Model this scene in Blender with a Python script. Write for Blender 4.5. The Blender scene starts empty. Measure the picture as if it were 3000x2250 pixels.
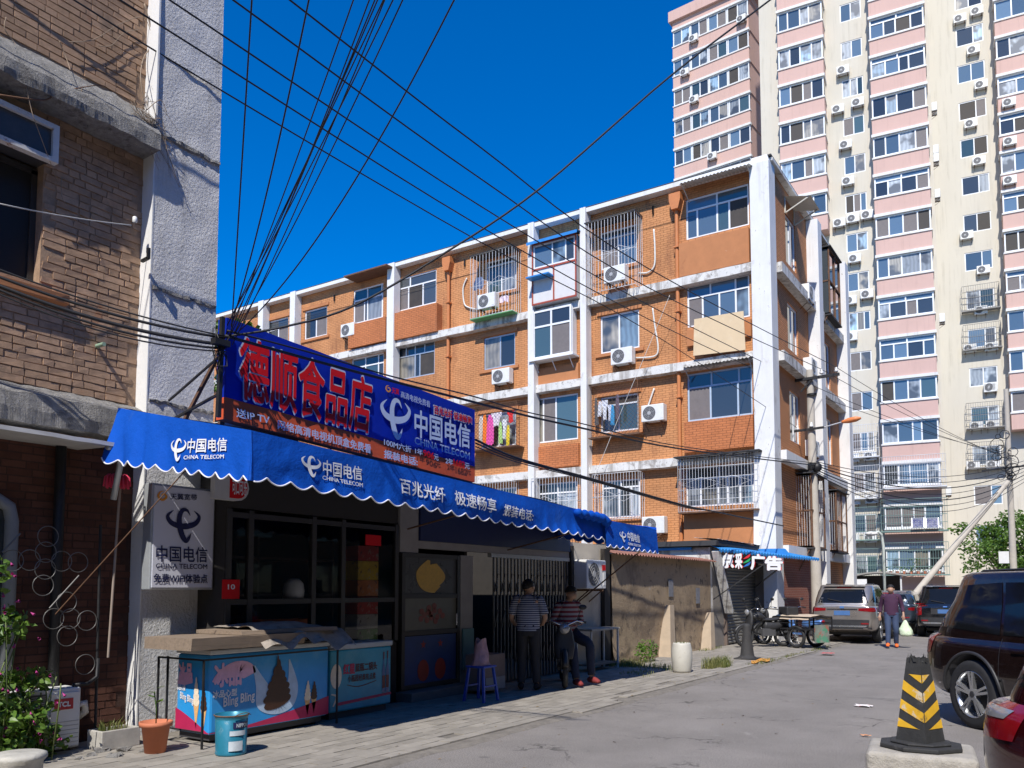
import bpy, bmesh, math, random
from math import radians, sin, cos, pi, tan, sqrt
from mathutils import Vector, Matrix, noise
from mathutils.bvhtree import BVHTree
random.seed(7)
S = bpy.context.scene
COL = S.collection

# ------------------------------------------------------------------ camera
F, CX, HOR, EYE = 2400.0, 1500.0, 1725.0, 1.6        # focal length and horizon in photo pixels (3000 x 2250)
PITCH, AZ = radians(4.0), radians(33.4)               # street runs along +X, buildings on the +Y side
CY = HOR - F * tan(PITCH)
cam_d = bpy.data.cameras.new('camera'); cam = bpy.data.objects.new('camera', cam_d); COL.objects.link(cam)
cam.location = (0, 0, EYE); cam.rotation_euler = (pi / 2 + PITCH, 0, AZ - pi / 2)
cam_d.sensor_width = 36; cam_d.lens = F / 3000 * 36; cam_d.shift_y = (CY - 1125) / 3000
cam_d.clip_start = 0.05; cam_d.clip_end = 2000
S.camera = cam

# ------------------------------------------------------------------ sky and sun
SUN_EL, SUN_AZ = radians(48.5), radians(180 + 18)       # azimuth measured from +X towards +Y
W = bpy.data.worlds.new('World'); S.world = W; W.use_nodes = True
wt = W.node_tree; bg = wt.nodes['Background']
sky = wt.nodes.new('ShaderNodeTexSky'); sky.sky_type = 'NISHITA'; sky.sun_disc = False
sky.sun_elevation = SUN_EL; sky.sun_rotation = pi / 2 - SUN_AZ
sky.altitude = 400; sky.air_density = 0.9; sky.dust_density = 0.15; sky.ozone_density = 4.5
hs = wt.nodes.new('ShaderNodeHueSaturation'); hs.inputs['Hue'].default_value = 0.509; hs.inputs['Saturation'].default_value = 1.42; hs.inputs['Value'].default_value = 3.1
wt.links.new(sky.outputs[0], hs.inputs['Color']); wt.links.new(hs.outputs[0], bg.inputs[0])
bg.inputs[1].default_value = 0.058
sl = bpy.data.lights.new('sun', 'SUN'); sl.energy = 5.0; sl.angle = radians(0.55); sl.color = (1.0, 0.955, 0.88)
sun = bpy.data.objects.new('sun', sl); COL.objects.link(sun)
sd = Vector((cos(SUN_EL) * cos(SUN_AZ), cos(SUN_EL) * sin(SUN_AZ), sin(SUN_EL)))
sun.rotation_euler = sd.to_track_quat('Z', 'Y').to_euler(); sun.location = (-10, -4, 20)
S.view_settings.view_transform = 'Standard'; S.view_settings.look = 'None'
S.view_settings.exposure = 0.15; S.view_settings.gamma = 1.0
S.render.engine = 'CYCLES'
S.cycles.max_bounces = 6; S.cycles.diffuse_bounces = 3; S.cycles.glossy_bounces = 3; S.cycles.transparent_max_bounces = 12

# ------------------------------------------------------------------ photo pixel -> point on a known plane
_fw = Vector((cos(AZ) * cos(PITCH), sin(AZ) * cos(PITCH), sin(PITCH))); _rt = Vector((sin(AZ), -cos(AZ), 0)); _up = _rt.cross(_fw)
_C = Vector((0, 0, EYE))
ZN = {'L1': (0, 0, .36157), 'L2': (0, 550, .42194), 'L3': (0, 1150, .3316), 'L4': (0, 1650, .36157), 'S5': (450, 1350, .5123),
      'S6': (1100, 1400, .42194), 'M1': (600, 880, .43389), 'O2': (1300, 550, .31646), 'O3': (1300, 1000, .3316),
      'O4': (1900, 400, .36166), 'O5': (1950, 950, .39174), 'O6': (600, 750, .33906), 'T1': (1900, 0, .49729),
      'T2': (2350, 550, .36171), 'T3': (2350, 1100, .3918), 'R4': (1900, 1550, .2712), 'R5': (2300, 1650, .36157), 'W': (600, 0, .54237)}
def zz(n, x, y): a = ZN[n]; return a[0] + x * a[2], a[1] + y * a[2]
def P(px, py, X=None, Y=None, Z=None, pl=None):
    r = _fw + _rt * ((px - CX) / F) + _up * ((CY - py) / F)
    if X is not None: t = (X - _C.x) / r.x
    elif Y is not None: t = (Y - _C.y) / r.y
    elif Z is not None: t = (Z - _C.z) / r.z
    else:
        o, n = pl; t = (o - _C).dot(n) / r.dot(n)
    return _C + r * t
def Q(zone, x, y, **k): return P(*zz(zone, x, y), **k)

# ------------------------------------------------------------------ mesh builder and object helpers
class MB:
    def __init__(s): s.v = []; s.f = []; s.m = []; s.sm = []; s.a = []; s.cur = 0; s.smooth = False; s.rnd = 0.0
    def add(s, vs, fs, smooth=None):
        b = len(s.v); s.v += [tuple(p) for p in vs]; s.a += [s.rnd] * len(vs)
        for f in fs: s.f.append([b + i for i in f]); s.m.append(s.cur); s.sm.append(s.smooth if smooth is None else smooth)
        return b
    def box(s, x0, x1, y0, y1, z0, z1):
        if x0 > x1: x0, x1 = x1, x0
        if y0 > y1: y0, y1 = y1, y0
        if z0 > z1: z0, z1 = z1, z0
        s.add([(x0, y0, z0), (x1, y0, z0), (x1, y1, z0), (x0, y1, z0), (x0, y0, z1), (x1, y0, z1), (x1, y1, z1), (x0, y1, z1)],
              [(0, 3, 2, 1), (4, 5, 6, 7), (0, 1, 5, 4), (1, 2, 6, 5), (2, 3, 7, 6), (3, 0, 4, 7)], False); return s
    def bar(s, a, b, w, h=None, up=(0, 0, 1)):
        a = Vector(a); b = Vector(b); d = (b - a).normalized(); u = Vector(up)
        if abs(d.dot(u)) > .98: u = Vector((1, 0, 0))
        sd_ = d.cross(u).normalized(); u = sd_.cross(d); h = h or w
        q = [sd_ * w / 2 + u * h / 2, -sd_ * w / 2 + u * h / 2, -sd_ * w / 2 - u * h / 2, sd_ * w / 2 - u * h / 2]
        s.add([a + k for k in q] + [b + k for k in q], [(3, 2, 1, 0), (4, 5, 6, 7), (0, 1, 5, 4), (1, 2, 6, 5), (2, 3, 7, 6), (3, 0, 4, 7)], False); return s
    def cyl(s, a, b, r0, r1=None, n=12, caps=True):
        r1 = r0 if r1 is None else r1; a = Vector(a); b = Vector(b); d = (b - a).normalized()
        u = d.orthogonal().normalized(); w = d.cross(u)
        vs = [a + (u * cos(2 * pi * i / n) + w * sin(2 * pi * i / n)) * r0 for i in range(n)] + [b + (u * cos(2 * pi * i / n) + w * sin(2 * pi * i / n)) * r1 for i in range(n)]
        s.add(vs, [(i, (i + 1) % n, n + (i + 1) % n, n + i) for i in range(n)], True)
        if caps: s.add(vs[:n], [tuple(range(n - 1, -1, -1))], False); s.add(vs[n:], [tuple(range(n))], False)
        return s
    def tube(s, pts, r, n=6, taper=None, closed=False):
        pts = [Vector(p) for p in pts]; m = len(pts); vs = []; u = None
        for i, p in enumerate(pts):
            if closed: d = pts[(i + 1) % m] - pts[i - 1]
            else: d = pts[min(i + 1, m - 1)] - pts[max(i - 1, 0)]
            d.normalize()
            u = d.orthogonal().normalized() if u is None else (u - d * u.dot(d)).normalized()
            w = d.cross(u); rr = r if taper is None else r + (taper - r) * i / (m - 1)
            vs += [p + (u * cos(2 * pi * k / n) + w * sin(2 * pi * k / n)) * rr for k in range(n)]
        fs = [(i * n + k, i * n + (k + 1) % n, ((i + 1) % m) * n + (k + 1) % n, ((i + 1) % m) * n + k) for i in range(m if closed else m - 1) for k in range(n)]
        if not closed: fs += [tuple(range(n - 1, -1, -1)), tuple((m - 1) * n + k for k in range(n))]
        s.add(vs, fs, True); return s
    def lathe(s, prof, n=20, c=(0, 0, 0), ax='Z', sx=1, sy=1):
        vs = []
        for r, h in prof:
            for k in range(n):
                a = 2 * pi * k / n; p = (r * cos(a) * sx, r * sin(a) * sy, h)
                if ax == 'Y': p = (p[0], p[2], -p[1])
                if ax == 'X': p = (p[2], p[0], p[1])
                vs.append((p[0] + c[0], p[1] + c[1], p[2] + c[2]))
        m = len(prof)
        fs = [(i * n + k, i * n + (k + 1) % n, (i + 1) * n + (k + 1) % n, (i + 1) * n + k) for i in range(m - 1) for k in range(n)]
        s.add(vs, fs, True); return s
    def prism(s, poly, a, b, ax='Z'):
        n = len(poly)
        def q(p, h): return {'Z': (p[0], p[1], h), 'X': (h, p[0], p[1]), 'Y': (p[0], h, p[1])}[ax]
        s.add([q(p, a) for p in poly] + [q(p, b) for p in poly], [tuple(range(n - 1, -1, -1)), tuple(range(n, 2 * n))] + [(i, (i + 1) % n, n + (i + 1) % n, n + i) for i in range(n)], False); return s
    def quad(s, a, b, c, d): s.add([a, b, c, d], [(0, 1, 2, 3)], False); return s
    def grid(s, fn, nu, nv, smooth=True):
        s.add([fn(i / nu, j / nv) for j in range(nv + 1) for i in range(nu + 1)], [(j * (nu + 1) + i, j * (nu + 1) + i + 1, (j + 1) * (nu + 1) + i + 1, (j + 1) * (nu + 1) + i) for j in range(nv) for i in range(nu)], smooth); return s
    def ball(s, c, r, n=10, m=6, sx=1, sy=1, sz=1):
        return s.lathe([(max(r * sin(pi * i / m), 1e-4), -r * cos(pi * i / m) * sz) for i in range(m + 1)], n, c, 'Z', sx, sy)
    def xf(s, M, i0=0):
        for i in range(i0, len(s.v)): s.v[i] = tuple(M @ Vector(s.v[i]))
        return s
    def mesh(s, name, mats, inv=None):
        me = bpy.data.meshes.new(name)
        vs = s.v if inv is None else [tuple(inv @ Vector(p)) for p in s.v]
        me.from_pydata(vs, [], s.f)
        for m in mats: me.materials.append(m)
        me.polygons.foreach_set('material_index', s.m); me.polygons.foreach_set('use_smooth', s.sm)
        if any(s.a):
            at = me.attributes.new('rnd', 'FLOAT', 'POINT'); at.data.foreach_set('value', s.a)
        me.update(); return me
WM = {}
def thing(name, label, cat, loc=(0, 0, 0), rz=0.0, group=None):
    o = bpy.data.objects.new(name, None); COL.objects.link(o); o.location = loc; o.rotation_euler = (0, 0, rz); o.empty_display_size = .2
    tag(o, label, cat, group); WM[o.name] = Matrix.Translation(loc) @ Matrix.Rotation(rz, 4, 'Z'); return o
def tag(o, label=None, cat=None, group=None, kind=None):
    if label: o['label'] = label
    if cat: o['category'] = cat
    if group: o['group'] = group
    if kind: o['kind'] = kind
    return o
def link(name, me, parent=None, M=None):
    o = bpy.data.objects.new(name, me); COL.objects.link(o)
    if parent: o.parent = parent; WM[o.name] = WM[parent.name] @ (M or Matrix())
    else: WM[o.name] = M or Matrix()
    if M: o.matrix_basis = M
    return o
def part(name, mb, mats, parent, world=False, label=None, kind=None, bevel=0):
    if not isinstance(mats, (list, tuple)): mats = [mats]
    o = link(name, mb.mesh(name, mats, WM[parent.name].inverted() if world else None), parent)
    if label: o['label'] = label
    if kind: o['kind'] = kind
    if bevel:
        b = o.modifiers.new('bevel', 'BEVEL'); b.width = bevel; b.segments = 2; b.limit_method = 'ANGLE'; b.angle_limit = radians(50)
    return o
def solo(name, mb, mats, label, cat, loc=None, group=None, kind=None, bevel=0):
    """a thing that is one mesh; vertices in world coordinates, origin moved to loc"""
    if not isinstance(mats, (list, tuple)): mats = [mats]
    T = Matrix.Translation(loc) if loc is not None else Matrix()
    o = link(name, mb.mesh(name, mats, T.inverted()), None, T); tag(o, label, cat, group, kind)
    if bevel:
        b = o.modifiers.new('bevel', 'BEVEL'); b.width = bevel; b.segments = 2; b.limit_method = 'ANGLE'; b.angle_limit = radians(50)
    return o
def struct(name, mb, mats, kind='structure'):
    if not isinstance(mats, (list, tuple)): mats = [mats]
    o = link(name, mb.mesh(name, mats)); o['kind'] = kind; return o
KIDS = {}
def copy_tree(o, parent=None, loc=None, rz=None, label=None, group=None, scale=None):
    c = o.copy(); COL.objects.link(c)
    if parent: c.parent = parent
    if loc is not None: c.location = loc
    if rz is not None: c.rotation_euler = (0, 0, rz)
    if scale is not None: c.scale = scale
    if label: c['label'] = label
    if group: c['group'] = group
    WM[c.name] = Matrix.Translation(c.location) @ Matrix.Rotation(c.rotation_euler.z, 4, 'Z')
    for ch in [k for k in o.children]:
        copy_tree(ch, c)
    return c
def apply_mods(o):
    dg = bpy.context.evaluated_depsgraph_get(); dg.update()
    me = bpy.data.meshes.new_from_object(o.evaluated_get(dg)); o.modifiers.clear(); o.data = me; return me

# ------------------------------------------------------------------ lettering
_tc = {}
def text_geo(txt):
    if txt not in _tc:
        cu = bpy.data.curves.new('t', 'FONT'); cu.body = txt; cu.size = 1; cu.resolution_u = 3; cu.fill_mode = 'FRONT'
        o = bpy.data.objects.new('t', cu); COL.objects.link(o)
        dg = bpy.context.evaluated_depsgraph_get(); dg.update()
        me = bpy.data.meshes.new_from_object(o.evaluated_get(dg))
        vs = [(v.co.x, v.co.y) for v in me.vertices]; fs = [tuple(p.vertices) for p in me.polygons]
        bpy.data.objects.remove(o); bpy.data.curves.remove(cu); bpy.data.meshes.remove(me)
        xs = [v[0] for v in vs] or [0, 1]; ys = [v[1] for v in vs] or [0, 1]
        x0, x1, y0, y1 = min(xs), max(xs), min(ys), max(ys)
        _tc[txt] = ([((x - x0) / (x1 - x0), (y - y0) / (y1 - y0)) for x, y in vs], fs, x1 - x0, y1 - y0)
    return _tc[txt]
def put_text(mb, txt, fn, bold=0.0):
    """fn(u,v)->point; the text fills the unit square; bold = stroke growth in ems (stacked shifted copies, each a hair prouder)"""
    vs, fs, we, he = text_geo(txt); o0 = fn(.5, .5); nr = (fn(.6, .5) - o0).cross(fn(.5, .6) - o0).normalized()
    if nr.dot(_C - o0) < 0: nr = -nr
    sh = [(0, 0)] if bold < .004 else [(0, 0)] + [(cos(k * pi / 4) * bold, sin(k * pi / 4) * bold) for k in range(8)]
    for k, (dx, dy) in enumerate(sh):
        mb.add([fn(x + dx / we, y + dy / he) + nr * (.00025 * k) for x, y in vs], fs, False)
def bil(a, b, c, d, n=Vector((0, 0, 0)), off=0.0):
    """a bottom-left, b bottom-right, c top-right, d top-left"""
    a, b, c, d = map(Vector, (a, b, c, d))
    return lambda u, v: (a * (1 - u) + b * u) * (1 - v) + (d * (1 - u) + c * u) * v + n * off
def stroke(mb, pts, fn, n=10):
    """pts: (x, y, width) on a 2D drawing, smoothed, fn maps to the surface"""
    def cr(i, t):
        p = [pts[max(0, min(len(pts) - 1, j))] for j in (i - 1, i, i + 1, i + 2)]
        return [0.5 * ((2 * p[1][k]) + (-p[0][k] + p[2][k]) * t + (2 * p[0][k] - 5 * p[1][k] + 4 * p[2][k] - p[3][k]) * t * t + (-p[0][k] + 3 * p[1][k] - 3 * p[2][k] + p[3][k]) * t ** 3) for k in range(3)]
    L = [cr(i, j / n) for i in range(len(pts) - 1) for j in range(n)] + [list(pts[-1])]
    vs = []
    for i, (x, y, w) in enumerate(L):
        a = L[max(0, i - 1)]; b = L[min(len(L) - 1, i + 1)]; dx, dy = b[0] - a[0], b[1] - a[1]; l = sqrt(dx * dx + dy * dy) or 1
        vs += [fn(x - dy / l * w / 2, y + dx / l * w / 2), fn(x + dy / l * w / 2, y - dx / l * w / 2)]
    mb.add(vs, [(2 * i, 2 * i + 1, 2 * i + 3, 2 * i + 2) for i in range(len(L) - 1)], False)
def horn_logo(mb, fn, cx, cy, sx, sy):
    o0 = fn(.5, .5); nr = (fn(.6, .5) - o0).cross(fn(.5, .6) - o0).normalized(); nr = nr if nr.dot(_C - o0) > 0 else -nr
    g = lambda x, y: fn(cx + x * sx, cy + y * sy)
    stroke(mb, [(-.62, .92, .02), (-.98, .55, .2), (-.72, .12, .3), (0, -.06, .36), (.72, .12, .3), (1.0, .55, .2), (.66, .92, .02)], g)
    stroke(mb, [(.42, .60, .02), (.22, .92, .16), (-.08, .92, .26), (-.26, .55, .3), (-.26, 0, .34), (-.12, -.55, .34), (.12, -.93, .28), (.34, -.74, .16), (.46, -.45, .02)], lambda x, y: g(x, y) + nr * .0025)
def disc(mb, fn, cx, cy, rx, ry, n=20, a0=0, a1=2 * pi):
    mb.add([fn(cx, cy)] + [fn(cx + rx * cos(a0 + (a1 - a0) * i / n), cy + ry * sin(a0 + (a1 - a0) * i / n)) for i in range(n + 1)], [(0, i + 1, i + 2) for i in range(n)], False)
# ------------------------------------------------------------------ materials (all procedural)
def _nt(name):
    m = bpy.data.materials.new(name); m.use_nodes = True; nt = m.node_tree; b = nt.nodes['Principled BSDF']; return m, nt, b
def _math(nt, op, a, b=None, c=None):
    n = nt.nodes.new('ShaderNodeMath'); n.operation = op
    for i, x in enumerate((a, b, c)):
        if x is None: continue
        if isinstance(x, (int, float)): n.inputs[i].default_value = x
        else: nt.links.new(x, n.inputs[i])
    return n.outputs[0]
def _noise(nt, co, scale, detail=5, rough=.6, dist=0.0):
    n = nt.nodes.new('ShaderNodeTexNoise'); n.inputs['Scale'].default_value = scale; n.inputs['Detail'].default_value = detail
    n.inputs['Roughness'].default_value = rough; n.inputs['Distortion'].default_value = dist; nt.links.new(co, n.inputs['Vector']); return n.outputs['Fac']
def _mr(nt, x, a, b, c=0.0, d=1.0, smooth=True):
    n = nt.nodes.new('ShaderNodeMapRange'); n.interpolation_type = 'SMOOTHSTEP' if smooth else 'LINEAR'; nt.links.new(x, n.inputs[0])
    for i, v in enumerate((a, b, c, d)): n.inputs[1 + i].default_value = v
    return n.outputs[0]
def _mix(nt, fac, a, b, mode='MIX'):
    n = nt.nodes.new('ShaderNodeMix'); n.data_type = 'RGBA'; n.blend_type = mode
    for sock, x in ((n.inputs[0], fac), (n.inputs[6], a), (n.inputs[7], b)):
        if isinstance(x, (int, float)): sock.default_value = x
        elif isinstance(x, tuple): sock.default_value = (*x, 1)
        else: nt.links.new(x, sock)
    return n.outputs[2]
def _scale(nt, col, val):
    n = nt.nodes.new('ShaderNodeHueSaturation'); nt.links.new(val, n.inputs['Value'])
    if isinstance(col, tuple): n.inputs['Color'].default_value = (*col, 1)
    else: nt.links.new(col, n.inputs['Color'])
    return n.outputs[0]
def _co(nt, geo=False, sc=None):
    if geo: o = nt.nodes.new('ShaderNodeNewGeometry').outputs['Position']
    else: o = nt.nodes.new('ShaderNodeTexCoord').outputs['Object']
    if sc:
        mp = nt.nodes.new('ShaderNodeMapping'); mp.inputs['Scale'].default_value = sc; nt.links.new(o, mp.inputs[0]); o = mp.outputs[0]
    return o
def _bump(nt, b, h, strength, dist=.01):
    n = nt.nodes.new('ShaderNodeBump'); n.inputs['Strength'].default_value = strength; n.inputs['Distance'].default_value = dist
    nt.links.new(h, n.inputs['Height']); nt.links.new(n.outputs[0], b.inputs['Normal'])
def M(name, col, rough=.6, metal=0.0, var=.12, vs=6.0, stain=None, bump=0.0, bs=60.0, bd=.01, rand=0.0, spec=.5, coat=0.0, sc=None, geo=False, emit=None, alpha=None, rvar=.1, streak=None):
    """weathered paint / stone / fabric: noise in value, optional stains [(colour, scale, lo, hi, strength)], optional relief"""
    m, nt, b = _nt(name); co = _co(nt, geo, sc)
    nv = _noise(nt, co, vs, 6, .65); val = _mr(nt, nv, .25, .75, 1 - var, 1 + var, False)
    if rand:
        oi = nt.nodes.new('ShaderNodeObjectInfo'); at = nt.nodes.new('ShaderNodeAttribute'); at.attribute_name = 'rnd'
        r = _math(nt, 'FRACT', _math(nt, 'ADD', oi.outputs['Random'], at.outputs['Fac']))
        val = _math(nt, 'MULTIPLY', val, _mr(nt, r, 0, 1, 1 - rand, 1 + rand, False))
    c = _scale(nt, col, val)
    for (sc_, ss, lo, hi, st) in (stain or []):
        f = _mr(nt, _noise(nt, co, ss, 8, .7, .4), lo, hi, 0, st); c = _mix(nt, f, c, sc_)
    if streak:
        f = _mr(nt, _noise(nt, _co(nt, True, (5, 5, .28)), 1.0, 6, .65), streak[1], streak[2], 0, streak[3]); f = _math(nt, 'MULTIPLY', f, _mr(nt, _noise(nt, _co(nt, True), .7, 3), .35, .6)); c = _mix(nt, f, c, streak[0])
    nt.links.new(c, b.inputs['Base Color'])
    nt.links.new(_mr(nt, nv, .2, .8, max(0, rough - rvar), min(1, rough + rvar), False), b.inputs['Roughness'])
    b.inputs['Metallic'].default_value = metal; b.inputs['Specular IOR Level'].default_value = spec; b.inputs['Coat Weight'].default_value = coat
    b.inputs['Coat Roughness'].default_value = .04
    if bump: _bump(nt, b, _noise(nt, co, bs, 6, .7), bump, bd)
    if emit: b.inputs['Emission Color'].default_value = (*emit[0], 1); b.inputs['Emission Strength'].default_value = emit[1]
    return m
def brick_mat(name, col, mort, bw=.25, bh=.077, axis='YZ', dirt=None, relief=.5, var=.12, mfac=.35):
    m, nt, b = _nt(name); co = _co(nt, True)
    sep = nt.nodes.new('ShaderNodeSeparateXYZ'); nt.links.new(co, sep.inputs[0]); cmb = nt.nodes.new('ShaderNodeCombineXYZ')
    nt.links.new(sep.outputs[axis[0]], cmb.inputs[0]); nt.links.new(sep.outputs[axis[1]], cmb.inputs[1])
    bt = nt.nodes.new('ShaderNodeTexBrick'); nt.links.new(cmb.outputs[0], bt.inputs['Vector']); bt.inputs['Scale'].default_value = 1
    bt.inputs['Brick Width'].default_value = bw; bt.inputs['Row Height'].default_value = bh; bt.inputs['Mortar Size'].default_value = .008; bt.inputs['Mortar Smooth'].default_value = .3
    bt.inputs['Color1'].default_value = (*[c * 1.08 for c in col], 1); bt.inputs['Color2'].default_value = (*[c * .9 for c in col], 1); bt.inputs['Mortar'].default_value = (*mort, 1)
    n1 = _noise(nt, co, .55, 6, .6); n2 = _noise(nt, co, 9, 6, .7)
    c = _mix(nt, mfac, bt.outputs['Color'], bt.outputs['Color']); plain = _mix(nt, mfac, bt.outputs['Color'], tuple(col))
    c = _scale(nt, plain, _math(nt, 'MULTIPLY', _mr(nt, n1, .3, .7, 1 - var, 1 + var, False), _mr(nt, n2, .25, .75, .9, 1.1, False)))
    if dirt: c = _mix(nt, _mr(nt, _noise(nt, _co(nt, True, (1, 1, .35)), 1.7, 8, .7, .3), dirt[1], dirt[2], 0, dirt[3]), c, dirt[0])
    nt.links.new(c, b.inputs['Base Color']); b.inputs['Roughness'].default_value = .82; b.inputs['Specular IOR Level'].default_value = .25
    h = _math(nt, 'ADD', _math(nt, 'MULTIPLY', bt.outputs['Fac'], -1.0), _math(nt, 'MULTIPLY', n2, .35)); _bump(nt, b, h, relief, .012)
    return m
def glass_mat(name, col, rough=.03, spec=.9, curtain=None):
    """window glass seen from outside: dark room or curtain folds behind, mirror coat in front"""
    m, nt, b = _nt(name); oi = nt.nodes.new('ShaderNodeObjectInfo')
    co = _co(nt, True); wob = _noise(nt, co, 1.3, 2, .5)
    if curtain:
        s_ = nt.nodes.new('ShaderNodeSeparateXYZ'); nt.links.new(co, s_.inputs[0]); t = _math(nt, 'ADD', s_.outputs['Y'], s_.outputs['X'])
        f = _math(nt, 'SINE', _math(nt, 'ADD', _math(nt, 'MULTIPLY', t, curtain[1]), _math(nt, 'MULTIPLY', wob, 9)))
        c = _mix(nt, _mr(nt, f, -1, 1, 0, 1), tuple(x * .72 for x in curtain[0]), curtain[0]); c = _mix(nt, _mr(nt, _noise(nt, co, .9, 2), .45, .6), c, (.03, .04, .05))
    else: c = col
    c = _scale(nt, c, _mr(nt, oi.outputs['Random'], 0, 1, .55, 1.4, False))
    nt.links.new(c, b.inputs['Base Color']); b.inputs['Roughness'].default_value = rough if not curtain else .5
    b.inputs['Specular IOR Level'].default_value = spec; b.inputs['Coat Weight'].default_value = 1.0; b.inputs['Coat Roughness'].default_value = .02; b.inputs['Coat IOR'].default_value = 1.55
    return m
def clear_glass(name, tint=(.95, .96, .96)):
    m = bpy.data.materials.new(name); m.use_nodes = True; nt = m.node_tree; nt.nodes.clear(); out = nt.nodes.new('ShaderNodeOutputMaterial')
    tr = nt.nodes.new('ShaderNodeBsdfTransparent'); tr.inputs[0].default_value = (*tint, 1); gl = nt.nodes.new('ShaderNodeBsdfGlossy'); gl.inputs['Roughness'].default_value = .02
    fr = nt.nodes.new('ShaderNodeFresnel'); fr.inputs[0].default_value = 1.5; mx = nt.nodes.new('ShaderNodeMixShader')
    nt.links.new(fr.outputs[0], mx.inputs[0]); nt.links.new(tr.outputs[0], mx.inputs[1]); nt.links.new(gl.outputs[0], mx.inputs[2]); nt.links.new(mx.outputs[0], out.inputs[0]); return m
def leaf_mat(name, col, col2):
    m, nt, b = _nt(name); oi = _noise(nt, _co(nt, True), 2.2, 3); n2 = _noise(nt, _co(nt, True), 24, 2)
    c = _mix(nt, _mr(nt, _math(nt, 'ADD', _math(nt, 'MULTIPLY', oi, .6), _math(nt, 'MULTIPLY', n2, .4)), .35, .65), col, col2); nt.links.new(c, b.inputs['Base Color']); b.inputs['Roughness'].default_value = .45
    tl = nt.nodes.new('ShaderNodeBsdfTranslucent'); nt.links.new(_mix(nt, .5, c, (.25, .4, .03)), tl.inputs[0]); mx = nt.nodes.new('ShaderNodeMixShader'); mx.inputs[0].default_value = .3
    nt.links.new(b.outputs[0], mx.inputs[1]); nt.links.new(tl.outputs[0], mx.inputs[2]); nt.links.new(mx.outputs[0], nt.nodes['Material Output'].inputs[0]); return m

# ground
def asphalt():
    m, nt, b = _nt('asphalt'); co = _co(nt, True); v = nt.nodes.new('ShaderNodeTexVoronoi'); v.inputs['Scale'].default_value = 85; nt.links.new(co, v.inputs['Vector'])
    n = _noise(nt, co, .9, 6, .65); f = _noise(nt, co, 75, 4, .85)
    c = _scale(nt, (.222, .203, .186), _math(nt, 'MULTIPLY', _mr(nt, n, .3, .7, .84, 1.14, False), _mr(nt, f, .3, .7, .42, 1.58, False)))
    c = _mix(nt, _mr(nt, v.outputs['Distance'], .0, .35, .38, 0), c, (.55, .53, .5))
    c = _mix(nt, _mr(nt, _noise(nt, co, .8, 8, .75, .5), .60, .72, 0, .55), c, (.42, .40, .37))
    c = _mix(nt, _mr(nt, _noise(nt, co, .45, 7, .75, 1.0), .60, .68, 0, .5), c, (.11, .105, .10)); c = _mix(nt, _mr(nt, _noise(nt, co, 3.2, 5, .7, .5), .63, .70, 0, .55), c, (.09, .086, .082))
    vd = nt.nodes.new('ShaderNodeTexVoronoi'); vd.feature = 'DISTANCE_TO_EDGE'; vd.inputs['Scale'].default_value = .42; wv = nt.nodes.new('ShaderNodeVectorMath'); wv.operation = 'ADD'
    nz = nt.nodes.new('ShaderNodeTexNoise'); nz.inputs['Scale'].default_value = 2.6; nz.inputs['Detail'].default_value = 5; nt.links.new(co, nz.inputs['Vector']); sc_ = nt.nodes.new('ShaderNodeVectorMath'); sc_.operation = 'SCALE'; sc_.inputs['Scale'].default_value = .9
    nt.links.new(nz.outputs['Color'], sc_.inputs[0]); nt.links.new(co, wv.inputs[0]); nt.links.new(sc_.outputs[0], wv.inputs[1]); nt.links.new(wv.outputs[0], vd.inputs['Vector'])
    crack = _math(nt, 'MULTIPLY', _mr(nt, vd.outputs['Distance'], .0, .010, 1, 0), _mr(nt, _noise(nt, co, .5, 3), .47, .6)); c = _mix(nt, _math(nt, 'MULTIPLY', crack, .8), c, (.05, .047, .043))
    nt.links.new(c, b.inputs['Base Color']); b.inputs['Roughness'].default_value = .9; b.inputs['Specular IOR Level'].default_value = .2
    _bump(nt, b, _math(nt, 'ADD', f, _math(nt, 'MULTIPLY', v.outputs['Distance'], .8)), .55, .006); return m
ASPHALT = asphalt()
BEDDING = M('paving_joint', (.19, .17, .145), .95, var=.3, vs=9, bump=.5, bs=120, geo=True)
PAVER = M('concrete_paver', (.285, .26, .225), .9, var=.16, vs=7, rand=.13, bump=.35, bs=130, bd=.004, geo=True, spec=.2,
          stain=[((.20, .185, .16), 1.6, .56, .7, .6), ((.46, .44, .40), 5, .62, .72, .4)])
DIRT = M('dry_soil', (.26, .21, .15), .95, var=.3, vs=5, bump=.6, bs=50, geo=True)
# walls
BRICK_L = M('tan_painted_brick', (.40, .26, .17), .85, var=.26, vs=11, rand=.16, bump=.45, bs=75, bd=.006, geo=True, spec=.25, stain=[((.36, .17, .09), 1.4, .6, .68, .7), ((.17, .125, .09), 2.4, .52, .70, .7)])
MORTAR = M('dark_mortar', (.36, .245, .165), .95, var=.25, vs=14, bump=.6, bs=60, geo=True, spec=.2)
ROUGHC = M('rough_concrete', (.36, .345, .325), .95, var=.35, vs=14, bump=1.0, bs=55, bd=.05, geo=True, spec=.2, stain=[((.12, .11, .105), 5, .54, .66, .7), ((.55, .54, .53), 14, .6, .68, .5)])
GREYP = M('grey_plaster', (.68, .67, .665), .9, var=.12, vs=3, bump=1.0, bs=34, bd=.03, geo=True, spec=.2, sc=(1, 1, .8), stain=[((.30, .295, .29), 2.6, .6, .72, .5), ((.78, .78, .77), 7, .58, .7, .4)], streak=((.42, .40, .37), .52, .66, .6))
WHITEP = M('white_paint', (.74, .735, .72), .8, var=.07, vs=3, bump=.35, bs=30, geo=True, spec=.25, sc=(1, 1, .6), stain=[((.40, .36, .31), 1.6, .56, .72, .6), ((.30, .26, .22), 6, .62, .69, .7)], streak=((.42, .38, .33), .52, .70, .4))
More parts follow.
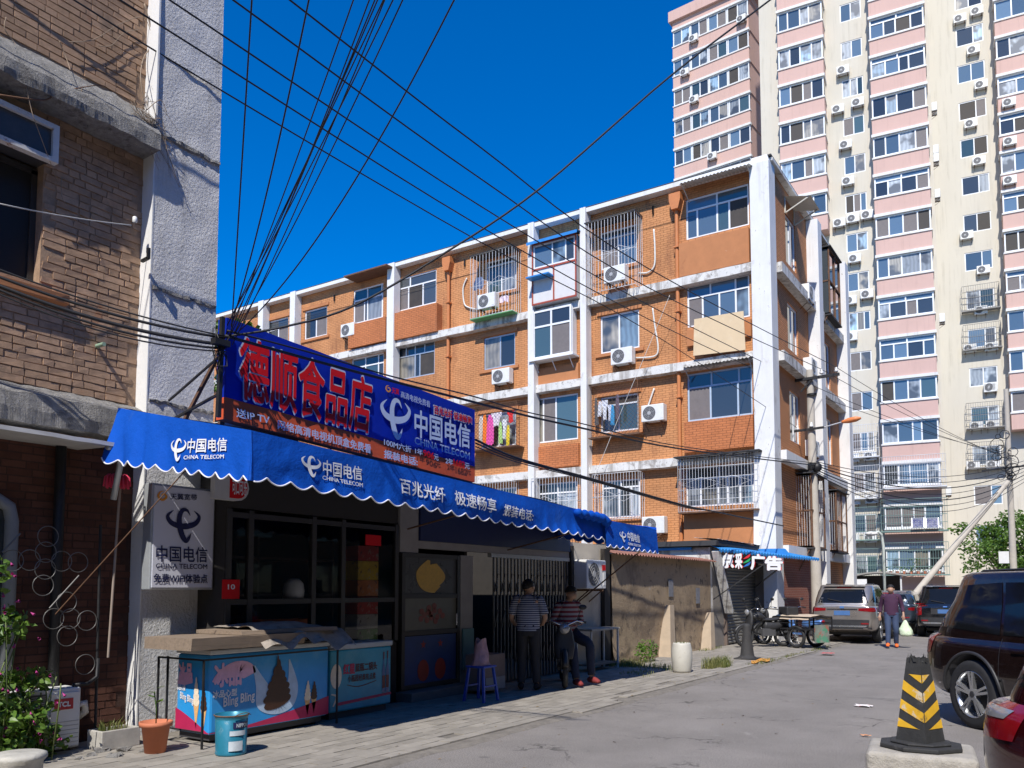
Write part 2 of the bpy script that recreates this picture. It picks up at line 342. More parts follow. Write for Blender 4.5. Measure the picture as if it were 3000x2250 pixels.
WHITEW = M('weathered_white_paint', (.68, .665, .63), .85, var=.08, vs=3, bump=.5, bs=26, geo=True, spec=.2, stain=[((.27, .24, .21), 2.3, .5, .64, .8), ((.13, .115, .10), 7, .58, .68, .75)], streak=((.22, .19, .16), .46, .64, .7))
CREAMC = M('cream_plaster', (.60, .53, .42), .9, var=.1, vs=3, bump=.4, bs=30, geo=True, spec=.2, stain=[((.42, .34, .25), 1.6, .52, .68, .5)])
OBRICK = brick_mat('orange_painted_brick', (.56, .255, .108), (.27, .11, .046), axis='YZ', dirt=((.26, .11, .055), .50, .70, .65), relief=1.0, mfac=.35, var=.16)
OBRICK_E = brick_mat('orange_painted_brick_end', (.58, .26, .115), (.22, .09, .04), axis='XZ', dirt=((.30, .13, .06), .60, .78, .5), relief=1.0, mfac=.2)
OPANEL = brick_mat('reddish_balcony_brick', (.50, .175, .068), (.26, .10, .05), axis='YZ', dirt=((.25, .11, .06), .55, .72, .5), relief=1.0, mfac=.25)
OPLAST = M('orange_painted_plaster', (.48, .205, .09), .85, var=.1, vs=3, bump=.3, bs=30, geo=True, spec=.2, stain=[((.34, .13, .06), 1.5, .58, .72, .55), ((.6, .42, .3), 5, .66, .72, .5)])
OPIPE = M('orange_painted_pipe', (.56, .20, .065), .6, var=.12, vs=4, geo=True, stain=[((.22, .10, .05), 4, .6, .7, .6)])
PINK = M('pink_render', (.61, .41, .35), .88, var=.05, vs=.6, bump=.1, bs=12, geo=True, spec=.2, stain=[((.58, .38, .32), .45, .58, .74, .4)], streak=((.50, .33, .28), .50, .70, .55))
CREAMT = M('cream_render', (.61, .565, .475), .88, var=.05, vs=.5, bump=.1, bs=12, geo=True, spec=.2, sc=(1, 1, .35), stain=[((.60, .55, .45), .5, .56, .72, .45)], streak=((.47, .43, .35), .48, .68, .6))
BANDW = M('white_band', (.72, .71, .69), .8, var=.06, vs=1.5, geo=True, spec=.25, stain=[((.6, .58, .55), 1.3, .6, .72, .4)], streak=((.5, .47, .43), .5, .68, .5))
TANP = M('stained_tan_plaster', (.35, .265, .175), .9, var=.14, vs=2.2, bump=.7, bs=22, bd=.02, geo=True, spec=.2, stain=[((.20, .15, .105), 1.1, .46, .60, .85), ((.10, .08, .065), 4.2, .57, .65, .85), ((.42, .40, .38), 2.8, .63, .7, .5)])
REDB = brick_mat('dull_red_brick', (.32, .115, .08), (.42, .28, .22), axis='XZ', relief=.8)
ROOFB = M('black_roof_felt', (.045, .045, .048), .9, var=.2, vs=4, bump=.4, bs=25, geo=True)
# frames, metal, plastic
WFRAME = M('white_pvc', (.80, .81, .82), .45, var=.05, vs=5, geo=True, stain=[((.5, .48, .45), 6, .64, .74, .4)])
GFRAME = M('grey_aluminium', (.52, .55, .58), .4, .5, var=.08, vs=8)
DFRAME = M('dark_frame', (.035, .032, .03), .5, var=.2, vs=8)
BFRAME = M('blue_grey_frame', (.42, .52, .64), .5, var=.08, vs=8)
STEEL = M('galvanised_steel', (.55, .56, .57), .45, .7, var=.12, vs=12)
BARW = M('painted_bars', (.66, .67, .68), .5, .2, var=.1, vs=10)
RUST = M('rusty_steel', (.16, .085, .05), .85, .2, var=.35, vs=12, bump=.3, bs=80)
IRON = M('black_iron', (.03, .03, .032), .55, .4, var=.25, vs=12)
ACW = M('ac_white_plastic', (.74, .74, .72), .5, var=.05, vs=6, stain=[((.5, .47, .42), 5, .62, .72, .45)])
ACD = M('ac_dark_grille', (.10, .10, .105), .6, var=.2, vs=30)
ACG = M('ac_grey_grille', (.40, .40, .40), .5, var=.1, vs=20)
CABLE = M('black_cable', (.012, .012, .014), .55, var=.2, vs=10)
CABLEG = M('grey_cable', (.42, .42, .42), .6, var=.1, vs=10)
HOSE = M('white_hose', (.70, .68, .62), .6, var=.1, vs=10)
PORC = M('white_porcelain', (.82, .82, .8), .2, var=.03)
POLEC = M('concrete_pole', (.47, .43, .37), .9, var=.1, vs=5, bump=.3, bs=60, geo=True, stain=[((.34, .31, .27), 2, .55, .7, .5)])
BLUER = M('blue_corrugated_steel', (.03, .23, .58), .5, .1, var=.1, vs=4, stain=[((.30, .34, .40), 4, .64, .72, .5)])
GREYR = M('asbestos_sheet', (.46, .45, .43), .9, var=.15, vs=6, bump=.4, bs=40, geo=True, stain=[((.22, .21, .2), 3, .56, .68, .6)])
GREENT = M('green_tray', (.12, .36, .14), .6, var=.1)
# fabrics / print
AWN = M('blue_awning_fabric', (.004, .078, .45), .75, spec=.12, var=.14, vs=1.3, bump=.6, bs=4.5, bd=.03, geo=True, stain=[((.03, .11, .40), 2.2, .58, .74, .5), ((.07, .13, .33), 9, .66, .74, .35)])
SIGNB = M('sign_blue_vinyl', (.003, .022, .33), .6, spec=.15, var=.07, vs=1.5, bump=.12, bs=4, bd=.02, geo=True, stain=[((.012, .035, .20), 3, .58, .72, .5)])
SIGNR = M('sign_orange_red', (.62, .10, .035), .6, spec=.15, var=.12, vs=2.5, geo=True, stain=[((.28, .06, .05), 3, .55, .7, .5)])
INKR = M('red_print', (.62, .010, .016), .6, spec=.15, var=.08, vs=6, geo=True)
INKW = M('white_print', (.78, .79, .82), .45, var=.07, vs=8, geo=True)
INKWB = M('pale_blue_print', (.50, .58, .72), .45, var=.08, vs=8, geo=True)
INKN = M('navy_print', (.012, .016, .075), .5, var=.08)
INKO = M('orange_print', (.75, .30, .03), .5, var=.08)
LBOX = M('light_box_acrylic', (.66, .67, .76), .35, var=.04, vs=3, stain=[((.48, .48, .55), 4, .6, .75, .3)])
def fabric(n, c): return M(n, c, .85, var=.12, vs=12, bump=.3, bs=40)
# nature
LEAF_A = leaf_mat('leaf_green', (.030, .085, .014), (.10, .19, .030))
LEAF_B = leaf_mat('leaf_bright', (.045, .12, .016), (.14, .24, .035))
GRASS = leaf_mat('dry_grass', (.09, .13, .03), (.26, .24, .09))
BARK = M('bark', (.12, .09, .065), .95, var=.25, vs=12, bump=.8, bs=40)
TWIG = M('dry_twig', (.32, .24, .17), .9, var=.25, vs=10)
# glass
GL_D = glass_mat('glass_dark_room', (.05, .058, .063), spec=.5)
GL_B = glass_mat('glass_sky', (.11, .165, .225), spec=.6)
GL_T = glass_mat('glass_teal', (.06, .10, .11), spec=.5)
GL_C = glass_mat('glass_white_curtain', (.3, .3, .3), curtain=((.36, .40, .43), 27))
GL_Y = glass_mat('glass_beige_curtain', (.3, .3, .3), curtain=((.32, .29, .23), 36))
GL_K = M('open_pane_dark', (.05, .042, .036), .7, var=.3, vs=3)
GL_S = M('grey_screen', (.17, .15, .145), .7, var=.15, vs=6)
GL_P = glass_mat('glass_blue_curtain', (.3, .3, .3), curtain=((.30, .45, .58), 30))
SHOPG = clear_glass('shop_glass')
WOOD = M('grey_wood', (.25, .19, .14), .85, var=.25, vs=6, bump=.5, bs=30, sc=(.4, 6, 6), stain=[((.16, .12, .09), 4, .55, .7, .6)])
PLY = M('plywood', (.72, .55, .34), .8, var=.06, vs=3, geo=True, stain=[((.62, .40, .24), 3.4, .58, .68, .4), ((.80, .68, .48), 2, .55, .7, .4)])
TARP = M('grey_tarpaulin', (.34, .295, .25), .85, var=.3, vs=7, bump=.7, bs=24, bd=.02, stain=[((.10, .095, .09), 5, .52, .64, .6)])
TERRA = M('terracotta', (.52, .17, .085), .75, var=.1, vs=8, stain=[((.40, .22, .16), 6, .6, .7, .4)])
SKIN = M('skin', (.42, .25, .17), .55, var=.06, vs=10)
HAIR = M('black_hair', (.012, .010, .009), .6, var=.3, vs=60, bump=.5, bs=150)
RUBBER = M('black_rubber', (.022, .022, .023), .75, var=.25, vs=14, bump=.25, bs=60)
CHROME = M('chrome', (.72, .73, .74), .15, 1.0, var=.03)
BPLAST = M('black_plastic', (.03, .03, .032), .5, var=.15, vs=9)
# ================================================================== THE SETTING: road and pavement
PV = .036                                               # top of the pavers
g = MB(); g.quad((-250, -300, 0), (400, -300, 0), (400, 300, 0), (-250, 300, 0)); struct('road', g, ASPHALT)
def edge_y(x): return 5.02 + .13 * noise.noise(Vector((x * .55, 3.1, 0))) + .06 * noise.noise(Vector((x * 2.3, 9.1, 0))) - (.25 if x < 5 else 0) * min(1, (5 - x) / 3 if x < 5 else 0)
g = MB(); n = 260; xs = [-8 + 52 * i / n for i in range(n + 1)]
vs = []
for x in xs:
    e = edge_y(x); vs += [(x, e, .001), (x, e + .03, .018 + .006 * noise.noise(Vector((x * 6, 0, 0)))), (x, e + .3, .022), (x, 9.2, .022)]
g.add(vs, [(i * 4 + k, (i + 1) * 4 + k, (i + 1) * 4 + k + 1, i * 4 + k + 1) for i in range(n) for k in range(3)], False)
pav = struct('pavement', g, BEDDING)
paver_boxes = []
pw, ph, gp = .30, .15, .007
for j in range(30):
    y0 = 5.06 + j * ph
    for i in range(-4, 85):
        x0 = 1.2 + i * pw + (pw / 2 if j % 2 else 0)
        if y0 < max(edge_y(x0), edge_y(x0 + pw)) + .05: continue
        if y0 + ph > 7.68 and x0 > 5.1: continue
        if y0 + ph > 8.38: continue
        if y0 < edge_y(x0) + .35 and random.random() < .10: continue
        d = (x0 ** 2 + y0 ** 2); paver_boxes.append((d, x0, y0))
def infr(x, y):
    v = Vector((x, y, -EYE)); z = v.dot(_fw)
    if z < 1: return False
    px = CX + F * v.dot(_rt) / z; py = CY - F * v.dot(_up) / z
    return -60 < px < 3060 and py < 2300
paver_boxes.sort(key=lambda t: (0 if infr(t[1], t[2]) else 1, t[0]))
pm = MB(); pm.box(gp / 2, pw - gp / 2, gp / 2, ph - gp / 2, 0, .016); pme = pm.mesh('paver', [PAVER])
rest = MB()
for k, (d, x, y) in enumerate(paver_boxes):
    dz = random.uniform(-.0025, .0025)
    if k < 300:
        Mx = Matrix.Translation((x, y, .02 + dz)) @ Matrix.Rotation(random.gauss(0, .006), 4, 'X') @ Matrix.Rotation(random.gauss(0, .004), 4, 'Y') @ Matrix.Rotation(random.gauss(0, .006), 4, 'Z')
        link('paver', pme, pav, Mx)
    else:
        rest.rnd = random.random(); b0 = len(rest.v); rest.box(x + gp / 2, x + pw - gp / 2, y + gp / 2, y + ph - gp / 2, .02 + dz, .036 + dz)
part('distant_pavers', rest, PAVER, pav, kind='stuff')

# ================================================================== LEFT BRICK BUILDING
lb = thing('brick_building', 'tan brick building with rough concrete ledges and a grey plastered pillar', 'building', (5.1, 8.4, 0))
WY = 8.40
def rough_prism(mb, prof, x0, x1, nx, amp, sc=7.0, ax='X'):
    """profile (y,z) extruded along X with a broken, hand-cast surface"""
    np_ = len(prof); vs = []
    for i in range(nx + 1):
        x = x0 + (x1 - x0) * i / nx
        for (y, z) in prof:
            q = Vector((x * sc, y * sc, z * sc)); q2 = q * 3.7; vs.append((x, y + amp * (noise.noise(q) + .22 * noise.noise(q2)), z + amp * (noise.noise(q + Vector((31, 7, 3))) + .22 * noise.noise(q2 + Vector((5, 9, 2))))))
    fs = [(i * np_ + k, i * np_ + (k + 1) % np_, (i + 1) * np_ + (k + 1) % np_, (i + 1) * np_ + k) for i in range(nx) for k in range(np_)]
    fs += [tuple(range(np_ - 1, -1, -1)), tuple(nx * np_ + k for k in range(np_))]
    mb.add(vs, fs, False)
w = MB()
wx0, wx1, wz0, wz1 = 2.6, 4.10, 4.66, 6.36                # window opening
w.box(-6, wx0, WY, WY + .3, 0, 9.6); w.box(wx0, wx1, WY, WY + .3, 0, wz0); w.box(wx0, wx1, WY, WY + .3, wz1, 9.6); w.box(wx1, 6.02, WY, WY + .3, 0, 9.6)
w.box(-6, 6.0, WY + .302, 16, 0, 9.6)
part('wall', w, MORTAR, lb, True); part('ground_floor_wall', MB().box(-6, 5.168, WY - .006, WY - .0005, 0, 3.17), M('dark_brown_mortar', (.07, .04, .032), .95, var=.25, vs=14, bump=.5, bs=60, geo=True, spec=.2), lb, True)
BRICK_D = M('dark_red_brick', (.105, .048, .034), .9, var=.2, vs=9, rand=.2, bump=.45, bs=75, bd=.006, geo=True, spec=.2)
def brick_mesh(h, mt):
    b = MB(); b.box(-h, h, -.010, .05, -.032, .032); j = lambda a: random.uniform(-a, a)
    b.v = [(x + j(.006), y + j(.003), z_ + j(.004)) for x, y, z_ in b.v]; return b.mesh('brick', [mt])
bm_long = [brick_mesh(.110, BRICK_L) for _ in range(6)]; bm_short = [brick_mesh(.054, BRICK_L) for _ in range(6)]
cand = []
z = .08; row = 0
while z < 9.5:
    x = 5.17; k = 0; row += 1
    pat = [('l', 's'), ('l', 'l', 's'), ('s', 'l', 'l')][row % 3]
    off = random.choice((0, .06, .12))
    x -= off
    while x > 3.05:
        t = pat[k % len(pat)] if random.random() < .85 else random.choice('ls'); k += 1
        l = .224 if t == 'l' else .112; cx_ = x - l / 2; x -= l + .011
        if cx_ - l / 2 < 3.0: continue
        if wx0 - .02 < cx_ + l / 2 and cx_ - l / 2 < wx1 and wz0 - .04 < z < wz1 + .04: continue
        if 6.43 < z < 7.02 or 3.17 < z < 3.58: continue
        s_ = 2 if 3.58 <= z < 6.45 else (1 if z > 7 else 0)
        cand.append((-s_, -cx_, t, cx_, z))
    z += .076
cand.sort(key=lambda t: (t[0], t[1]))
rb = MB(); rl_ = MB()
for k, (_, _, t, x, z) in enumerate(cand):
    dy = random.uniform(-.004, .003)
    if k < 300: link('brick', random.choice(bm_long if t == 'l' else bm_short), lb, Matrix.Translation((x - 5.1, WY - 8.4 + dy, z + random.uniform(-.002, .002))) @ Matrix.Rotation(random.gauss(0, .006), 4, 'Y'))
    else:
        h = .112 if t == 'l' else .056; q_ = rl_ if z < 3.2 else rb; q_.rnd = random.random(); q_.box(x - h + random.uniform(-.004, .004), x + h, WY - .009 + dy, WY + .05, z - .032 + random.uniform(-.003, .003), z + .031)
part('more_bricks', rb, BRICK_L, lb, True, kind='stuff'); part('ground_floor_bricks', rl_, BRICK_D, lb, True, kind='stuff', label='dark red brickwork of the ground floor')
l = MB(); rough_prism(l, [(8.42, 7.03), (8.24, 6.86), (8.07, 6.63), (8.06, 6.53), (8.07, 6.45), (8.42, 6.44)], 0, 5.17, 240, .022); part('ledge', l, ROUGHC, lb, True)
l = MB(); rough_prism(l, [(8.42, 3.62), (8.28, 3.55), (8.15, 3.48), (8.14, 3.32), (8.16, 3.19), (8.42, 3.18)], 0, 5.17, 240, .018); part('ledge', l, ROUGHC, lb, True)
# pillar with a white painted edge
l = MB()
def pil(u, v):
    x = 5.19 + (6.03 - 5.19) * u; z_ = 9.6 * v
    return (x, 8.2 + .010 * noise.noise(Vector((x * 5, 0, z_ * 3))) + .02 * max(0, .5 - abs(z_ - 6.72 + (x - 5.2) * .1) * 9) - .02 * max(0, .5 - abs(z_ - 4.98) * 12) - .02 * max(0, .5 - abs(z_ - 3.62) * 12), z_)
l.grid(pil, 16, 200); l.quad((6.03, 8.2, 0), (6.03, 16, 0), (6.03, 16, 9.6), (6.03, 8.2, 9.6)); l.quad((5.19, 8.2, 9.6), (6.03, 8.2, 9.6), (6.03, 16, 9.6), (5.19, 16, 9.6))
part('pillar', l, GREYP, lb, True)
for zs in (6.70, 4.93, 3.66):
    l = MB(); rough_prism(l, [(8.215, zs + .03), (8.178, zs + .018), (8.18, zs - .012), (8.215, zs - .02)], 5.20, 6.02, 60, .020, 14); part('formwork_seam', l, ROUGHC, lb, True)
l = MB()
for z0, z1, d in ((0, 3.17, .0), (3.17, 6.45, .0), (6.45, 9.6, .02)):
    l.box(5.172 - d * .3, 5.188, 8.196 - d, 8.42, z0, z1)
part('pillar_edge', l, WHITEP, lb, True, label='white painted side of the grey pillar')
# openings: dark window, boxed-in unit above it, sill
l = MB(); l.box(wx0, wx1, WY + .12, WY + .17, wz0, wz0 + .05); l.box(wx1 - .06, wx1, WY + .12, WY + .17, wz0, 5.86); l.box(3.35, 3.41, WY + .12, WY + .17, wz0, 5.86); l.box(wx0, wx1, WY + .12, WY + .17, 5.82, 5.88)
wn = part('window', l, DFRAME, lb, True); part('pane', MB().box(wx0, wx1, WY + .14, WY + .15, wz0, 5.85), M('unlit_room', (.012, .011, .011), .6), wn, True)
part('window_sill', MB().box(2.4, 4.36, 8.30, 8.41, 4.50, 4.60), OPLAST, lb, True, bevel=.01)
acb = thing('window_air_conditioner', 'old boxed window air conditioner with rusty white frame high on the tan brick wall', 'air conditioner', (3.6, 8.3, 5.9))
l = MB(); x0, x1, z0, z1 = 2.9, 4.15, 5.88, 6.27
for a in ((x0, x1, z1 - .05, z1), (x0, x1, z0, z0 + .045), (x1 - .06, x1, z0 + .045, z1 - .05), (x0, x0 + .05, z0 + .045, z1 - .05)): l.box(a[0], a[1], 8.22, 8.30, a[2], a[3])
part('frame', l, M('rusting_white_frame', (.62, .60, .58), .7, var=.1, geo=True, stain=[((.25, .09, .04), 9, .56, .66, .9)]), acb, True)
part('grille', MB().box(x0 + .03, x1 - .03, 8.26, 8.55, z0 + .03, z1 - .03), M('grimy_dark_panel', (.06, .06, .065), .35, var=.3, vs=6), acb, True)
# ground floor of the left building: lean-to canopy, white framed opening, black downpipe
cn = thing('lean_to_canopy', 'grey board canopy over the dark ground floor wall', 'canopy', (3.9, 8.1, 3.0))
l = MB(); rough_prism(l, [(8.4, 3.1), (7.72, 3.05), (7.72, 3.01), (8.4, 3.04)], -3.5, 4.55, 40, .01, 3); part('board', l, M('bleached_board', (.5, .49, .47), .8, var=.15, vs=4, geo=True), cn, True)
l = MB(); l.tube([(4.5, 7.76, 3.0), (4.62, 7.78, 2.97), (4.66, 7.8, 2.85), (4.66, 7.9, 2.5)], .03, 8); part('gutter_pipe', l, GFRAME, cn, True)
l = MB(); l.tube([(3.0, 8.3, 2.45), (3.75, 8.3, 2.45), (3.86, 8.3, 2.38), (3.89, 8.3, 2.25), (3.89, 8.3, .1)], .062, 10); wn = part('window', l, M('grey_pvc', (.20, .215, .23), .45, var=.1, geo=True), lb, True)
part('pane', MB().box(2.9, 3.86, 8.33, 8.36, .1, 2.42), GL_D, wn, True)
dp = MB(); dp.tube([(4.33, 8.3, 3.1), (4.33, 8.3, 2.0), (4.34, 8.3, .1)], .05, 10); solo('drain_pipe', dp, IRON, 'black drain pipe on the dark ground floor brick wall', 'pipe', (4.33, 8.3, .03))
# ring grille
gr = thing('ring_grille', 'ornamental iron grille of welded rings in front of the shaded wall', 'grille', (4.2, 8.08, .03))
RINGM = M('dull_grey_iron', (.16, .155, .15), .5, .5, var=.2, vs=10)
def ring(mb, c, r, t=.006, n=20, nrm='Y'):
    mb.tube([(c[0] + r * cos(2 * pi * i / n), c[1], c[2] + r * sin(2 * pi * i / n)) for i in range(n)], t, 5, closed=True)
for zone, x, y in (('L3', 110, 1485), ('L3', 262, 1480), ('L3', 405, 1410), ('L3', 400, 1560), ('L3', 425, 1270), ('L3', 545, 1490), ('L3', 690, 1500), ('L4', 570, 450), ('L4', 705, 465), ('L4', 545, 590), ('L4', 540, 315), ('L4', 435, 450), ('L4', 690, 820), ('L4', 350, 180)):
    c = Q(zone, x, y, Y=8.06); l = MB(); ring(l, c, .098, .0045); part('ring', l, RINGM, gr, True)
l = MB(); l.cyl((4.66, 8.08, .03), (4.64, 8.08, 2.25), .014, n=6); l.cyl((3.5, 8.08, .03), (3.5, 8.08, 2.25), .014, n=6)
l.tube([(4.66, 8.08, .9), (4.64, 8.05, .72), (4.55, 8.05, .66), (4.4, 8.05, .66)], .02, 6); part('post', l, IRON, gr, True)
for qa, qb in ((Q('L4', 400, 365, Y=8.03), Q('L4', 640, 100, Y=8.03)), (Q('L3', 20, 1410, Y=8.03), Q('L3', 180, 1245, Y=8.03))): part('brace', MB().cyl(qa, qb, .008, n=5), RINGM, gr, True)

# ================================================================== FOOD SHOP behind the freezers
sh = thing('food_shop', 'single storey food shop with dark glazed front under the blue awning', 'shop', (10.0, 7.7, 0))
SY = 7.70
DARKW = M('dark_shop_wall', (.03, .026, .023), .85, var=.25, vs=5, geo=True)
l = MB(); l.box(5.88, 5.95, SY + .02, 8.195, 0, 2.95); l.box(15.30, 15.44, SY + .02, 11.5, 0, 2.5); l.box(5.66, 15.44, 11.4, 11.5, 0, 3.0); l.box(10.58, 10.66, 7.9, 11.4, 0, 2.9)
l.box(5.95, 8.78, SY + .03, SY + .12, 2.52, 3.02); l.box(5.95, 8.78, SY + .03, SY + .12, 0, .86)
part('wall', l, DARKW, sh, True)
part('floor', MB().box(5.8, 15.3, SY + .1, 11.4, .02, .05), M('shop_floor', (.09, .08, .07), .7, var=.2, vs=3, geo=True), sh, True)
part('roof', MB().box(5.6, 13.9, SY - .05, 11.6, 3.03, 3.13), ROOFB, sh, True)
# shop window: frame and panes
fx = [5.92, 6.22, 7.19, 7.70, 8.74]; l = MB()
for x in fx: l.box(x - .035, x + .035, SY, SY + .07, .88, 2.50)
for z_ in (.86, 1.45, 2.44): l.box(5.956, 8.70, SY + .005, SY + .065, z_ - .03, z_ + .03)
wn = part('window', l, DFRAME, sh, True)
for a, b in zip(fx[:-1], fx[1:]):
    for z0, z1 in ((.89, 1.42), (1.48, 2.41)):
        part('pane', MB().quad((a + .035, SY + .03, z0), (b - .035, SY + .03, z0), (b - .035, SY + .03, z1), (a + .035, SY + .03, z1)), SHOPG, wn, True)
# column and beam over the door, blue fascia
l = MB(); l.box(8.80, 9.20, SY, SY + .12, 2.12, 2.98); l.box(10.20, 10.52, SY - .02, SY + .12, .05, 2.12); l.box(9.2, 13.66, SY, SY + .12, 2.19, 2.30); part('column', l, M('dusty_white_column', (.30, .275, .255), .85, var=.15, vs=4, geo=True), sh, True)
part('fascia', MB().box(9.21, 13.66, SY - .03, SY + .1, 2.302, 2.97), M('navy_fascia', (.006, .014, .07), .5, var=.1, geo=True), sh, True)
part('step', MB().box(8.75, 10.5, 7.42, 7.72, .03, .16), M('grey_step', (.15, .145, .14), .9, var=.2, geo=True), sh, True, bevel=.01)
# door
l = MB()
for x in (8.83, 10.12): l.box(x, x + .07, SY - .02, SY + .05, .17, 2.11)
for z_ in (.17, .93, 1.46, 2.05): l.box(8.9, 10.12, SY - .015, SY + .045, z_, z_ + .065)
dr = part('door', l, DFRAME, sh, True)
dg = part('pane', MB().box(8.9, 10.12, SY + .01, SY + .02, 1.525, 2.05), M('frosted_pane', (.07, .07, .07), .3, var=.2, vs=3, geo=True), dr, True)
part('pane', MB().box(8.9, 10.12, SY + .01, SY + .02, .995, 1.46), M('pale_frosted_pane', (.13, .125, .10), .4, var=.15, vs=4, geo=True), dr, True)
l = MB(); fn = lambda u, v: Vector((8.9 + 1.22 * u, SY + .004, .995 + .465 * v))
for i in range(14):
    a = i * 2.4; disc(l, fn, .5 + .16 * sqrt(i / 14) * cos(a) * 1.5, .5 + .3 * sqrt(i / 14) * sin(a), .045, .10, 8)
part('flower_print', l, M('faded_red_print', (.22, .07, .05), .6), dr, True)
l = MB(); fn = lambda u, v: Vector((8.9 + 1.22 * u, SY + .003, 1.525 + .525 * v))
stroke(l, [(.45, .95, .05), (.36, .6, .28), (.45, .25, .34), (.62, .12, .22)], fn); stroke(l, [(.55, .85, .1), (.62, .5, .3), (.5, .3, .3)], lambda u, v: fn(u, v) + Vector((0, -.001, 0))); disc(l, lambda u, v: fn(u, v) + Vector((0, -.002, 0)), .5, .5, .17, .34, 10)
part('paper_cut', l, M('gold_paper', (.55, .32, .05), .5, var=.2, vs=20), dr, True, label='gold paper decoration on the door glass')
l = MB(); l.box(8.9, 10.1, SY - .006, SY + .01, .20, .92); ps = part('poster', l, M('blue_poster', (.02, .05, .17), .5, var=.25, vs=5, geo=True), dr, True, label='blue poster with two red stars on the door')
l = MB(); fn = lambda u, v: Vector((8.9 + 1.2 * u, SY - .010, .2 + .72 * v))
for cx_ in (.35, .68):
    pts = [(cx_ + (.055 if i % 2 == 0 else .022) * sin(2 * pi * i / 10), .82 + (.09 if i % 2 == 0 else .036) * cos(2 * pi * i / 10)) for i in range(10)]
    l.add([fn(cx_, .82)] + [fn(*p) for p in pts], [(0, 1 + i, 1 + (i + 1) % 10) for i in range(10)], False)
    part('star_print', l, M('dull_red_print', (.30, .03, .02), .5, var=.25, vs=9) if cx_ < .5 else bpy.data.materials['dull_red_print'], ps, True); l = MB(); disc(l, fn, cx_, .3, .11, .22, 12); part('can_print', l, bpy.data.materials['dull_red_print'], ps, True); l = MB()
if 0: part('star_print', l, M('dull_red_print', (.30, .03, .02), .5, var=.25, vs=9), ps, True)
part('handle', MB().cyl((10.06, SY - .05, 1.05), (10.06, SY - .05, 1.22), .012), CHROME, dr, True)
part('side_panel', MB().box(10.22, 10.5, SY - .06, SY - .03, .35, .98), M('teal_board', (.10, .20, .20), .6, var=.1), sh, True)
# folding gate
gt = thing('folding_gate', 'grey folding lattice security gate behind the two men', 'gate', (12.3, SY, .03))
part('top_rail', MB().box(11.05, 13.66, SY - .01, SY + .07, 2.12, 2.185), M('gate_rail', (.42, .41, .39), .5, .3), gt, True)
GATE = M('gate_bars', (.15, .145, .14), .5, .5, var=.15, vs=8)
for i in range(24):
    x = 11.15 + 2.45 * i / 23; part('bar', MB().box(x - .013, x + .013, SY + .005, SY + .03, .05, 2.12), GATE, gt, True)
l = MB()
for i in range(0, 23, 2):
    x0 = 11.15 + 2.45 * i / 23; x1 = 11.15 + 2.45 * (i + 1) / 23
    for z0 in (.35, .95, 1.55):
        l.bar((x0, SY, z0), (x1, SY, z0 + .3), .008, .018, (0, 1, 0)); l.bar((x1, SY + .035, z0), (x0, SY + .035, z0 + .3), .008, .018, (0, 1, 0))
part('lattice', l, GATE, gt, True)
# end bay with air conditioner
part('end_wall', MB().box(13.68, 15.29, SY + .04, SY + .14, 0, 2.5), CREAMC, sh, True); part('post', MB().box(15.02, 15.26, SY - .06, SY + .03, .03, 2.42), M('dark_timber', (.035, .028, .022), .8, var=.2), sh, True)
part('post', MB().box(13.68, 13.78, SY - .04, SY + .035, .03, 2.42), DARKW, sh, True)
# inside the shop: shelves with goods
sf = thing('goods_shelf', 'dark shelf stacked with cartons behind the shop glass', 'shelf', (8.0, 8.6, .05))
l = MB()
for z_ in (.5, 1.0, 1.5, 2.0): l.box(5.9, 8.7, 8.9, 9.3, z_, z_ + .03)
for x in (5.9, 7.3, 8.67): l.box(x, x + .03, 8.9, 9.3, .05, 2.3)
part('rack', l, M('shelf_brown', (.05, .04, .03), .8), sf, True)
cols = [(.34, .035, .025), (.50, .34, .03), (.08, .20, .05), (.32, .30, .27), (.06, .10, .28), (.40, .13, .03)]
cm = [M('carton_%s' % n, c, .6, var=.3, vs=9, stain=[((.30, .27, .22), 7, .58, .62, .7), ((.05, .03, .03), 11, .6, .64, .8)]) for n, c in zip(('red', 'yellow', 'green', 'white', 'blue', 'orange'), cols)]
names = ('red', 'yellow', 'green', 'white', 'blue', 'orange')
st = [(8.28, 2.30, 1), (8.2, 2.06, 0), (8.24, 1.86, 1), (8.22, 1.60, 0), (8.22, 1.36, 5), (8.22, 1.12, 3), (8.22, .92, 2)]
for i, (x, z_, c) in enumerate([(8.20, 1.98, 0), (8.20, 1.72, 1), (8.20, 1.50, 5), (8.20, 1.26, 0), (8.20, 1.06, 3), (8.20, .90, 2)]):
    h = ([1.98, 1.72, 1.50, 1.26, 1.06, .90][i - 1] - z_ - .004) if i else .2
    solo('carton', MB().box(x - .18, x + .22, 7.755, 8.02, z_, z_ + h), cm[c], '%s carton in the pile at the right end of the shop window, %s' % (names[c], ('topmost', 'second from top', 'third from top', 'fourth from top', 'fifth from top', 'lowest')[i]), 'carton', (x, 7.9, z_), 'cartons piled in the shop window', bevel=.006)
solo('counter', MB().box(7.9, 8.7, 7.825, 8.1, .05, .896), M('counter_board', (.06, .05, .04), .7), 'dark counter carrying the carton pile inside the shop window', 'counter', (8.3, 7.95, .05))
l = MB(); l.box(5.9, 7.6, 7.84, 8.25, .93, .97); solo('window_shelf', l, M('shelf_board', (.07, .055, .045), .7), 'long dark board behind the shop window carrying the orange crate', 'shelf', (6.7, 8, .93))
cr = thing('orange_crate', 'orange plastic bottle crate standing behind the shop window', 'crate', (6.95, 8.0, .97))
l = MB(); l.box(6.55, 7.4, 7.9, 7.925, .97, 1.03); l.box(6.55, 7.4, 7.9, 7.925, 1.15, 1.22)
for x in (6.55, 6.83, 7.10, 7.36): l.box(x, x + .04, 7.901, 7.924, 1.03, 1.15)
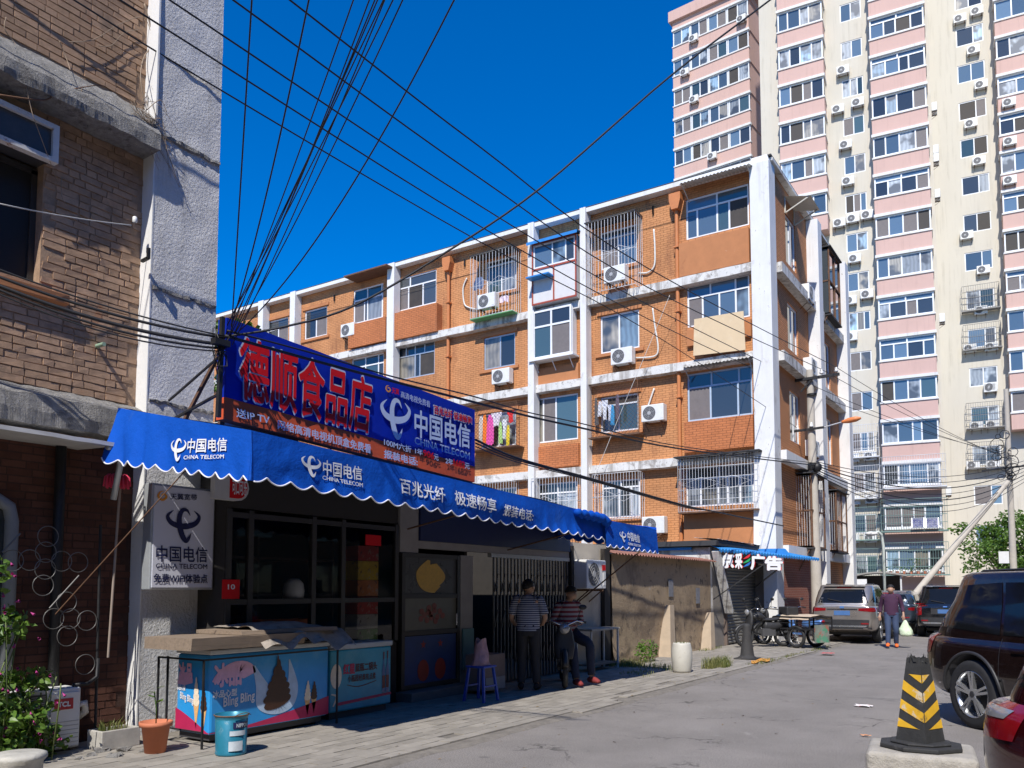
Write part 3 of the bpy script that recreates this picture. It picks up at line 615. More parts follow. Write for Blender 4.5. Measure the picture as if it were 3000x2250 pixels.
l.box(6.55, 6.575, 7.925, 8.2, .97, 1.22); l.box(7.375, 7.4, 7.925, 8.2, .97, 1.22); l.box(6.575, 7.375, 8.18, 8.2, .97, 1.22); part('shell', l, M('orange_plastic', (.62, .15, .02), .5), cr, True)
for i in range(5): part('bottle', MB().lathe([(.035, 0), (.035, .14), (.013, .2), (.013, .24), (.001, .24)], 8, (6.66 + i * .155, 8.02, .975)), M('brown_bottle', (.05, .02, .01), .2) if i == 0 else bpy.data.materials['brown_bottle'], cr, True)
hl = MB(); hl.lathe([(.001, .25), (.07, .24), (.12, .18), (.135, .09), (.125, 0), (.11, 0), (.1, .02)], 16, (7.02, 7.88, 1.485)); solo('helmet', hl, M('white_helmet', (.78, .78, .78), .25), 'white helmet hung behind the shop glass', 'helmet', (7.02, 7.88, 1.48))
# signs on the shop front
cs = thing('drink_sign', 'red and white rounded drink sign box at the top of the shop window', 'sign', (6.0, 7.6, 2.6))
a = Q('S5', 350, 215, Y=7.6); b = Q('S5', 545, 205, Y=7.6); c = Q('S5', 545, 85, Y=7.6); zlo, zhi = a.z, c.z + .0
x0, x1 = a.x, b.x; r = (zhi - zlo) / 2
pl = [(x0, zlo), (x1 - r, zlo)] + [(x1 - r + r * sin(t * pi / 8), zlo + r - r * cos(t * pi / 8)) for t in range(1, 8)] + [(x1 - r, zhi), (x0, zhi)]
part('box', MB().prism(pl, 7.6, 7.68, 'Y'), M('sign_white', (.55, .54, .52), .4), cs, True)
ins = [(x0 + (x1 - x0) * .42, zlo + .025), (x1 - r, zlo + .025)] + [(x1 - r + (r - .025) * sin(t * pi / 8), zlo + r - (r - .025) * cos(t * pi / 8)) for t in range(1, 8)] + [(x1 - r, zhi - .025), (x0 + (x1 - x0) * .42, zhi - .025)]
part('red_field', MB().prism(ins, 7.594, 7.6, 'Y'), INKR, cs, True)
l = MB(); put_text(l, '可口可乐', lambda u, v: Vector((x0 + (x1 - x0) * (.48 + .44 * u), 7.59, zlo + .07 + (zhi - zlo - .14) * v)), .02); part('lettering', l, INKW, cs, True)
for nm, zone, bx, txt in (('notice', 'S5', (392, 490, 790, 680), '10'), ('price_card', 'S5', (1212, 1300, 482, 428), None)):
    a = Q(zone, bx[0], bx[2], Y=SY - .02); b = Q(zone, bx[1], bx[2], Y=SY - .02); c = Q(zone, bx[1], bx[3], Y=SY - .02)
    nt_ = thing(nm, {'notice': 'small red notice with white figures on the shop glass', 'price_card': 'small bright red card high on the right shop pane'}[nm], 'notice', (a.x, a.y, a.z))
    part('card', MB().box(a.x, b.x, SY - .022, SY - .012, a.z, c.z), INKR, nt_, True)
    if txt:
        l = MB(); put_text(l, txt, lambda u, v: Vector((a.x + (b.x - a.x) * (.3 + .4 * u), SY - .025, a.z + (c.z - a.z) * (.5 + .25 * v))), .02); part('lettering', l, INKW, nt_, True)

# ------------------------------------------------------------------ telecom light box on the pillar
lx = thing('light_box_sign', 'pale upright telecom light box sign with navy lettering beside the shop window', 'sign', (5.47, 7.95, 1.6))
part('case', MB().box(5.085, 5.87, 7.905, 8.05, 1.59, 2.72), GFRAME, lx, True, bevel=.01)
fc = part('panel', MB().box(5.11, 5.845, 7.895, 7.904, 1.615, 2.695), LBOX, lx, True)
def layq(zone, bl, br, tr, tl, off=Vector((0, 0, 0)), **k): return bil(Q(zone, *bl, **k) + off, Q(zone, *br, **k) + off, Q(zone, *tr, **k) + off, Q(zone, *tl, **k) + off)
l = MB(); k = dict(Y=7.889)
put_text(l, '中国电信', layq('L3', (1380, 1495), (1830, 1500), (1830, 1370), (1380, 1350), **k), .012)
put_text(l, 'CHINA TELECOM', layq('L3', (1378, 1553), (1830, 1560), (1830, 1518), (1378, 1510), **k), .012)
put_text(l, '免费WIFI体验点', layq('L4', (1245, 155), (1680, 162), (1680, 92), (1245, 85), **k), .02)
horn_logo(l, layq('L3', (1480, 1315), (1760, 1325), (1760, 1035), (1480, 1025), **k), .5, .5, .5, .5)
put_text(l, '天翼宽带', layq('L3', (1505, 945), (1740, 955), (1740, 900), (1505, 890), **k), .01); part('lettering', l, INKN, lx, True)
l = MB(); fn = layq('L3', (1390, 955), (1490, 960), (1490, 870), (1390, 865), **k); stroke(l, [(.35, .55, .1), (.6, .7, .16), (.8, .4, .2), (.45, .1, .22), (.1, .4, .2), (.25, .85, .14), (.6, .98, .03)], fn); part('swirl', l, INKO, lx, True)

# ------------------------------------------------------------------ blue awning
aw = thing('shop_awning', 'long blue fabric awning with white scalloped trim and telecom lettering', 'awning', (9.0, 6.9, 2.4))
AX0, AX1, AX2, AYF, AYW = 4.62, 11.23, 13.22, 5.75, 7.80
def atop(x): return 2.97 - (x - AX0) * .036 if x < AX1 else 2.66 - (x - AX1) * .02
def scal(t): return .055 * abs(sin(pi * t))
def hang(x, s_):
    return 0
l = MB()
def roof(u, v):
    x = AX0 + (AX1 - AX0) * u; y = AYW + (AYF - AYW) * v; zt = 3.42 - (x - AX0) * .03
    z_ = zt + (atop(x) - zt) * v + .02 * noise.noise(Vector((x * 1.1, y * 1.5, 0))) - .035 * sin(pi * v) * abs(sin(pi * (x - AX0) / 1.7))
    return (x, y, z_ + .004)
l.grid(roof, 70, 10)
def front(u, v):
    x = AX0 + (AX1 - AX0) * u; zt = atop(x); dp_ = .42 - .05 * u + (0.055 * (abs(sin(pi * x / .265)) - .5))
    w_ = .06 * noise.noise(Vector((x * .9, 0, v * 1.2))) + .035 * noise.noise(Vector((x * 2.6 + v * 1.5, 4, v * 1.5))) + .012 * noise.noise(Vector((x * 8, 1, v * 3)))
    return (x, AYF - .03 * v + w_ * v + .02 * sin(x * 3.7) * v * v, zt - dp_ * v)
l.grid(front, 420, 7)
def side(u, v):
    y = AYF + (AYW - AYF) * u; zt = 2.97 + (3.42 - 2.97) * u; dp_ = .43 + .12 * u + (0.055 * (abs(sin(pi * y / .20)) - .5))
    if u < .14: dp_ -= .0
    return (AX0 - .07 * v * (0.2 + u) + (.05 * noise.noise(Vector((0, y * 2, v))) + .035 * noise.noise(Vector((3, y * 5.5 + v, v))) - .05 * u * u * abs(sin(y * 9 + v))) * v, y + .02 * u * v, zt - dp_ * v)
l.grid(side, 200, 7)
l.grid(lambda u, v: Vector(side(0, v)).lerp(Vector(front(0, v)), u) + Vector((-.022, -.022, .0)) * sin(pi * u) * (.3 + v), 6, 7)
part('canopy', l, AWN, aw, True)
l = MB()
def roof2(u, v):
    x = AX1 - .03 + (AX2 - AX1) * u; y = 7.75 + (AYF - .05 - 7.75) * v; return (x, y, 2.96 + (2.66 - (x - AX1) * .02 - 2.96) * v + .03 * noise.noise(Vector((x * 2, y * 2, 5))))
l.grid(roof2, 24, 8)
def front2(u, v):
    x = AX1 - .03 + (AX2 - AX1) * u; dp_ = .40 + .05 * (abs(sin(pi * x / .21)) - .5); return (x, AYF - .05 - .04 * v + .03 * noise.noise(Vector((x * 1.8, 2, v))) * v, 2.66 - (x - AX1) * .02 - dp_ * v)
l.grid(front2, 130, 6)
def side2(u, v):
    y = AYF - .05 + (7.75 - AYF) * u; dp_ = .40 + .05 * (abs(sin(pi * y / .21)) - .5); return (AX2 - .03, y, 2.66 + .3 * u - dp_ * v)
l.grid(side2, 100, 5); part('canopy', l, AWN, aw, True, label='smaller lower blue canopy at the far end of the awning')
# crumpled roll where the two canopies meet
l = MB(); l.tube([(AX1 - .9 + .95 * i / 14, AYF - .06 + .015 * sin(i * 1.7), atop(AX1 - .9 + .95 * i / 14) - .07 + .02 * sin(i * 2.3)) for i in range(15)], .055, 9, .075); part('rolled_fabric', l, AWN, aw, True)
tr = MB()
tr.tube([Vector(front(i / 420, 1)) + Vector((0, -.004, -.002)) for i in range(421)], .0075, 5); tr.tube([Vector(side(i / 200, 1)) + Vector((-.004, 0, -.002)) for i in range(201)], .0075, 5)
tr.tube([Vector(front2(i / 130, 1)) + Vector((0, -.004, -.002)) for i in range(131)], .007, 5); tr.tube([Vector(side2(i / 100, 1)) for i in range(101)], .006, 5)
part('trim', tr, M('white_trim', (.78, .79, .84), .7, var=.05), aw, True)
fr = MB()
for x in (AX0 + .05, 6.6, 8.8, 11.4, 13.5):
    z1 = (atop(x) - .02); fr.cyl((x, AYF + .03, z1 - .03), (x, AYW - .06 if x < 6.1 else 7.66, 3.30 - (x - AX0) * .03 if x < AX1 else 2.9), .014, n=6)
for x, yb, zb in ((8.86, 7.66, 2.45), (11.4, 7.64, 2.25), (13.6, 7.64, 1.25)): fr.cyl((x, AYF + .05, atop(x) - .05), (x + .05, yb, zb), .013, n=6)
fr.cyl((AX0 + .06, AYF + .03, atop(AX0) - .06), (AX1, AYF + .03, atop(AX1 - .1) - .06), .016, n=6); fr.cyl((AX1, AYF, 2.64), (AX2 - .06, AYF, 2.60), .014, n=6)
fr.cyl((4.72, 6.6, 2.85), (4.2, 8.05, 1.35), .006, n=5)
part('frame', fr, RUST, aw, True)
l = MB(); k = dict(Y=AYF - .02)
def onfront(fn):
    def g(u, v):
        p = fn(u, v); far = p.x > AX1
        if far: q = front2((p.x - AX1 + .03) / (AX2 - AX1), max(0, min(1, (2.66 - (p.x - AX1) * .02 - p.z) / .4)))
        else: q = front((p.x - AX0) / (AX1 - AX0), max(0, min(1, (atop(p.x) - p.z) / .40)))
        return Vector((p.x, q[1] - .010, p.z))
    return g
def onside(fn):
    def g(u, v):
        p = fn(u, v); uu = (p.y - AYF) / (AYW - AYF); q = side(uu, max(0, min(1, (2.97 + .45 * uu - p.z) / (.43 + .12 * uu)))); return Vector((q[0] - .010, p.y, p.z))
    return g
_lay0 = layq
def layq(*a, **kk): return onfront(_lay0(*a, **kk)) if 'Y' in kk else onside(_lay0(*a, **kk))
put_text(l, '中国电信', layq('M1', (800, 1180), (1065, 1215), (1065, 1125), (800, 1075), **k), .012); put_text(l, 'CHINA TELECOM', layq('M1', (797, 1208), (1068, 1262), (1068, 1234), (797, 1182), **k), .012)
horn_logo(l, layq('M1', (650, 1178), (780, 1200), (780, 1070), (650, 1040), **k), .5, .5, .5, .5)
put_text(l, '百兆光纤', layq('S6', (165, 105), (470, 175), (470, 70), (165, 0), **k), .015); put_text(l, '极速畅享', layq('S6', (545, 182), (830, 248), (830, 150), (545, 85), **k), .015)
put_text(l, '报装电话:', layq('S6', (885, 258), (1090, 302), (1090, 230), (885, 183), **k), .025)
put_text(l, '中国电信', layq('S6', (1725, 435), (1815, 452), (1815, 398), (1725, 372), **k), .02); put_text(l, 'CHINA TELECOM', layq('S6', (1722, 466), (1818, 482), (1818, 466), (1722, 448), **k), .012)
horn_logo(l, layq('S6', (1672, 440), (1714, 448), (1714, 382), (1672, 370), **k), .5, .5, .5, .5)
k = dict(X=AX0 - .05)
put_text(l, '中国电信', layq('L3', (1640, 535), (1975, 510), (1975, 395), (1640, 405), **k), .015); put_text(l, 'CHINA TELECOM', layq('L3', (1615, 590), (1955, 578), (1955, 543), (1615, 556), **k), .015)
horn_logo(l, layq('L3', (1500, 605), (1620, 600), (1620, 405), (1500, 412), **k), .5, .5, .5, .5)
part('lettering', l, INKW, aw, True)
layq = _lay0

# ------------------------------------------------------------------ big shop sign above the awning
sg = thing('shop_sign', 'big blue shop signboard with red outlined characters and an orange strip', 'sign', (7.5, 7.2, 3.3))
SGY = 7.10
ca = {'TL': P(665, 930, Y=SGY), 'BL': P(648, 1225, Y=SGY), 'TR': P(1391, 1201, Y=SGY), 'BR': P(1386, 1412, Y=SGY)}
for kk, (dx) in (('BL', .02), ('BR', .02)): ca[kk].x = ca['T' + kk[1]].x
F1 = bil(ca['BL'], ca['BR'], ca['TR'], ca['TL'])
l = MB(); dd = Vector((0, .14, 0))
def slab(mb, fn, v0, v1, n=24):
    mb.grid(lambda u, v: fn(u, v0 + (v1 - v0) * v), n, 4, False); mb.grid(lambda u, v: fn(u, v0 + (v1 - v0) * v) + dd, n, 4, False)
    mb.grid(lambda u, v: fn(u, v1) + dd * v, n, 1, False); mb.grid(lambda u, v: fn(u, v0) + dd * v, n, 1, False); mb.grid(lambda u, v: fn(0, v0 + (v1 - v0) * u) + dd * v, 2, 1, False); mb.grid(lambda u, v: fn(1, v0 + (v1 - v0) * u) + dd * v, 2, 1, False)
WF = lambda u, v: F1(u, v) + Vector((0, .012 * noise.noise(Vector((u * 9, v * 2, 0))), 0))
slab(l, WF, .215, 1.0); part('panel', l, SIGNB, sg, True)
l = MB(); slab(l, lambda u, v: WF(u, v) + Vector((0, -.003, 0)), 0, .2145); part('strip', l, SIGNR, sg, True)
l = MB()
for u in (.02, .25, .5, .75, .98):
    p = F1(u, 0); l.bar(p + Vector((0, .17, -.3)), p + Vector((0, .17, 1.1)), .05); l.bar(p + Vector((0, .19, .8)), p + Vector((0, 1.1, -.25)), .035)
part('frame', l, RUST, sg, True)
def mk(zone, bl, br, tr_, tl, off): return layq(zone, bl, br, tr_, tl, off=Vector((0, -off, 0)), Y=SGY - .01)
big = ((228, 662), (1108, 908), (1128, 535), (228, 235))
l = MB(); put_text(l, '德顺食品店', mk('M1', *big, .012), .036); part('outline', l, INKWB, sg, True)
l = MB(); put_text(l, '德顺食品店', mk('M1', (231, 658), (1104, 902), (1123, 541), (231, 241), .02), .021)
for tx, bx in (('906', (1467, 1050, 1540, 1075, 1540, 1032, 1467, 1008)), ('1682', (1672, 1115, 1748, 1132, 1748, 1092, 1672, 1072)), ('天翼', (1255, 628, 1303, 640, 1303, 604, 1255, 588))):
    put_text(l, tx, mk('M1', bx[0:2], bx[2:4], bx[4:6], bx[6:8], .02), .02)
part('red_lettering', l, INKR, sg, True)
l = MB()
for tx, bx, bo in (('送IP TV', (208, 788, 430, 838, 430, 778, 208, 728), .02), ('网络高清电视机顶盒免费看', (487, 868, 1115, 1035, 1115, 975, 487, 805), .02), ('中国电信', (1412, 918, 1785, 1000, 1785, 850, 1412, 735), .02), ('CHINA TELECOM', (1412, 968, 1783, 1075, 1783, 1030, 1412, 922), .02),
                   ('100M六折', (1205, 978, 1388, 1032, 1388, 985, 1205, 930), .015), ('1年', (1415, 1036, 1465, 1050, 1465, 1008, 1415, 994), .015), ('元', (1542, 1076, 1572, 1084, 1572, 1044, 1542, 1034), .015), ('2年', (1620, 1102, 1670, 1115, 1670, 1075, 1620, 1060), .015), ('元', (1750, 1135, 1782, 1142, 1782, 1105, 1750, 1095), .015),
                   ('报装电话:', (1205, 1062, 1430, 1118, 1430, 1065, 1205, 1008), .03), ('高清电视免费看', (1318, 655, 1515, 725, 1515, 682, 1318, 612), .005)):
    put_text(l, tx, mk('M1', bx[0:2], bx[2:4], bx[4:6], bx[6:8], .014), bo)
horn_logo(l, mk('M1', (1188, 915), (1376, 948), (1376, 690), (1188, 650), .014), .5, .5, .5, .5)
put_text(l, '百兆光纤 极速畅享!', mk('M1', (1538, 770), (1800, 842), (1800, 786), (1538, 703), .012), .05)
part('pale_lettering', l, INKWB, sg, True)
l = MB(); put_text(l, '百兆光纤 极速畅享!', mk('M1', (1541, 766), (1797, 838), (1797, 790), (1541, 708), .02), .02); part('red_slogan', l, INKR, sg, True)
l = MB(); fn = mk('M1', (1213, 615), (1255, 628), (1255, 582), (1213, 568), .016); stroke(l, [(.35, .55, .1), (.6, .7, .16), (.8, .4, .2), (.45, .1, .22), (.1, .4, .2), (.25, .85, .14), (.6, .98, .03)], fn); part('swirl', l, INKO, sg, True)
# little corrugated roof between pillar and sign
l = MB(); l.grid(lambda u, v: (5.75 + 1.3 * u, 7.3 + .9 * v, 3.44 + .03 * v + .018 * sin(u * 52)), 80, 2, False); solo('corrugated_sheet', l, GREYR, 'grey corrugated sheet on the shop roof beside the big sign', 'roof sheet', (6.3, 7.7, 3.4))
# ================================================================== facade helpers
def fbox(mb, fr, u0, u1, v0, v1, w0, w1):
    vs = [fr(u, v, w_) for w_ in (w0, w1) for (u, v) in ((u0, v0), (u1, v0), (u1, v1), (u0, v1))]
    mb.add(vs, [(0, 1, 2, 3), (7, 6, 5, 4), (0, 4, 5, 1), (1, 5, 6, 2), (2, 6, 7, 3), (3, 7, 4, 0)], False)
def wall_holes(mb, fr, u0, u1, v0, v1, holes, depth=.14, w=0.0):
    us = sorted({u0, u1} | {h[0] for h in holes} | {h[1] for h in holes}); vs_ = sorted({v0, v1} | {h[2] for h in holes} | {h[3] for h in holes})
    us = [u for u in us if u0 <= u <= u1]; vs_ = [v for v in vs_ if v0 <= v <= v1]
    for i in range(len(us) - 1):
        for j in range(len(vs_) - 1):
            cu, cv = (us[i] + us[i + 1]) / 2, (vs_[j] + vs_[j + 1]) / 2
            if any(h[0] < cu < h[1] and h[2] < cv < h[3] for h in holes): continue
            mb.quad(fr(us[i], vs_[j], w), fr(us[i + 1], vs_[j], w), fr(us[i + 1], vs_[j + 1], w), fr(us[i], vs_[j + 1], w))
    for h in holes:
        a, b, c, d = h[:4]
        for (p, q) in (((a, c), (b, c)), ((b, c), (b, d)), ((b, d), (a, d)), ((a, d), (a, c))):
            mb.quad(fr(p[0], p[1], w), fr(q[0], q[1], w), fr(q[0], q[1], w - depth), fr(p[0], p[1], w - depth))
def fwin(root, fr, u0, u1, v0, v1, w=-.06, cols=(0, .5, 1), transom=None, tcols=None, frame=None, mats=None, tmats=None, t=.05, flip=True, ft=.05):
    """window part with frame bars, one pane sub-part per light; fractions run left to right as seen from the street"""
    frame = frame or WFRAME; L = lambda f: (u1 - (u1 - u0) * f) if flip else (u0 + (u1 - u0) * f)
    m = MB(); fbox(m, fr, u0, u1, v0, v0 + t, w, w + ft); fbox(m, fr, u0, u1, v1 - t, v1, w, w + ft); fbox(m, fr, u0, u0 + t, v0 + t, v1 - t, w, w + ft); fbox(m, fr, u1 - t, u1, v0 + t, v1 - t, w, w + ft)
    vt = v1 - t if transom is None else v1 - (v1 - v0) * transom; panes = []
    if transom is not None:
        fbox(m, fr, u0 + t, u1 - t, vt - t / 2, vt + t / 2, w + .002, w + ft - .002); tcols = tcols or cols
        for c in tcols[1:-1]: fbox(m, fr, L(c) - t / 2, L(c) + t / 2, vt + t / 2, v1 - t, w + .003, w + ft - .003)
        for i in range(len(tcols) - 1): panes.append((L(tcols[i]), L(tcols[i + 1]), vt, v1 - t, (tmats or mats or [GL_D])[i % len(tmats or mats or [GL_D])]))
    vb = vt - t / 2 if transom is not None else vt
    for c in cols[1:-1]: fbox(m, fr, L(c) - t / 2, L(c) + t / 2, v0 + t, vb, w + .003, w + ft - .003)
    mats = mats or [GL_D]
    for i in range(len(cols) - 1): panes.append((L(cols[i]), L(cols[i + 1]), v0 + t, vb, mats[i % len(mats)]))
    wn_ = part('window', m, frame, root, True)
    for (a, b, c, d, mt) in panes:
        pm_ = MB(); a, b = min(a, b), max(a, b); wz = w + ft * .35
        fbox(pm_, fr, a - .004, b + .004, c - .004, d + .004, wz, wz + .006); part('pane', pm_, mt, wn_, True)
    return wn_
def cage(root, fr, u0, u1, v0, v1, w0, w1, bars=14, mat=None, rails=3, name='security_cage', r=.009, top=True):
    """box of bars standing off the wall from w0 to w1"""
    m = MB(); mat = mat or BARW
    for i in range(bars + 1):
        u = u0 + (u1 - u0) * i / bars; m.cyl(fr(u, v0, w1), fr(u, v1, w1), r, n=5, caps=False)
    ns = max(2, int((w1 - w0) / .13))
    for u in (u0, u1):
        for i in range(ns): w_ = w0 + (w1 - w0) * i / ns; m.cyl(fr(u, v0, w_), fr(u, v1, w_), r, n=5, caps=False)
    for i in range(rails):
        v = v0 + (v1 - v0) * i / (rails - 1); m.tube([fr(u0, v, w0), fr(u0, v, w1), fr(u1, v, w1), fr(u1, v, w0)], r * 1.15, 5)
    if top:
        for i in range(6):
            u = u0 + (u1 - u0) * (i + .5) / 6; m.cyl(fr(u, v0, w0), fr(u, v0, w1), r, n=4, caps=False)
    # lozenge ornament
    for (a, b) in ((.08, .55), (.45, .95)):
        ua, ub = u0 + (u1 - u0) * a, u0 + (u1 - u0) * b; vm = v0 + (v1 - v0) * .5; dv = min(.2, (v1 - v0) * .16)
        m.tube([fr(ua, vm, w1), fr((ua + ub) / 2, vm + dv, w1), fr(ub, vm, w1), fr((ua + ub) / 2, vm - dv, w1)], r * .9, 4, closed=True)
    return part(name, m, mat, root, True)
# one outdoor air conditioner: x = width, front towards -y
def make_ac(name, label, group, w=.80, d=.30, h=.56, grille=None, legs=True):
    a = thing(name, label, 'air conditioner', (0, 0, 0), 0, group)
    part('case', MB().box(-w / 2, w / 2, -d, 0, 0, h), ACW, a, bevel=.018)
    cx_, cz_ = -w * .14, h * .5; r = h * .41
    m = MB(); m.lathe([(.001, -.004), (r, -.004)], 24, (cx_, -d - .001, cz_), 'Y'); part('fan_recess', m, grille or ACD, a)
    m = MB()
    for k_ in range(1, 5): ring(m, (cx_, -d - .006, cz_), r * k_ / 4.2 + .01, .0035, 18)
    for k_ in range(6): m.bar((cx_, -d - .006, cz_), (cx_ + r * cos(k_ * pi / 3 + .3), -d - .006, cz_ + r * sin(k_ * pi / 3 + .3)), .006)
    m.cyl((cx_, -d - .012, cz_), (cx_, -d, cz_), r * .27, n=12); part('fan_guard', m, ACG, a)
    m = MB(); m.box(w * .34, w * .47, -d - .006, -d + .002, h * .12, h * .9); part('side_cover', m, ACW, a)
    if legs:
        m = MB()
        for x in (-w * .35, w * .35): m.box(x - .02, x + .02, -d, .06, -.045, -.004); m.bar((x, -d * .9, -.03), (x, .05, -.28), .02, .02)
        part('bracket', m, RUST, a)
    return a

# ================================================================== ORANGE APARTMENT BLOCK
XO, YE = 25.5, 7.06; OT = 15.2
ob = thing('orange_apartment_block', 'five storey orange painted brick apartment block with white pillars and ledges', 'apartment block', (25.5, 20, 0))
fo = lambda u, v, w_: Vector((XO - w_, u, v)); fe = lambda u, v, w_: Vector((u, YE - w_, v))
def RU(zone, xl, yt, yb, xr, w_=0.0):
    a = Q(zone, xl, yt, X=XO - w_); b = Q(zone, xl, yb, X=XO - w_); c = Q(zone, xr, (yt + yb) / 2, X=XO - w_); return (c.y, a.y, b.z, a.z)
K, D_, C_, T_, Y_, B_, G_, P_ = GL_K, GL_D, GL_C, GL_T, GL_Y, GL_B, GL_S, GL_P
wins = [  # zone rect, columns, transom, transom columns, panes, transom panes, frame
 (RU('O4', 300, 515, 840, 815), (0, .18, .50, .69, 1), .29, (0, .5, 1), [B_, B_, T_, K], [B_, T_], WFRAME),
 (RU('O4', 310, 1215, 1550, 820), (0, .25, .52, .78, 1), .30, (0, .38, .78, 1), [G_, B_, B_, P_], [B_, B_, P_], WFRAME),
 (RU('O5', 160, 375, 730, 650), (0, .36, .78, 1), .30, (0, .38, .80, 1), [G_, D_, D_], [D_, D_, D_], BFRAME),
 (RU('O5', 150, 1075, 1370, 660), (0, .22, .48, .62, .80, 1), .30, (0, .5, 1), [C_, Y_, C_, C_, P_], [D_, D_], WFRAME),
 (RU('O2', 1450, 420, 770, 1790), (0, .48, 1), .2, (0, 1), [G_, B_], [D_], WFRAME),
 (RU('O2', 1450, 1195, 1540, 1810), (0, .48, 1), None, None, [Y_, P_], None, WFRAME),
 (RU('O3', 1385, 500, 815, 1720), (0, .48, 1), .24, (0, 1), [D_, T_], [K], WFRAME),
 (RU('O3', 1395, 1235, 1565, 1735), (0, .45, .76, 1), .2, (0, .5, 1), [C_, D_, C_], [D_, D_], WFRAME),
 (RU('O3', 810, 510, 905, 1185), (0, .18, .48, 1), None, None, [Y_, G_, T_], None, WFRAME),
 (RU('O3', 830, 1260, 1560, 1180), (0, .5, 1), .3, (0, .5, 1), [D_, C_], [D_, D_], WFRAME),
 (RU('O2', 395, 690, 1000, 670), (0, .5, 1), .16, (0, 1), [T_, C_], [D_], WFRAME),
 (RU('O2', 372, 1395, 1690, 660), (0, .52, 1), None, None, [Y_, D_], None, GFRAME),
 (RU('O3', 330, 650, 950, 640), (0, .5, 1), None, None, [D_, C_], None, WFRAME),
 (RU('O3', 330, 1310, 1600, 640), (0, .5, 1), None, None, [D_, D_], None, WFRAME),
 (RU('O6', 1655, 205, 485, 2000), (0, .30, .66, 1), .31, (0, .34, 1), [G_, K, D_], [D_, D_], WFRAME),
 (RU('O6', 1645, 800, 1080, 1985), (0, .5, .62, 1), .30, (0, .27, .5, .74, 1), [Y_, D_, K], [D_, D_, D_, D_], GFRAME),
 (RU('O6', 1285, 300, 590, 1540), (0, .36, .46, .95, 1), .32, (0, .46, .93, 1), [G_, D_, C_, D_], [T_, T_, D_], WFRAME),
 (RU('O6', 1270, 890, 1160, 1545), (0, .42, .82, 1), .3, (0, .42, .82, 1), [D_, T_, D_], [D_, D_, D_], WFRAME),
 (RU('O6', 865, 480, 725, 1055), (0, .5, 1), .36, (0, 1), [D_, G_], [D_], WFRAME),
 (RU('O6', 545, 570, 790, 720), (0, .5, 1), .36, (0, 1), [D_, G_], [D_], WFRAME),
 (RU('O6', 330, 650, 860, 440), (0, .5, 1), .36, (0, 1), [D_, D_], [D_], WFRAME),
]
m = MB(); wall_holes(m, fo, 6.95, 48, 0, OT - .15, [w_[0] for w_ in wins], .14); part('front_wall', m, OBRICK, ob, True)
m = MB(); ew = [(27.4, 28.7, 12.55, 14.25), (27.4, 28.7, 9.6, 11.2), (27.4, 28.7, 6.5, 8.2), (32.0, 33.6, 12.4, 14.2), (32.0, 33.6, 9.4, 11.2), (32.0, 33.6, 6.4, 8.2), (32.0, 33.6, 3.3, 5.2)]
wall_holes(m, fe, 25.6, 35.5, 0, OT - .15, ew, .14); part('end_wall', m, OBRICK_E, ob, True)
m = MB(); m.box(25.8, 35.4, 7.2, 48, 0, OT - .2); part('core', m, M('dark_inside', (.02, .018, .017), .9), ob, True)
for rc, cols, tr_, tc_, pn, tp, fr_ in wins: fwin(ob, fo, *rc, w=-.09, cols=cols, transom=tr_, tcols=tc_, mats=pn, tmats=tp, frame=fr_, t=.055)
for e_ in ew: fwin(ob, fe, *e_, w=-.10, cols=(0, .5, 1), mats=[D_, B_], flip=False)
# ledges, cornice, pillars
for zt in (11.93, 9.08, 5.92, 2.95):
    m = MB(); n = 90; pr = [(0, .0), (.26, -.02), (.27, -.30), (0, -.32)]; vs = []
    for i in range(n + 1):
        u = 7.45 + (48 - 7.45) * i / n
        for (w_, dz) in pr: vs.append(fo(u, zt + dz + .02 * noise.noise(Vector((u * 2.2, dz * 9, zt))), w_ + .02 * noise.noise(Vector((u * 2.6, 5, zt + dz)))))
    m.add(vs, [(i * 4 + k_, (i + 1) * 4 + k_, (i + 1) * 4 + (k_ + 1) % 4, i * 4 + (k_ + 1) % 4) for i in range(n) for k_ in range(4)], False); part('ledge', m, WHITEW, ob, True)
    m = MB(); fbox(m, fe, 25.76, 30.2, zt - .32, zt, 0, .3); fbox(m, fe, 30.8, 34.9, zt - .32, zt, 0, .3); part('ledge', m, WHITEW if zt > 9 else WHITEP, ob, True)
m = MB(); fbox(m, fo, 7.5, 48, OT - .17, OT - .02, -.2, .33); part('cornice', m, WHITEP, ob, True)
m = MB(); fbox(m, fe, 25.3, 35.7, OT - .13, OT - .03, -.2, .20); part('cornice', m, WHITEW, ob, True)
m = MB(); m.box(25.2, 35.6, 6.88, 48, OT - .015, OT + .035); part('roof', m, ROOFB, ob, True)
def px_u(zone, x, y, w_=0): return Q(zone, x, y, X=XO - w_).y
for a, b in ((('O6', 460, 430), ('O6', 502, 430)), (('O6', 735, 350), ('O6', 778, 350)), (('O6', 1575, 100), ('O6', 1635, 100)), (('O2', 775, 400), ('O2', 830, 400)), (('O2', 1255, 250), ('O2', 1310, 250))):
    m = MB(); fbox(m, fo, px_u(*b, .42), px_u(*a, .42), 0, OT - .01, 0, .42); part('pillar', m, WHITEP, ob, True, bevel=.02)
yl, yr = P(2197, 600, X=25.08).y, P(2254, 600, X=25.08).y
m = MB(); lv = [(0, .3), (2.70, .3), (2.72, .31), (4.4, .22), (6.2, .0), (15.0, 0), (15.22, .0)]
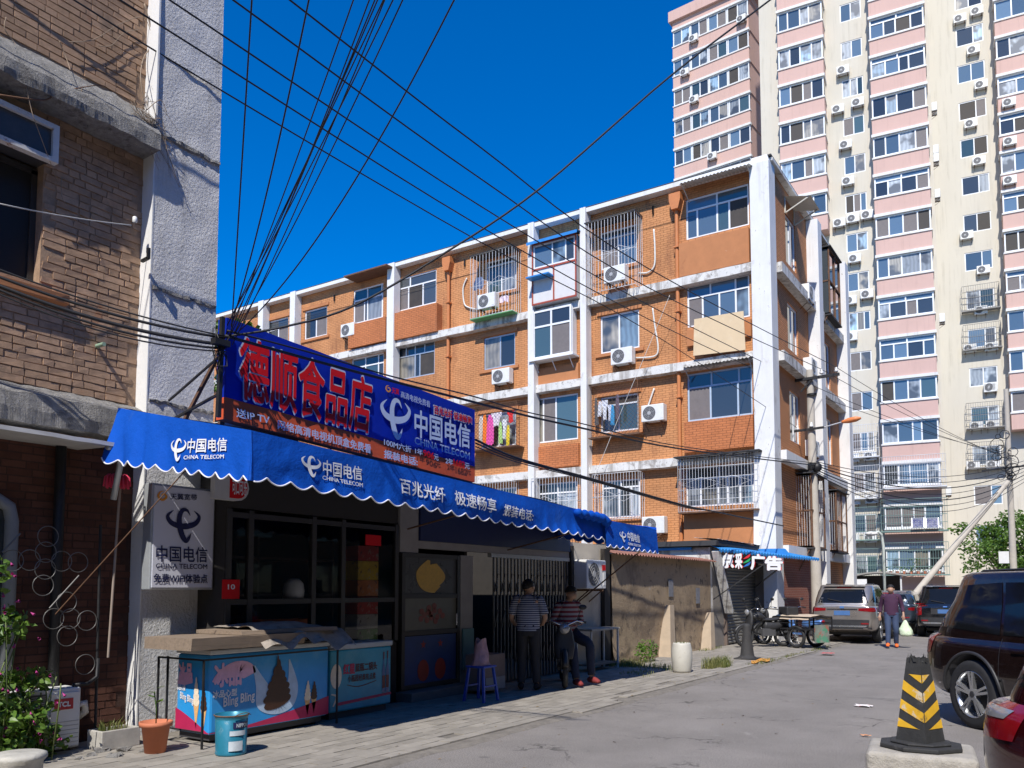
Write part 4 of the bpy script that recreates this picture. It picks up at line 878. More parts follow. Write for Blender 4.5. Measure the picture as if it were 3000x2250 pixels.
for (z0, f0), (z1, f1) in zip(lv[:-1], lv[1:]):
    def rg(z_, f): s_ = .06 if z_ > 15.1 else 0; yy = yl + f * .25 if z_ > 2.71 else yr + .40; return [(25.08 - f * .3 + s_, yy - s_, z_), (25.08 - f * .3 + s_, yr + s_, z_), (25.75, yr + s_, z_), (25.75, (yl if z_ > 2.71 else yr + .4) - s_, z_)]
    A0, A1 = rg(z0, f0), rg(z1, f1); m.add(A0 + A1, [(i, (i + 1) % 4, 4 + (i + 1) % 4, 4 + i) for i in range(4)], False)
m.add(A1, [(0, 1, 2, 3)], False); part('corner_pillar', m, WHITEP, ob, True, label='thick white corner pillar flaring towards its foot')
for x in (30.2, 34.9):
    m = MB(); m.prism([(x, 0), (x + .6, 0), (x + .6, OT - .18), (x, OT - .18)], YE - .42, YE, 'Y'); part('pillar', m, WHITEP, ob, True, bevel=.02)
# downpipes with hoppers
for (zn, x, y, uo) in (('O6', 2095, 300, 0), ('O4', 222, 800, 0)):
    u = px_u(zn, x, y, .2); m = MB(); m.cyl(fo(u, 2.0, .12), fo(u, 14.3, .12), .065, n=10); m.prism([(u - .12, 14.3), (u + .12, 14.3), (u + .2, 14.62), (u + .2, 14.85), (u - .2, 14.85), (u - .2, 14.62)], XO - .30, XO - .01, 'X')
    for z_ in (5.2, 7.9, 10.8, 13.0): m.box(XO - .22, XO, u - .09, u + .09, z_, z_ + .05)
    part('downpipe', m, OPIPE, ob, True)
# brick lintels / sills
for rc, *_ in wins[4:8] + wins[10:13] + wins[18:21]:
    m = MB(); fbox(m, fo, rc[0] - .18, rc[1] + .18, rc[2] - .13, rc[2] - .02, 0, .07); part('sill', m, OPLAST, ob, True)
    m = MB(); fbox(m, fo, rc[0] - .12, rc[1] + .12, rc[3] + .02, rc[3] + .14, 0, .05); part('lintel', m, OPLAST, ob, True)
# balcony parapets (redder unpainted brick)
def bal(zone, xl, yt, yb, xr, wd=.32, mt=None, nm='balcony_parapet'):
    rc = RU(zone, xl, yt, yb, xr, wd); m = MB(); fbox(m, fo, rc[0], rc[1], rc[2], rc[3], 0.0, wd); part(nm, m, mt or OPANEL, ob, True)
bal('O6', 1620, 500, 730, 2003, .36); bal('O6', 1240, 600, 800, 1560, .36); bal('O4', 245, 870, 1140, 815, .22, OPLAST); bal('O5', 135, 735, 960, 655, .20, OPANEL); bal('O5', 135, 1420, 1700, 680, .25, OPLAST)
bal('O3', 800, 255, 415, 1190, .1, OPLAST); bal('O3', 800, 940, 1130, 1190, .1, OPANEL); bal('O4', 310, 1570, 1700, 830, .12, OPLAST)
# ribbed canopies
def ribcan(name, zone, xl, yt, xr, wd, mt, drop=.25, lab=None, n=40):
    a = Q(zone, xl, yt, X=XO - wd); c = Q(zone, xr, yt, X=XO - wd); u0, u1, v = c.y, a.y, a.z
    m = MB(); m.grid(lambda s_, t_: fo(u0 + (u1 - u0) * s_, v + drop * (1 - t_) + .018 * sin(s_ * n * 3), .02 + (wd - .02) * t_), n * 2, 2, False)
    for s_ in (.04, .96): m.bar(fo(u0 + (u1 - u0) * s_, v - .35, .02), fo(u0 + (u1 - u0) * s_, v, wd * .9), .025)
    return part('canopy', m, mt, ob, True, label=lab)
ribcan('c', 'O4', 240, 385, 820, .75, M('bleached_canopy_sheet', (.52, .52, .48), .8, var=.12, geo=True, stain=[((.3, .28, .25), 4, .6, .7, .5)]), .18, 'pale ribbed canopy over the top corner window')
ribcan('c', 'O5', 118, 325, 640, .5, GREYR, .18, 'corrugated grey canopy over a blue grey window')
m = MB(); a = Q('O6', 1200, 210, X=XO - .8); c = Q('O6', 1568, 90, X=XO - .8); fbox(m, fo, c.y, a.y, OT - .25, OT - .19, 0, .8); part('canopy', m, RUST, ob, True)
# cages
cg = []
def RW(zone, xl, yt, yb, xr, w1): return RU(zone, xl, yt, yb, xr, w1)
rc = RW('O2', 1310, 335, 990, 1770, .62); cage(ob, fo, rc[0], rc[1], rc[2], rc[3], .02, .62, 15)
m = MB(); fbox(m, fo, rc[0] - .03, rc[1] + .03, rc[3], rc[3] + .03, .02, .66); part('cage_roof', m, ROOFB, ob, True)
rc = RW('O2', 248, 640, 1215, 632, .62); cage(ob, fo, rc[0], rc[1], rc[2], rc[3], .02, .62, 13)
m = MB(); fbox(m, fo, rc[0] - .03, rc[1] + .03, rc[3], rc[3] + .03, .02, .66); part('cage_roof', m, ROOFB, ob, True)
m = MB(); fbox(m, fo, rc[0] - .02, rc[1] + .02, rc[2] - .05, rc[2] - .02, .02, .64); part('cage_tray', m, GREENT, ob, True)
rc = RW('O3', 1312, 1180, 1580, 1720, .5); cage(ob, fo, rc[0], rc[1], rc[2], rc[3], .02, .5, 16)
rc = RW('O3', 772, 1215, 1640, 1165, .5); cage(ob, fo, rc[0], rc[1], rc[2], rc[3], .02, .5, 15)
rc = RW('O3', 270, 1260, 1640, 600, .5); cage(ob, fo, rc[0], rc[1], rc[2], rc[3], .02, .5, 14)
rc = RW('O5', 90, 1005, 1405, 690, .62); cage(ob, fo, rc[0], rc[1], rc[2], rc[3], .02, .62, 26, rails=6, r=.007)
m = MB(); fbox(m, fo, rc[0] - .1, rc[1] + .1, rc[3] + .01, rc[3] + .05, .02, .75); part('cage_roof', m, ROOFB, ob, True); m = MB(); fbox(m, fo, rc[0], rc[1], rc[2] - .06, rc[2] - .02, .02, .66); part('cage_tray', m, RUST, ob, True)
def meshcage(zone, xl, yt, yb, xr, w1, mt, s_=.14):
    rc = RW(zone, xl, yt, yb, xr, w1); m = MB(); u0, u1, v0, v1 = rc
    k_ = -(v1 - v0)
    while k_ < (u1 - u0):
        for sg_ in (1, -1):
            pts = []
            ua, ub = (k_, k_ + (v1 - v0)); va, vb = v0, v1
            if ua < 0: va = v0 - ua; ua = 0
            if ub > u1 - u0: vb = v1 - (ub - (u1 - u0)); ub = u1 - u0
            if ub > ua:
                A = fo(u0 + ua, va, w1) if sg_ == 1 else fo(u1 - ua, va, w1); Bq = fo(u0 + ub, vb, w1) if sg_ == 1 else fo(u1 - ub, vb, w1); m.cyl(A, Bq, .004, n=4, caps=False)
        k_ += s_
    m.tube([fo(u0, v0, w1), fo(u1, v0, w1), fo(u1, v1, w1), fo(u0, v1, w1)], .014, 5, closed=True)
    for u in (u0, u1):
        for v in (v0, v1): m.cyl(fo(u, v, 0), fo(u, v, w1), .012, n=5)
    part('mesh_cage', m, mt, ob, True); return rc
mcA = meshcage('O3', 1300, 400, 850, 1715, .35, RUST); mcB = meshcage('O3', 240, 585, 960, 640, .45, RUST)
for mc_, wd_ in ((mcB, .55), (mcA, .42)): m = MB(); fbox(m, fo, mc_[0] - .08, mc_[1] + .08, mc_[2] - .06, mc_[2] - .02, .02, wd_); part('cage_shelf', m, RUST, ob, True)
# glazed boxes in the narrow bay
rc = RU('O2', 822, 530, 1095, 1225, .5); bx = thing('boxed_bay_window', 'boxed out bay window with white panels, red trim and small blue roof', 'bay window', fo((rc[0] + rc[1]) / 2, rc[2], .25))
vm = rc[2] + (rc[3] - rc[2]) * .57
m = MB(); fbox(m, fo, rc[0], rc[1], rc[2], vm, .42 - .4, .5); fbox(m, fo, rc[0], rc[1], vm, rc[3], .02, .44); part('shell', m, M('pale_panel', (.66, .64, .62), .7, var=.06, geo=True), bx, True)
m = MB()
for v in (rc[2], vm - .02, rc[3] - .04): fbox(m, fo, rc[0] - .02, rc[1] + .02, v, v + .06, .5, .53)
for u in (rc[0] - .02, (rc[0] + rc[1]) / 2 - .02, rc[1] - .03): fbox(m, fo, u, u + .05, rc[2] + .06, (rc[3] if u < rc[0] + .1 or u > rc[1] - .1 else vm), .501, .529)
part('trim', m, M('red_brown_trim', (.36, .07, .04), .6), bx, True)
fwin(bx, fo, rc[0] + .04, rc[1] - .04, vm + .06, rc[3] - .06, w=.445, cols=(0, .46, .78, 1), mats=[B_, P_, D_])
m = MB(); m.grid(lambda s_, t_: fo(rc[0] - .15 + (rc[1] - rc[0] + .3) * s_, rc[3] + .16 - .12 * t_, .02 + .68 * t_), 4, 2, False); m.grid(lambda s_, t_: fo(rc[0] - .15 + (rc[1] - rc[0] + .3) * s_, rc[3] + .04 - .11 * t_, .70), 4, 1, False); part('roof', m, BLUER, bx, True)
m = MB(); a = Q('O2', 800, 835, X=XO - .75); fbox(m, fo, (rc[0] + rc[1]) / 2, rc[1] + .05, a.z - .05, a.z, .53, .9); part('shelf', m, BLUER, bx, True)
rc = RU('O2', 826, 1150, 1600, 1190, .35); bx = thing('boxed_bay_window', 'plain white framed bay window below the one with the blue roof', 'bay window', fo((rc[0] + rc[1]) / 2, rc[2], .2))
m = MB(); fbox(m, fo, rc[0], rc[1], rc[2], rc[3], .02, .33); fbox(m, fo, rc[0] - .1, rc[1] + .1, rc[2] - .07, rc[2] - .01, .02, .5)
for u in (rc[0] + .1, (rc[0] + rc[1]) / 2, rc[1] - .1): m.bar(fo(u, rc[2] - .5, .02), fo(u, rc[2] - .08, .42), .025)
part('shell', m, WFRAME, bx, True); fwin(bx, fo, rc[0] + .02, rc[1] - .02, rc[2] + .02, rc[3] - .02, w=.335, cols=(0, .48, 1), transom=.34, mats=[T_, GL_S], tmats=[D_, D_], t=.07)
# plywood sheet hung under the third floor window
m = MB(); A = [Q('O4', 370, 1480, X=XO - .45), Q('O4', 768, 1412, X=XO - .45), Q('O5', 597, 190, X=XO - .40), Q('O5', 207, 235, X=XO - .40)]
m.add(A + [p + Vector((.03, 0, 0)) for p in A], [(0, 1, 2, 3), (7, 6, 5, 4), (0, 4, 5, 1), (1, 5, 6, 2), (2, 6, 7, 3), (3, 7, 4, 0)], False); solo('plywood_sheet', m, PLY, 'bare plywood sheet hung below a corner window', 'board', A[3])
# hoses and odd brackets on the front
for pts, r, mt, lab in (([('O2', 1945, 385), ('O2', 1955, 560), ('O2', 1950, 720), ('O2', 1890, 785), ('O2', 1800, 790)], .03, HOSE, 'white pipe sleeve curling beside the caged top floor window near the corner'),
                        ([('O2', 215, 835), ('O2', 180, 930), ('O2', 190, 1070), ('O2', 235, 1110), ('O2', 310, 1125)], .03, HOSE, 'white pipe sleeve curling left of the caged window with the green tray'),
                        ([('O2', 1935, 1115), ('O2', 1955, 1280), ('O2', 1985, 1480), ('O2', 1950, 1560), ('O2', 1780, 1575)], .028, HOSE, 'white pipe sleeve right of the curtained third floor window'),
                        ([('O3', 1860, 415), ('O3', 1800, 590)], .03, HOSE, 'short straight pipe sleeve above the air conditioner by the mesh cage')):
    p3 = [Q(zn, x, y, X=XO - .06) for zn, x, y in pts]; sm = []
    for i in range(len(p3) - 1):
        for t_ in range(5):
            q = [p3[max(0, min(len(p3) - 1, j))] for j in (i - 1, i, i + 1, i + 2)]; t2 = t_ / 5
            sm.append(.5 * ((2 * q[1]) + (-q[0] + q[2]) * t2 + (2 * q[0] - 5 * q[1] + 4 * q[2] - q[3]) * t2 ** 2 + (-q[0] + 3 * q[1] - 3 * q[2] + q[3]) * t2 ** 3))
    sm.append(p3[-1]); m = MB(); m.tube(sm, r, 7); solo('pipe_sleeve', m, mt, lab, 'pipe', p3[0])
for zn, x, y in (('O2', 1943, 210), ('O2', 200, 700), ('O6', 1125, 365), ('O4', 40, 600)): p = Q(zn, x, y, X=XO); part('bracket', MB().box(XO - .08, XO, p.y - .02, p.y + .02, p.z - .14, p.z + .14), IRON, ob, True)
m = MB(); m.tube([fo(48, 14.0, .02), fo(20, 14.02, .02), fo(9.5, 14.0, .02)], .008, 4); part('wall_cable', m, CABLE, ob, True)
# end wall fittings
fwn = lambda x0, x1, v0, v1, d: None
m = MB(); m.grid(lambda s_, t_: fe(27.3 + 1.3 * s_, 14.75 - .2 * t_, .02 + .85 * t_), 8, 2, False)
for x in (27.35, 28.5): m.bar(fe(x, 14.2, .02), fe(x, 14.56, .8), .04); m.bar(fe(x, 14.2, .02), fe(x, 14.75, .02), .04)
part('canopy', m, M('pale_rib_sheet', (.55, .53, .46), .8, var=.1), ob, True, label='small pale canopy on the end wall')
for i, (x, v0, v1) in enumerate(((32.5, 11.9, 14.4), (28.9, 3.0, 5.4), (32.6, 3.0, 5.2))):
    bl_ = thing('caged_balcony', ('glazed brown framed balcony cage high on the end wall of the orange block', 'rusty ground level balcony cage on the end wall beside the white pillar', 'rusty ground level balcony cage on the end wall, deeper one towards the tower')[i], 'balcony', fe(x, v0, .5))
    m = MB(); w1 = .48
    for u in (x - .9, x, x + .9):
        m.bar(fe(u, v0, w1), fe(u, v1, w1), .05); m.bar(fe(u, v0, .0), fe(u, v0, w1), .05); m.bar(fe(u, v1, 0), fe(u, v1, w1), .05)
    for v in (v0, (v0 + v1) / 2, v1): m.bar(fe(x - .9, v, w1), fe(x + .9, v, w1), .05); m.bar(fe(x - .9, v, .02), fe(x - .9, v, w1), .05)
    m.bar(fe(x - .9, v0 - .1, .0), fe(x - .9, v0 - .9, .0), .03); m.bar(fe(x - .9, v0 - .85, .0), fe(x - .9, v0, w1 * .9), .03)
    part('frame', m, RUST, bl_, True)
    m = MB(); fbox(m, fe, x - .95, x + .95, v0 - .08, v0 - .03, 0, w1 + .05); part('tray', m, ROOFB, bl_, True); m = MB(); fbox(m, fe, x - 1.0, x + 1.0, v1 + .03, v1 + .07, 0, w1 + .1); part('roof', m, ROOFB, bl_, True)
    if i == 0:
        for uu in (x - .45, x + .45): m = MB(); fbox(m, fe, uu - .42, uu + .42, v0 + .03, v1 - .03, w1 - .03, w1 - .02); part('pane', m, GL_D, bl_, True)
        m = MB(); m.quad(fe(x - .905, v0 + .03, .03), fe(x - .905, v0 + .03, w1 - .04), fe(x - .905, v1 - .03, w1 - .04), fe(x - .905, v1 - .03, .03)); part('pane', m, GL_D, bl_, True)
    else:
        m = MB()
        for k_ in range(9): u = x - .9 + 1.8 * k_ / 8; m.cyl(fe(u, v0, w1), fe(u, v1, w1), .008, n=4, caps=False)
        for k_ in range(6): m.cyl(fe(x - .9, v0, w1 * k_ / 6), fe(x - .9, v1, w1 * k_ / 6), .008, n=4, caps=False)
        part('bars', m, BARW, bl_, True)
# air conditioners on the orange block
ac0 = make_ac('air_conditioner', 'x', 'air conditioners on the orange block')
acs = [('O2', 1480, 1690, 890, .30, 'white air conditioner inside the barred cage near the top corner'), ('O2', 310, 480, 1130, .32, 'white air conditioner inside the barred cage over the green tray'),
       ('O3', 1475, 1690, 212, .0, 'white air conditioner under the window with beige and blue curtains'), ('O3', 422, 610, 382, .0, 'white air conditioner under the grey framed third floor window beside the white bay'),
       ('O3', 1745, 1935, 715, .0, 'white air conditioner right of the mesh caged window with white laundry'), ('O6', 1172, 1300, 705, .0, 'white air conditioner beside the red brick balcony under the rusty canopy'),
       ('O3', 1750, 1920, 1700, .0, 'white air conditioner low on the orange front behind the awning end')]
for i, (zn, xl, xr, yb, wo, lab) in enumerate(acs):
    a = Q(zn, xl, yb, X=XO - .38 - wo); b = Q(zn, xr, yb, X=XO - .38 - wo); loc = (XO - .08 - wo, a.y - .40, a.z)
    if i == 0: ac0.location = loc; ac0.rotation_euler = (0, 0, -pi / 2); ac0['label'] = lab
    else: copy_tree(ac0, None, loc, -pi / 2, lab)
for x, z_, d_, lab in ((29.4, 11.7, .4, 'white air conditioner box at the top of the end wall of the orange block'), (29.5, 9.1, .3, 'white air conditioner on the end wall of the orange block level with the upper crossarm'), (29.5, 6.2, .35, 'white air conditioner on the end wall of the orange block beside the concrete pole')):
    copy_tree(ac0, None, (x, YE - .05, z_), 0, lab, 'air conditioners on the end wall')
# laundry
def garment(name, col, u, w_, vtop, wid, hgt, lab, kind='cloth', seed=0):
    m = MB(); rnd = random.Random(seed + 11)
    def fnc(s_, t_):
        ww = wid * ((.55 + .45 * min(1, t_ * 3)) if kind == 'cloth' else (1.0 if t_ < .35 else .62)); x = (s_ - .5) * ww
        return fo(u + x, vtop - hgt * t_ + .03 * sin(s_ * 9 + seed) * t_, w_ + .035 * sin(s_ * 14 + seed * 2 + t_ * 2) * (0.3 + t_))
    m.grid(fnc, 14, 8); solo(name, m, fabric('fabric_' + lab.split()[0] + str(seed), col), lab, 'laundry', fo(u, vtop - hgt, w_), 'laundry drying in window cages')
gx = lambda zn, x, y, w_: Q(zn, x, y, X=XO - w_)
for i, (x, yt, yb, wpx, col, lab) in enumerate(((330, 660, 900, 35, (.62, .56, .5), 'beige cloth at the left end of the colourful laundry row'), (362, 650, 910, 45, (.85, .22, .02), 'orange towel in the colourful laundry row'), (410, 650, 915, 60, (.80, .10, .42), 'magenta dress in the colourful laundry row'), (468, 630, 745, 90, (.72, .66, .72), 'pale pink shirt in the colourful laundry row'), (500, 710, 900, 35, (.45, .70, .25), 'lime green garment hanging low in the colourful laundry row'), (535, 690, 860, 40, (.75, .77, .8), 'white shirt hanging low in the colourful laundry row'), (570, 740, 930, 28, (.80, .62, .04), 'yellow strip of cloth in the colourful laundry row'), (592, 615, 720, 65, (.72, .02, .03), 'red shirt at the right end of the colourful laundry row'))):
    p = gx('O3', x, yt, .30); q = gx('O3', x, yb, .30); p2 = gx('O3', x + wpx, yt, .30); garment('garment', col, p.y, .30, p.z, abs(p.y - p2.y), p.z - q.z, lab, 'cloth' if i not in (3, 5, 7) else 'shirt', i)
for i, (x, yt, yb, wpx, col, lab) in enumerate(((1345, 500, 745, 35, (.12, .12, .13), 'dark trousers at the left in the mesh caged window'), (1378, 530, 660, 30, (.72, .74, .8), 'white patterned cloth beside the dark trousers'), (1425, 520, 690, 50, (.70, .73, .80), 'white patterned shirt on the yellow hanger'), (1465, 560, 700, 35, (.68, .72, .82), 'white patterned shirt next to the blue cloth'), (1490, 560, 740, 30, (.05, .35, .65), 'bright blue cloth in the mesh caged window'), (1535, 470, 690, 30, (.16, .13, .18), 'dark knotted scarf hanging in the mesh caged window'))):
    p = gx('O3', x, yt, .22); q = gx('O3', x, yb, .22); p2 = gx('O3', x + wpx, yt, .22); garment('garment', col, p.y, .22, p.z, abs(p.y - p2.y), p.z - q.z, lab, 'shirt' if i in (2, 3) else 'cloth', 20 + i)
for i, (x, yt, yb, wpx, col, lab) in enumerate(((325, 830, 940, 90, (.10, .14, .25), 'navy cloth bundle in the cage over the green tray'), (560, 1000, 1055, 90, (.75, .6, .68), 'pink and white underwear in the cage over the green tray'))):
    p = gx('O2', x, yt, .5); q = gx('O2', x, yb, .5); p2 = gx('O2', x + wpx, yt, .5); garment('garment', col, p.y, .5, p.z, abs(p.y - p2.y), p.z - q.z, lab, 'cloth', 40 + i)

# ================================================================== LOW WALL, SHED, ROLLER DOOR
lw = thing('low_wall', 'low tan plastered wall with dark stains between the shop and the shed', 'wall', (18.4, 7.75, 0))
m = MB()
def lwf(u, v):
    x = 15.46 + (21.38 - 15.46) * u; z_ = 2.34 * v; return (x, 7.70 - .05 * max(0, 1 - z_ / .5) * (1 + noise.noise(Vector((x * 3, 0, z_ * 6)))) + .012 * noise.noise(Vector((x * 2, 1, z_ * 2))), z_)
m.grid(lwf, 90, 40); m.box(15.46, 21.38, 7.78, 7.95, 0, 2.34); part('wall_face', m, TANP, lw, True)
m = MB(); m.grid(lambda u, v: (15.3 + 6.1 * u, 7.52 + .5 * v, 2.33 + .10 * v + .02 * sin(u * 260)), 240, 1, False); part('coping_sheet', m, M('rusty_coping', (.26, .12, .085), .8, var=.25, vs=4, geo=True), lw, True)
for (zn, x, y0, y1, w0, w1) in (('R4', 245, 820, 1340, 18, 52), ('R4', 680, 900, 1300, 22, 46)):
    t_ = Q(zn, x, y0, Y=7.6); b = Q(zn, x - 15, y1, Y=7.45); wd = .30
    m = MB(); m.add([(b.x - .16, 7.36, .02), (b.x + .16, 7.36, .02), (b.x + .16, 7.72, .02), (b.x - .16, 7.72, .02), (t_.x - .12, 7.58, t_.z), (t_.x + .12, 7.58, t_.z), (t_.x + .12, 7.72, t_.z), (t_.x - .12, 7.72, t_.z)],
                     [(0, 1, 5, 4), (1, 2, 6, 5), (3, 0, 4, 7), (4, 5, 6, 7)], False); part('buttress', m, M('pale_concrete', (.38, .30, .215), .9, var=.15, vs=5, bump=.4, bs=40, geo=True) if y0 == 820 else bpy.data.materials['pale_concrete'], lw, True)
for i, (x, y) in enumerate(((245, 640), (535, 720))):
    c = Q('R4', x, y, Y=7.67); m = MB(); m.box(c.x - .14, c.x + .14, 7.672, 7.678, c.z - .2, c.z + .2); solo('torn_notice', m, M('torn_paper', (.20, .20, .215), .8, var=.3, vs=20, geo=True) if i == 0 else bpy.data.materials['torn_paper'], ('torn grey notice on the low tan wall above a buttress', 'narrow torn notice on the low tan wall between the buttresses')[i], 'notice', c)
sd_ = thing('tin_roof_shed', 'shed with steel roller door and bright blue tin eave', 'shed', (23.4, 7.7, 0))
m = MB(); m.box(21.40, 21.55, 7.71, 12, 0, 2.72); part('side_wall', m, WHITEW, sd_, True); part('side_eave', MB().box(21.30, 21.39, 8.2, 10.4, 2.66, 2.735), BLUER, sd_, True)
m = MB(); m.box(21.56, 22.45, 7.70, 7.85, 0, 2.72); m.box(25.35, 25.9, 7.70, 7.85, 0, 2.72); m.box(22.45, 25.35, 7.70, 7.85, 2.22, 2.72); m.box(25.28, 25.48, 7.16, 7.69, 0, 2.70); part('front_wall', m, M('grey_brown_plaster', (.25, .225, .20), .9, var=.15, vs=3, bump=.4, bs=30, geo=True), sd_, True)
m = MB()
m.box(21.2, 25.0, 7.45, 12, 2.76, 2.90); part('roof', m, ROOFB, sd_, True)
m = MB(); m.grid(lambda u, v: (21.3 + 3.7 * u, 7.42 + .7 * v, 2.93 + .06 * v + .02 * noise.noise(Vector((u * 20, v * 5, 0)))), 40, 3); part('roof_slates', m, WHITEW, sd_, True)
def eave(u, v):
    x = 21.25 + (26.7 - 21.25) * u; yf = 7.4 + (6.08 - 7.4) * u; yb = 7.9 if x < 24.9 else 6.66; return (x, yf + (yb - yf) * v, 2.66 - .12 * u + .22 * v * (1 if x < 25 else .5) + .022 * sin(x * 42))
m = MB(); m.grid(eave, 340, 2, False); m.grid(lambda u, v: tuple(Vector(eave(u, 0)) + Vector((0, .0, -.07 * v))), 340, 1, False); part('eave', m, BLUER, sd_, True, label='bright blue corrugated tin eave')
rd = part('roller_door', MB().box(22.40, 22.50, 7.62, 7.72, .03, 2.25).box(25.30, 25.40, 7.62, 7.72, .03, 2.25).box(22.40, 25.40, 7.60, 7.74, 2.252, 2.42), M('door_rails', (.16, .12, .10), .7, .2), sd_, True)
SLAT = M('roller_slat_paint', (.235, .225, .20), .6, .3, var=.12, vs=4, geo=True, rand=.05)
zsl = .05
sm_ = MB(); sm_.add([(22.5, 7.69, 0), (22.5, 7.665, .03), (22.5, 7.665, .06), (22.5, 7.69, .088), (25.3, 7.69, 0), (25.3, 7.665, .03), (25.3, 7.665, .06), (25.3, 7.69, .088)], [(0, 4, 5, 1), (1, 5, 6, 2), (2, 6, 7, 3), (3, 7, 4, 0), (0, 1, 2, 3), (7, 6, 5, 4)], False)
sme = sm_.mesh('slat', [SLAT], WM[sd_.name].inverted())
while zsl < 2.2: link('slat', sme, rd, Matrix.Translation((0, 0, zsl))); zsl += .09
m = MB(); m.bar((21.35, 7.52, 2.62), (22.28, 7.50, .95), .10, .22, (0, 1, 0)); part('brace', m, WHITEW, sd_, True)
m = MB(); m.box(25.95, 31.0, YE - .02, YE + .0, 0, 2.5); part('plinth', MB().box(25.95, 30.1, YE - .03, YE - .004, 0, 2.55), REDB, ob, True)
# projecting character sign
cgn = thing('character_sign', 'projecting sign of white three dimensional characters beside the blue tin eave', 'sign', (21.6, 6.8, 2.1))
SX = 21.55; sgl = [((780, 412), (918, 418), (918, 262), (780, 268)), ((938, 420), (1010, 424), (1010, 270), (938, 266)), ((1108, 432), (1250, 436), (1250, 280), (1108, 272)), ((1265, 440), (1442, 442), (1442, 300), (1265, 296))]
CWH = M('sign_white_acrylic', (.80, .80, .80), .4, var=.04); 
for ch, q in zip(('京', '采', '广', '告'), sgl):
    fn = layq('R4', *q, X=SX); m = MB()
    for dxx, mi in ((.07, 1), (0.0, 0)):
        m.cur = mi; put_text(m, ch, lambda u, v, d_=dxx: fn(u, v) + Vector((d_, 0, 0)), .05)
    m.cur = 1
    for d_ in (.02, .035, .05): put_text(m, ch, lambda u, v, d_=d_: fn(u, v) + Vector((d_, 0.008, -0.005)), .05)
    part('character', m, [CWH, INKR], cgn, True)
for i, (c_, y) in enumerate((((.65, .03, .04), 300), ((.03, .38, .12), 345), ((.03, .16, .50), 385))):
    fn = layq('R4', (1020, y + 28), (1105, y + 18), (1105, y - 35), (1020, y - 20), X=SX - .01); m = MB(); stroke(m, [(.95, .95, .05), (.6, .45, .42), (.05, .1, .1)], fn); part('coloured_stroke', m, M('sign_stroke_%d' % i, c_, .4), cgn, True)
m = MB(); a = Q('R4', 775, 340, X=SX + .09); b = Q('R4', 1445, 370, X=SX + .09); m.bar(a, b, .03); m.bar(Q('R4', 700, 760, Y=7.62), Q('R4', 1250, 375, X=SX + .1), .03); m.bar(Q('R4', 1160, 620, Y=7.62), Q('R4', 1385, 445, X=SX + .1), .03); part('frame', m, IRON, cgn, True)
# ================================================================== PINK AND CREAM TOWER
tal = radians(95.7); TO = Vector((62.607, 8.85, 0)); TT = Vector((cos(tal), sin(tal), 0)); TN = Vector((-sin(tal), cos(tal), 0))
if TN.x > 0: TN = -TN
tw = thing('apartment_tower', 'tall pink and cream apartment tower with stacked glazed bays', 'tower block', tuple(TO))
ft = lambda u, v, w_: TO + TT * u + TN * w_ + Vector((0, 0, v))
def TU(zone, x, y, w_=0.0):
    p = Q(zone, x, y, pl=(TO + TN * w_, TN)); return (p - TO).dot(TT), p.z
FH, S0, NT = 2.943, 2.80, 19
TOP = S0 + FH * NT
def tpanes(rnd, n):
    r = [rnd.choice((GL_B, GL_B, GL_B, GL_B, GL_D, GL_D, GL_C, GL_C, GL_S, GL_S, GL_P, GL_T, GL_K, GL_Y)) for _ in range(n)]
    return r
# main cream body
m = MB(); hol = [(1.42, 2.87, S0 - .2 + FH * k_, S0 - .2 + FH * k_ + 1.38) for k_ in range(0, NT)]
wall_holes(m, ft, -2.95, 8.75, 0, TOP + 1, hol, .12); m.quad(ft(-2.95, 0, 0), ft(-2.95, 0, -12), ft(-2.95, TOP + 1, -12), ft(-2.95, TOP + 1, 0)); m.quad(ft(8.75, 0, 0), ft(8.75, 0, -12), ft(8.75, TOP + 1, -12), ft(8.75, TOP + 1, 0))
m.quad(ft(-2.95, TOP + 1, 0), ft(8.75, TOP + 1, 0), ft(8.75, TOP + 1, -12), ft(-2.95, TOP + 1, -12)); part('wall', m, CREAMT, tw, True)
W2, WD = -6.0, -4.9
u2a, u2b = TU('T1', 1745, 700, W2)[0], TU('T1', 2052, 700, W2)[0]
uw0, uw1 = TU('T1', 1822, 500, W2)[0], TU('T1', 1985, 500, W2)[0]
s2 = TU('T1', 1830, 715, W2)[1] - FH * 12
hol2 = [(uw1, uw0, s2 + FH * k_, s2 + FH * k_ + 1.42) for k_ in range(1, NT)]
m = MB(); wall_holes(m, ft, u2b - 8, -2.93, 0, TOP, hol2, .12, W2); part('wall', m, CREAMT, tw, True)
rt_ = random.Random(3)
for k_ in range(1, NT - 2):
    if 5 < S0 + FH * k_ < 50:
        a, b, c, d = hol[k_]; fwin(tw, ft, a, b, c, d, w=-.08, cols=(0, .5, 1) if k_ % 3 else (0, .4, .72, 1), mats=tpanes(rt_, 3), t=.07)
        if k_ - 1 < len(hol2): a, b, c, d = hol2[k_ - 1]; fwin(tw, ft, a, b, c, d, w=W2 - .08, cols=(0, .5, 1) if k_ % 2 else (0, .62, 1), mats=tpanes(rt_, 2), t=.07)
    elif k_ == 0: pass
a, b, c, d = hol[0]; fwin(tw, ft, a, b, c, d, w=-.08, mats=[GL_C, GL_T], t=.07)
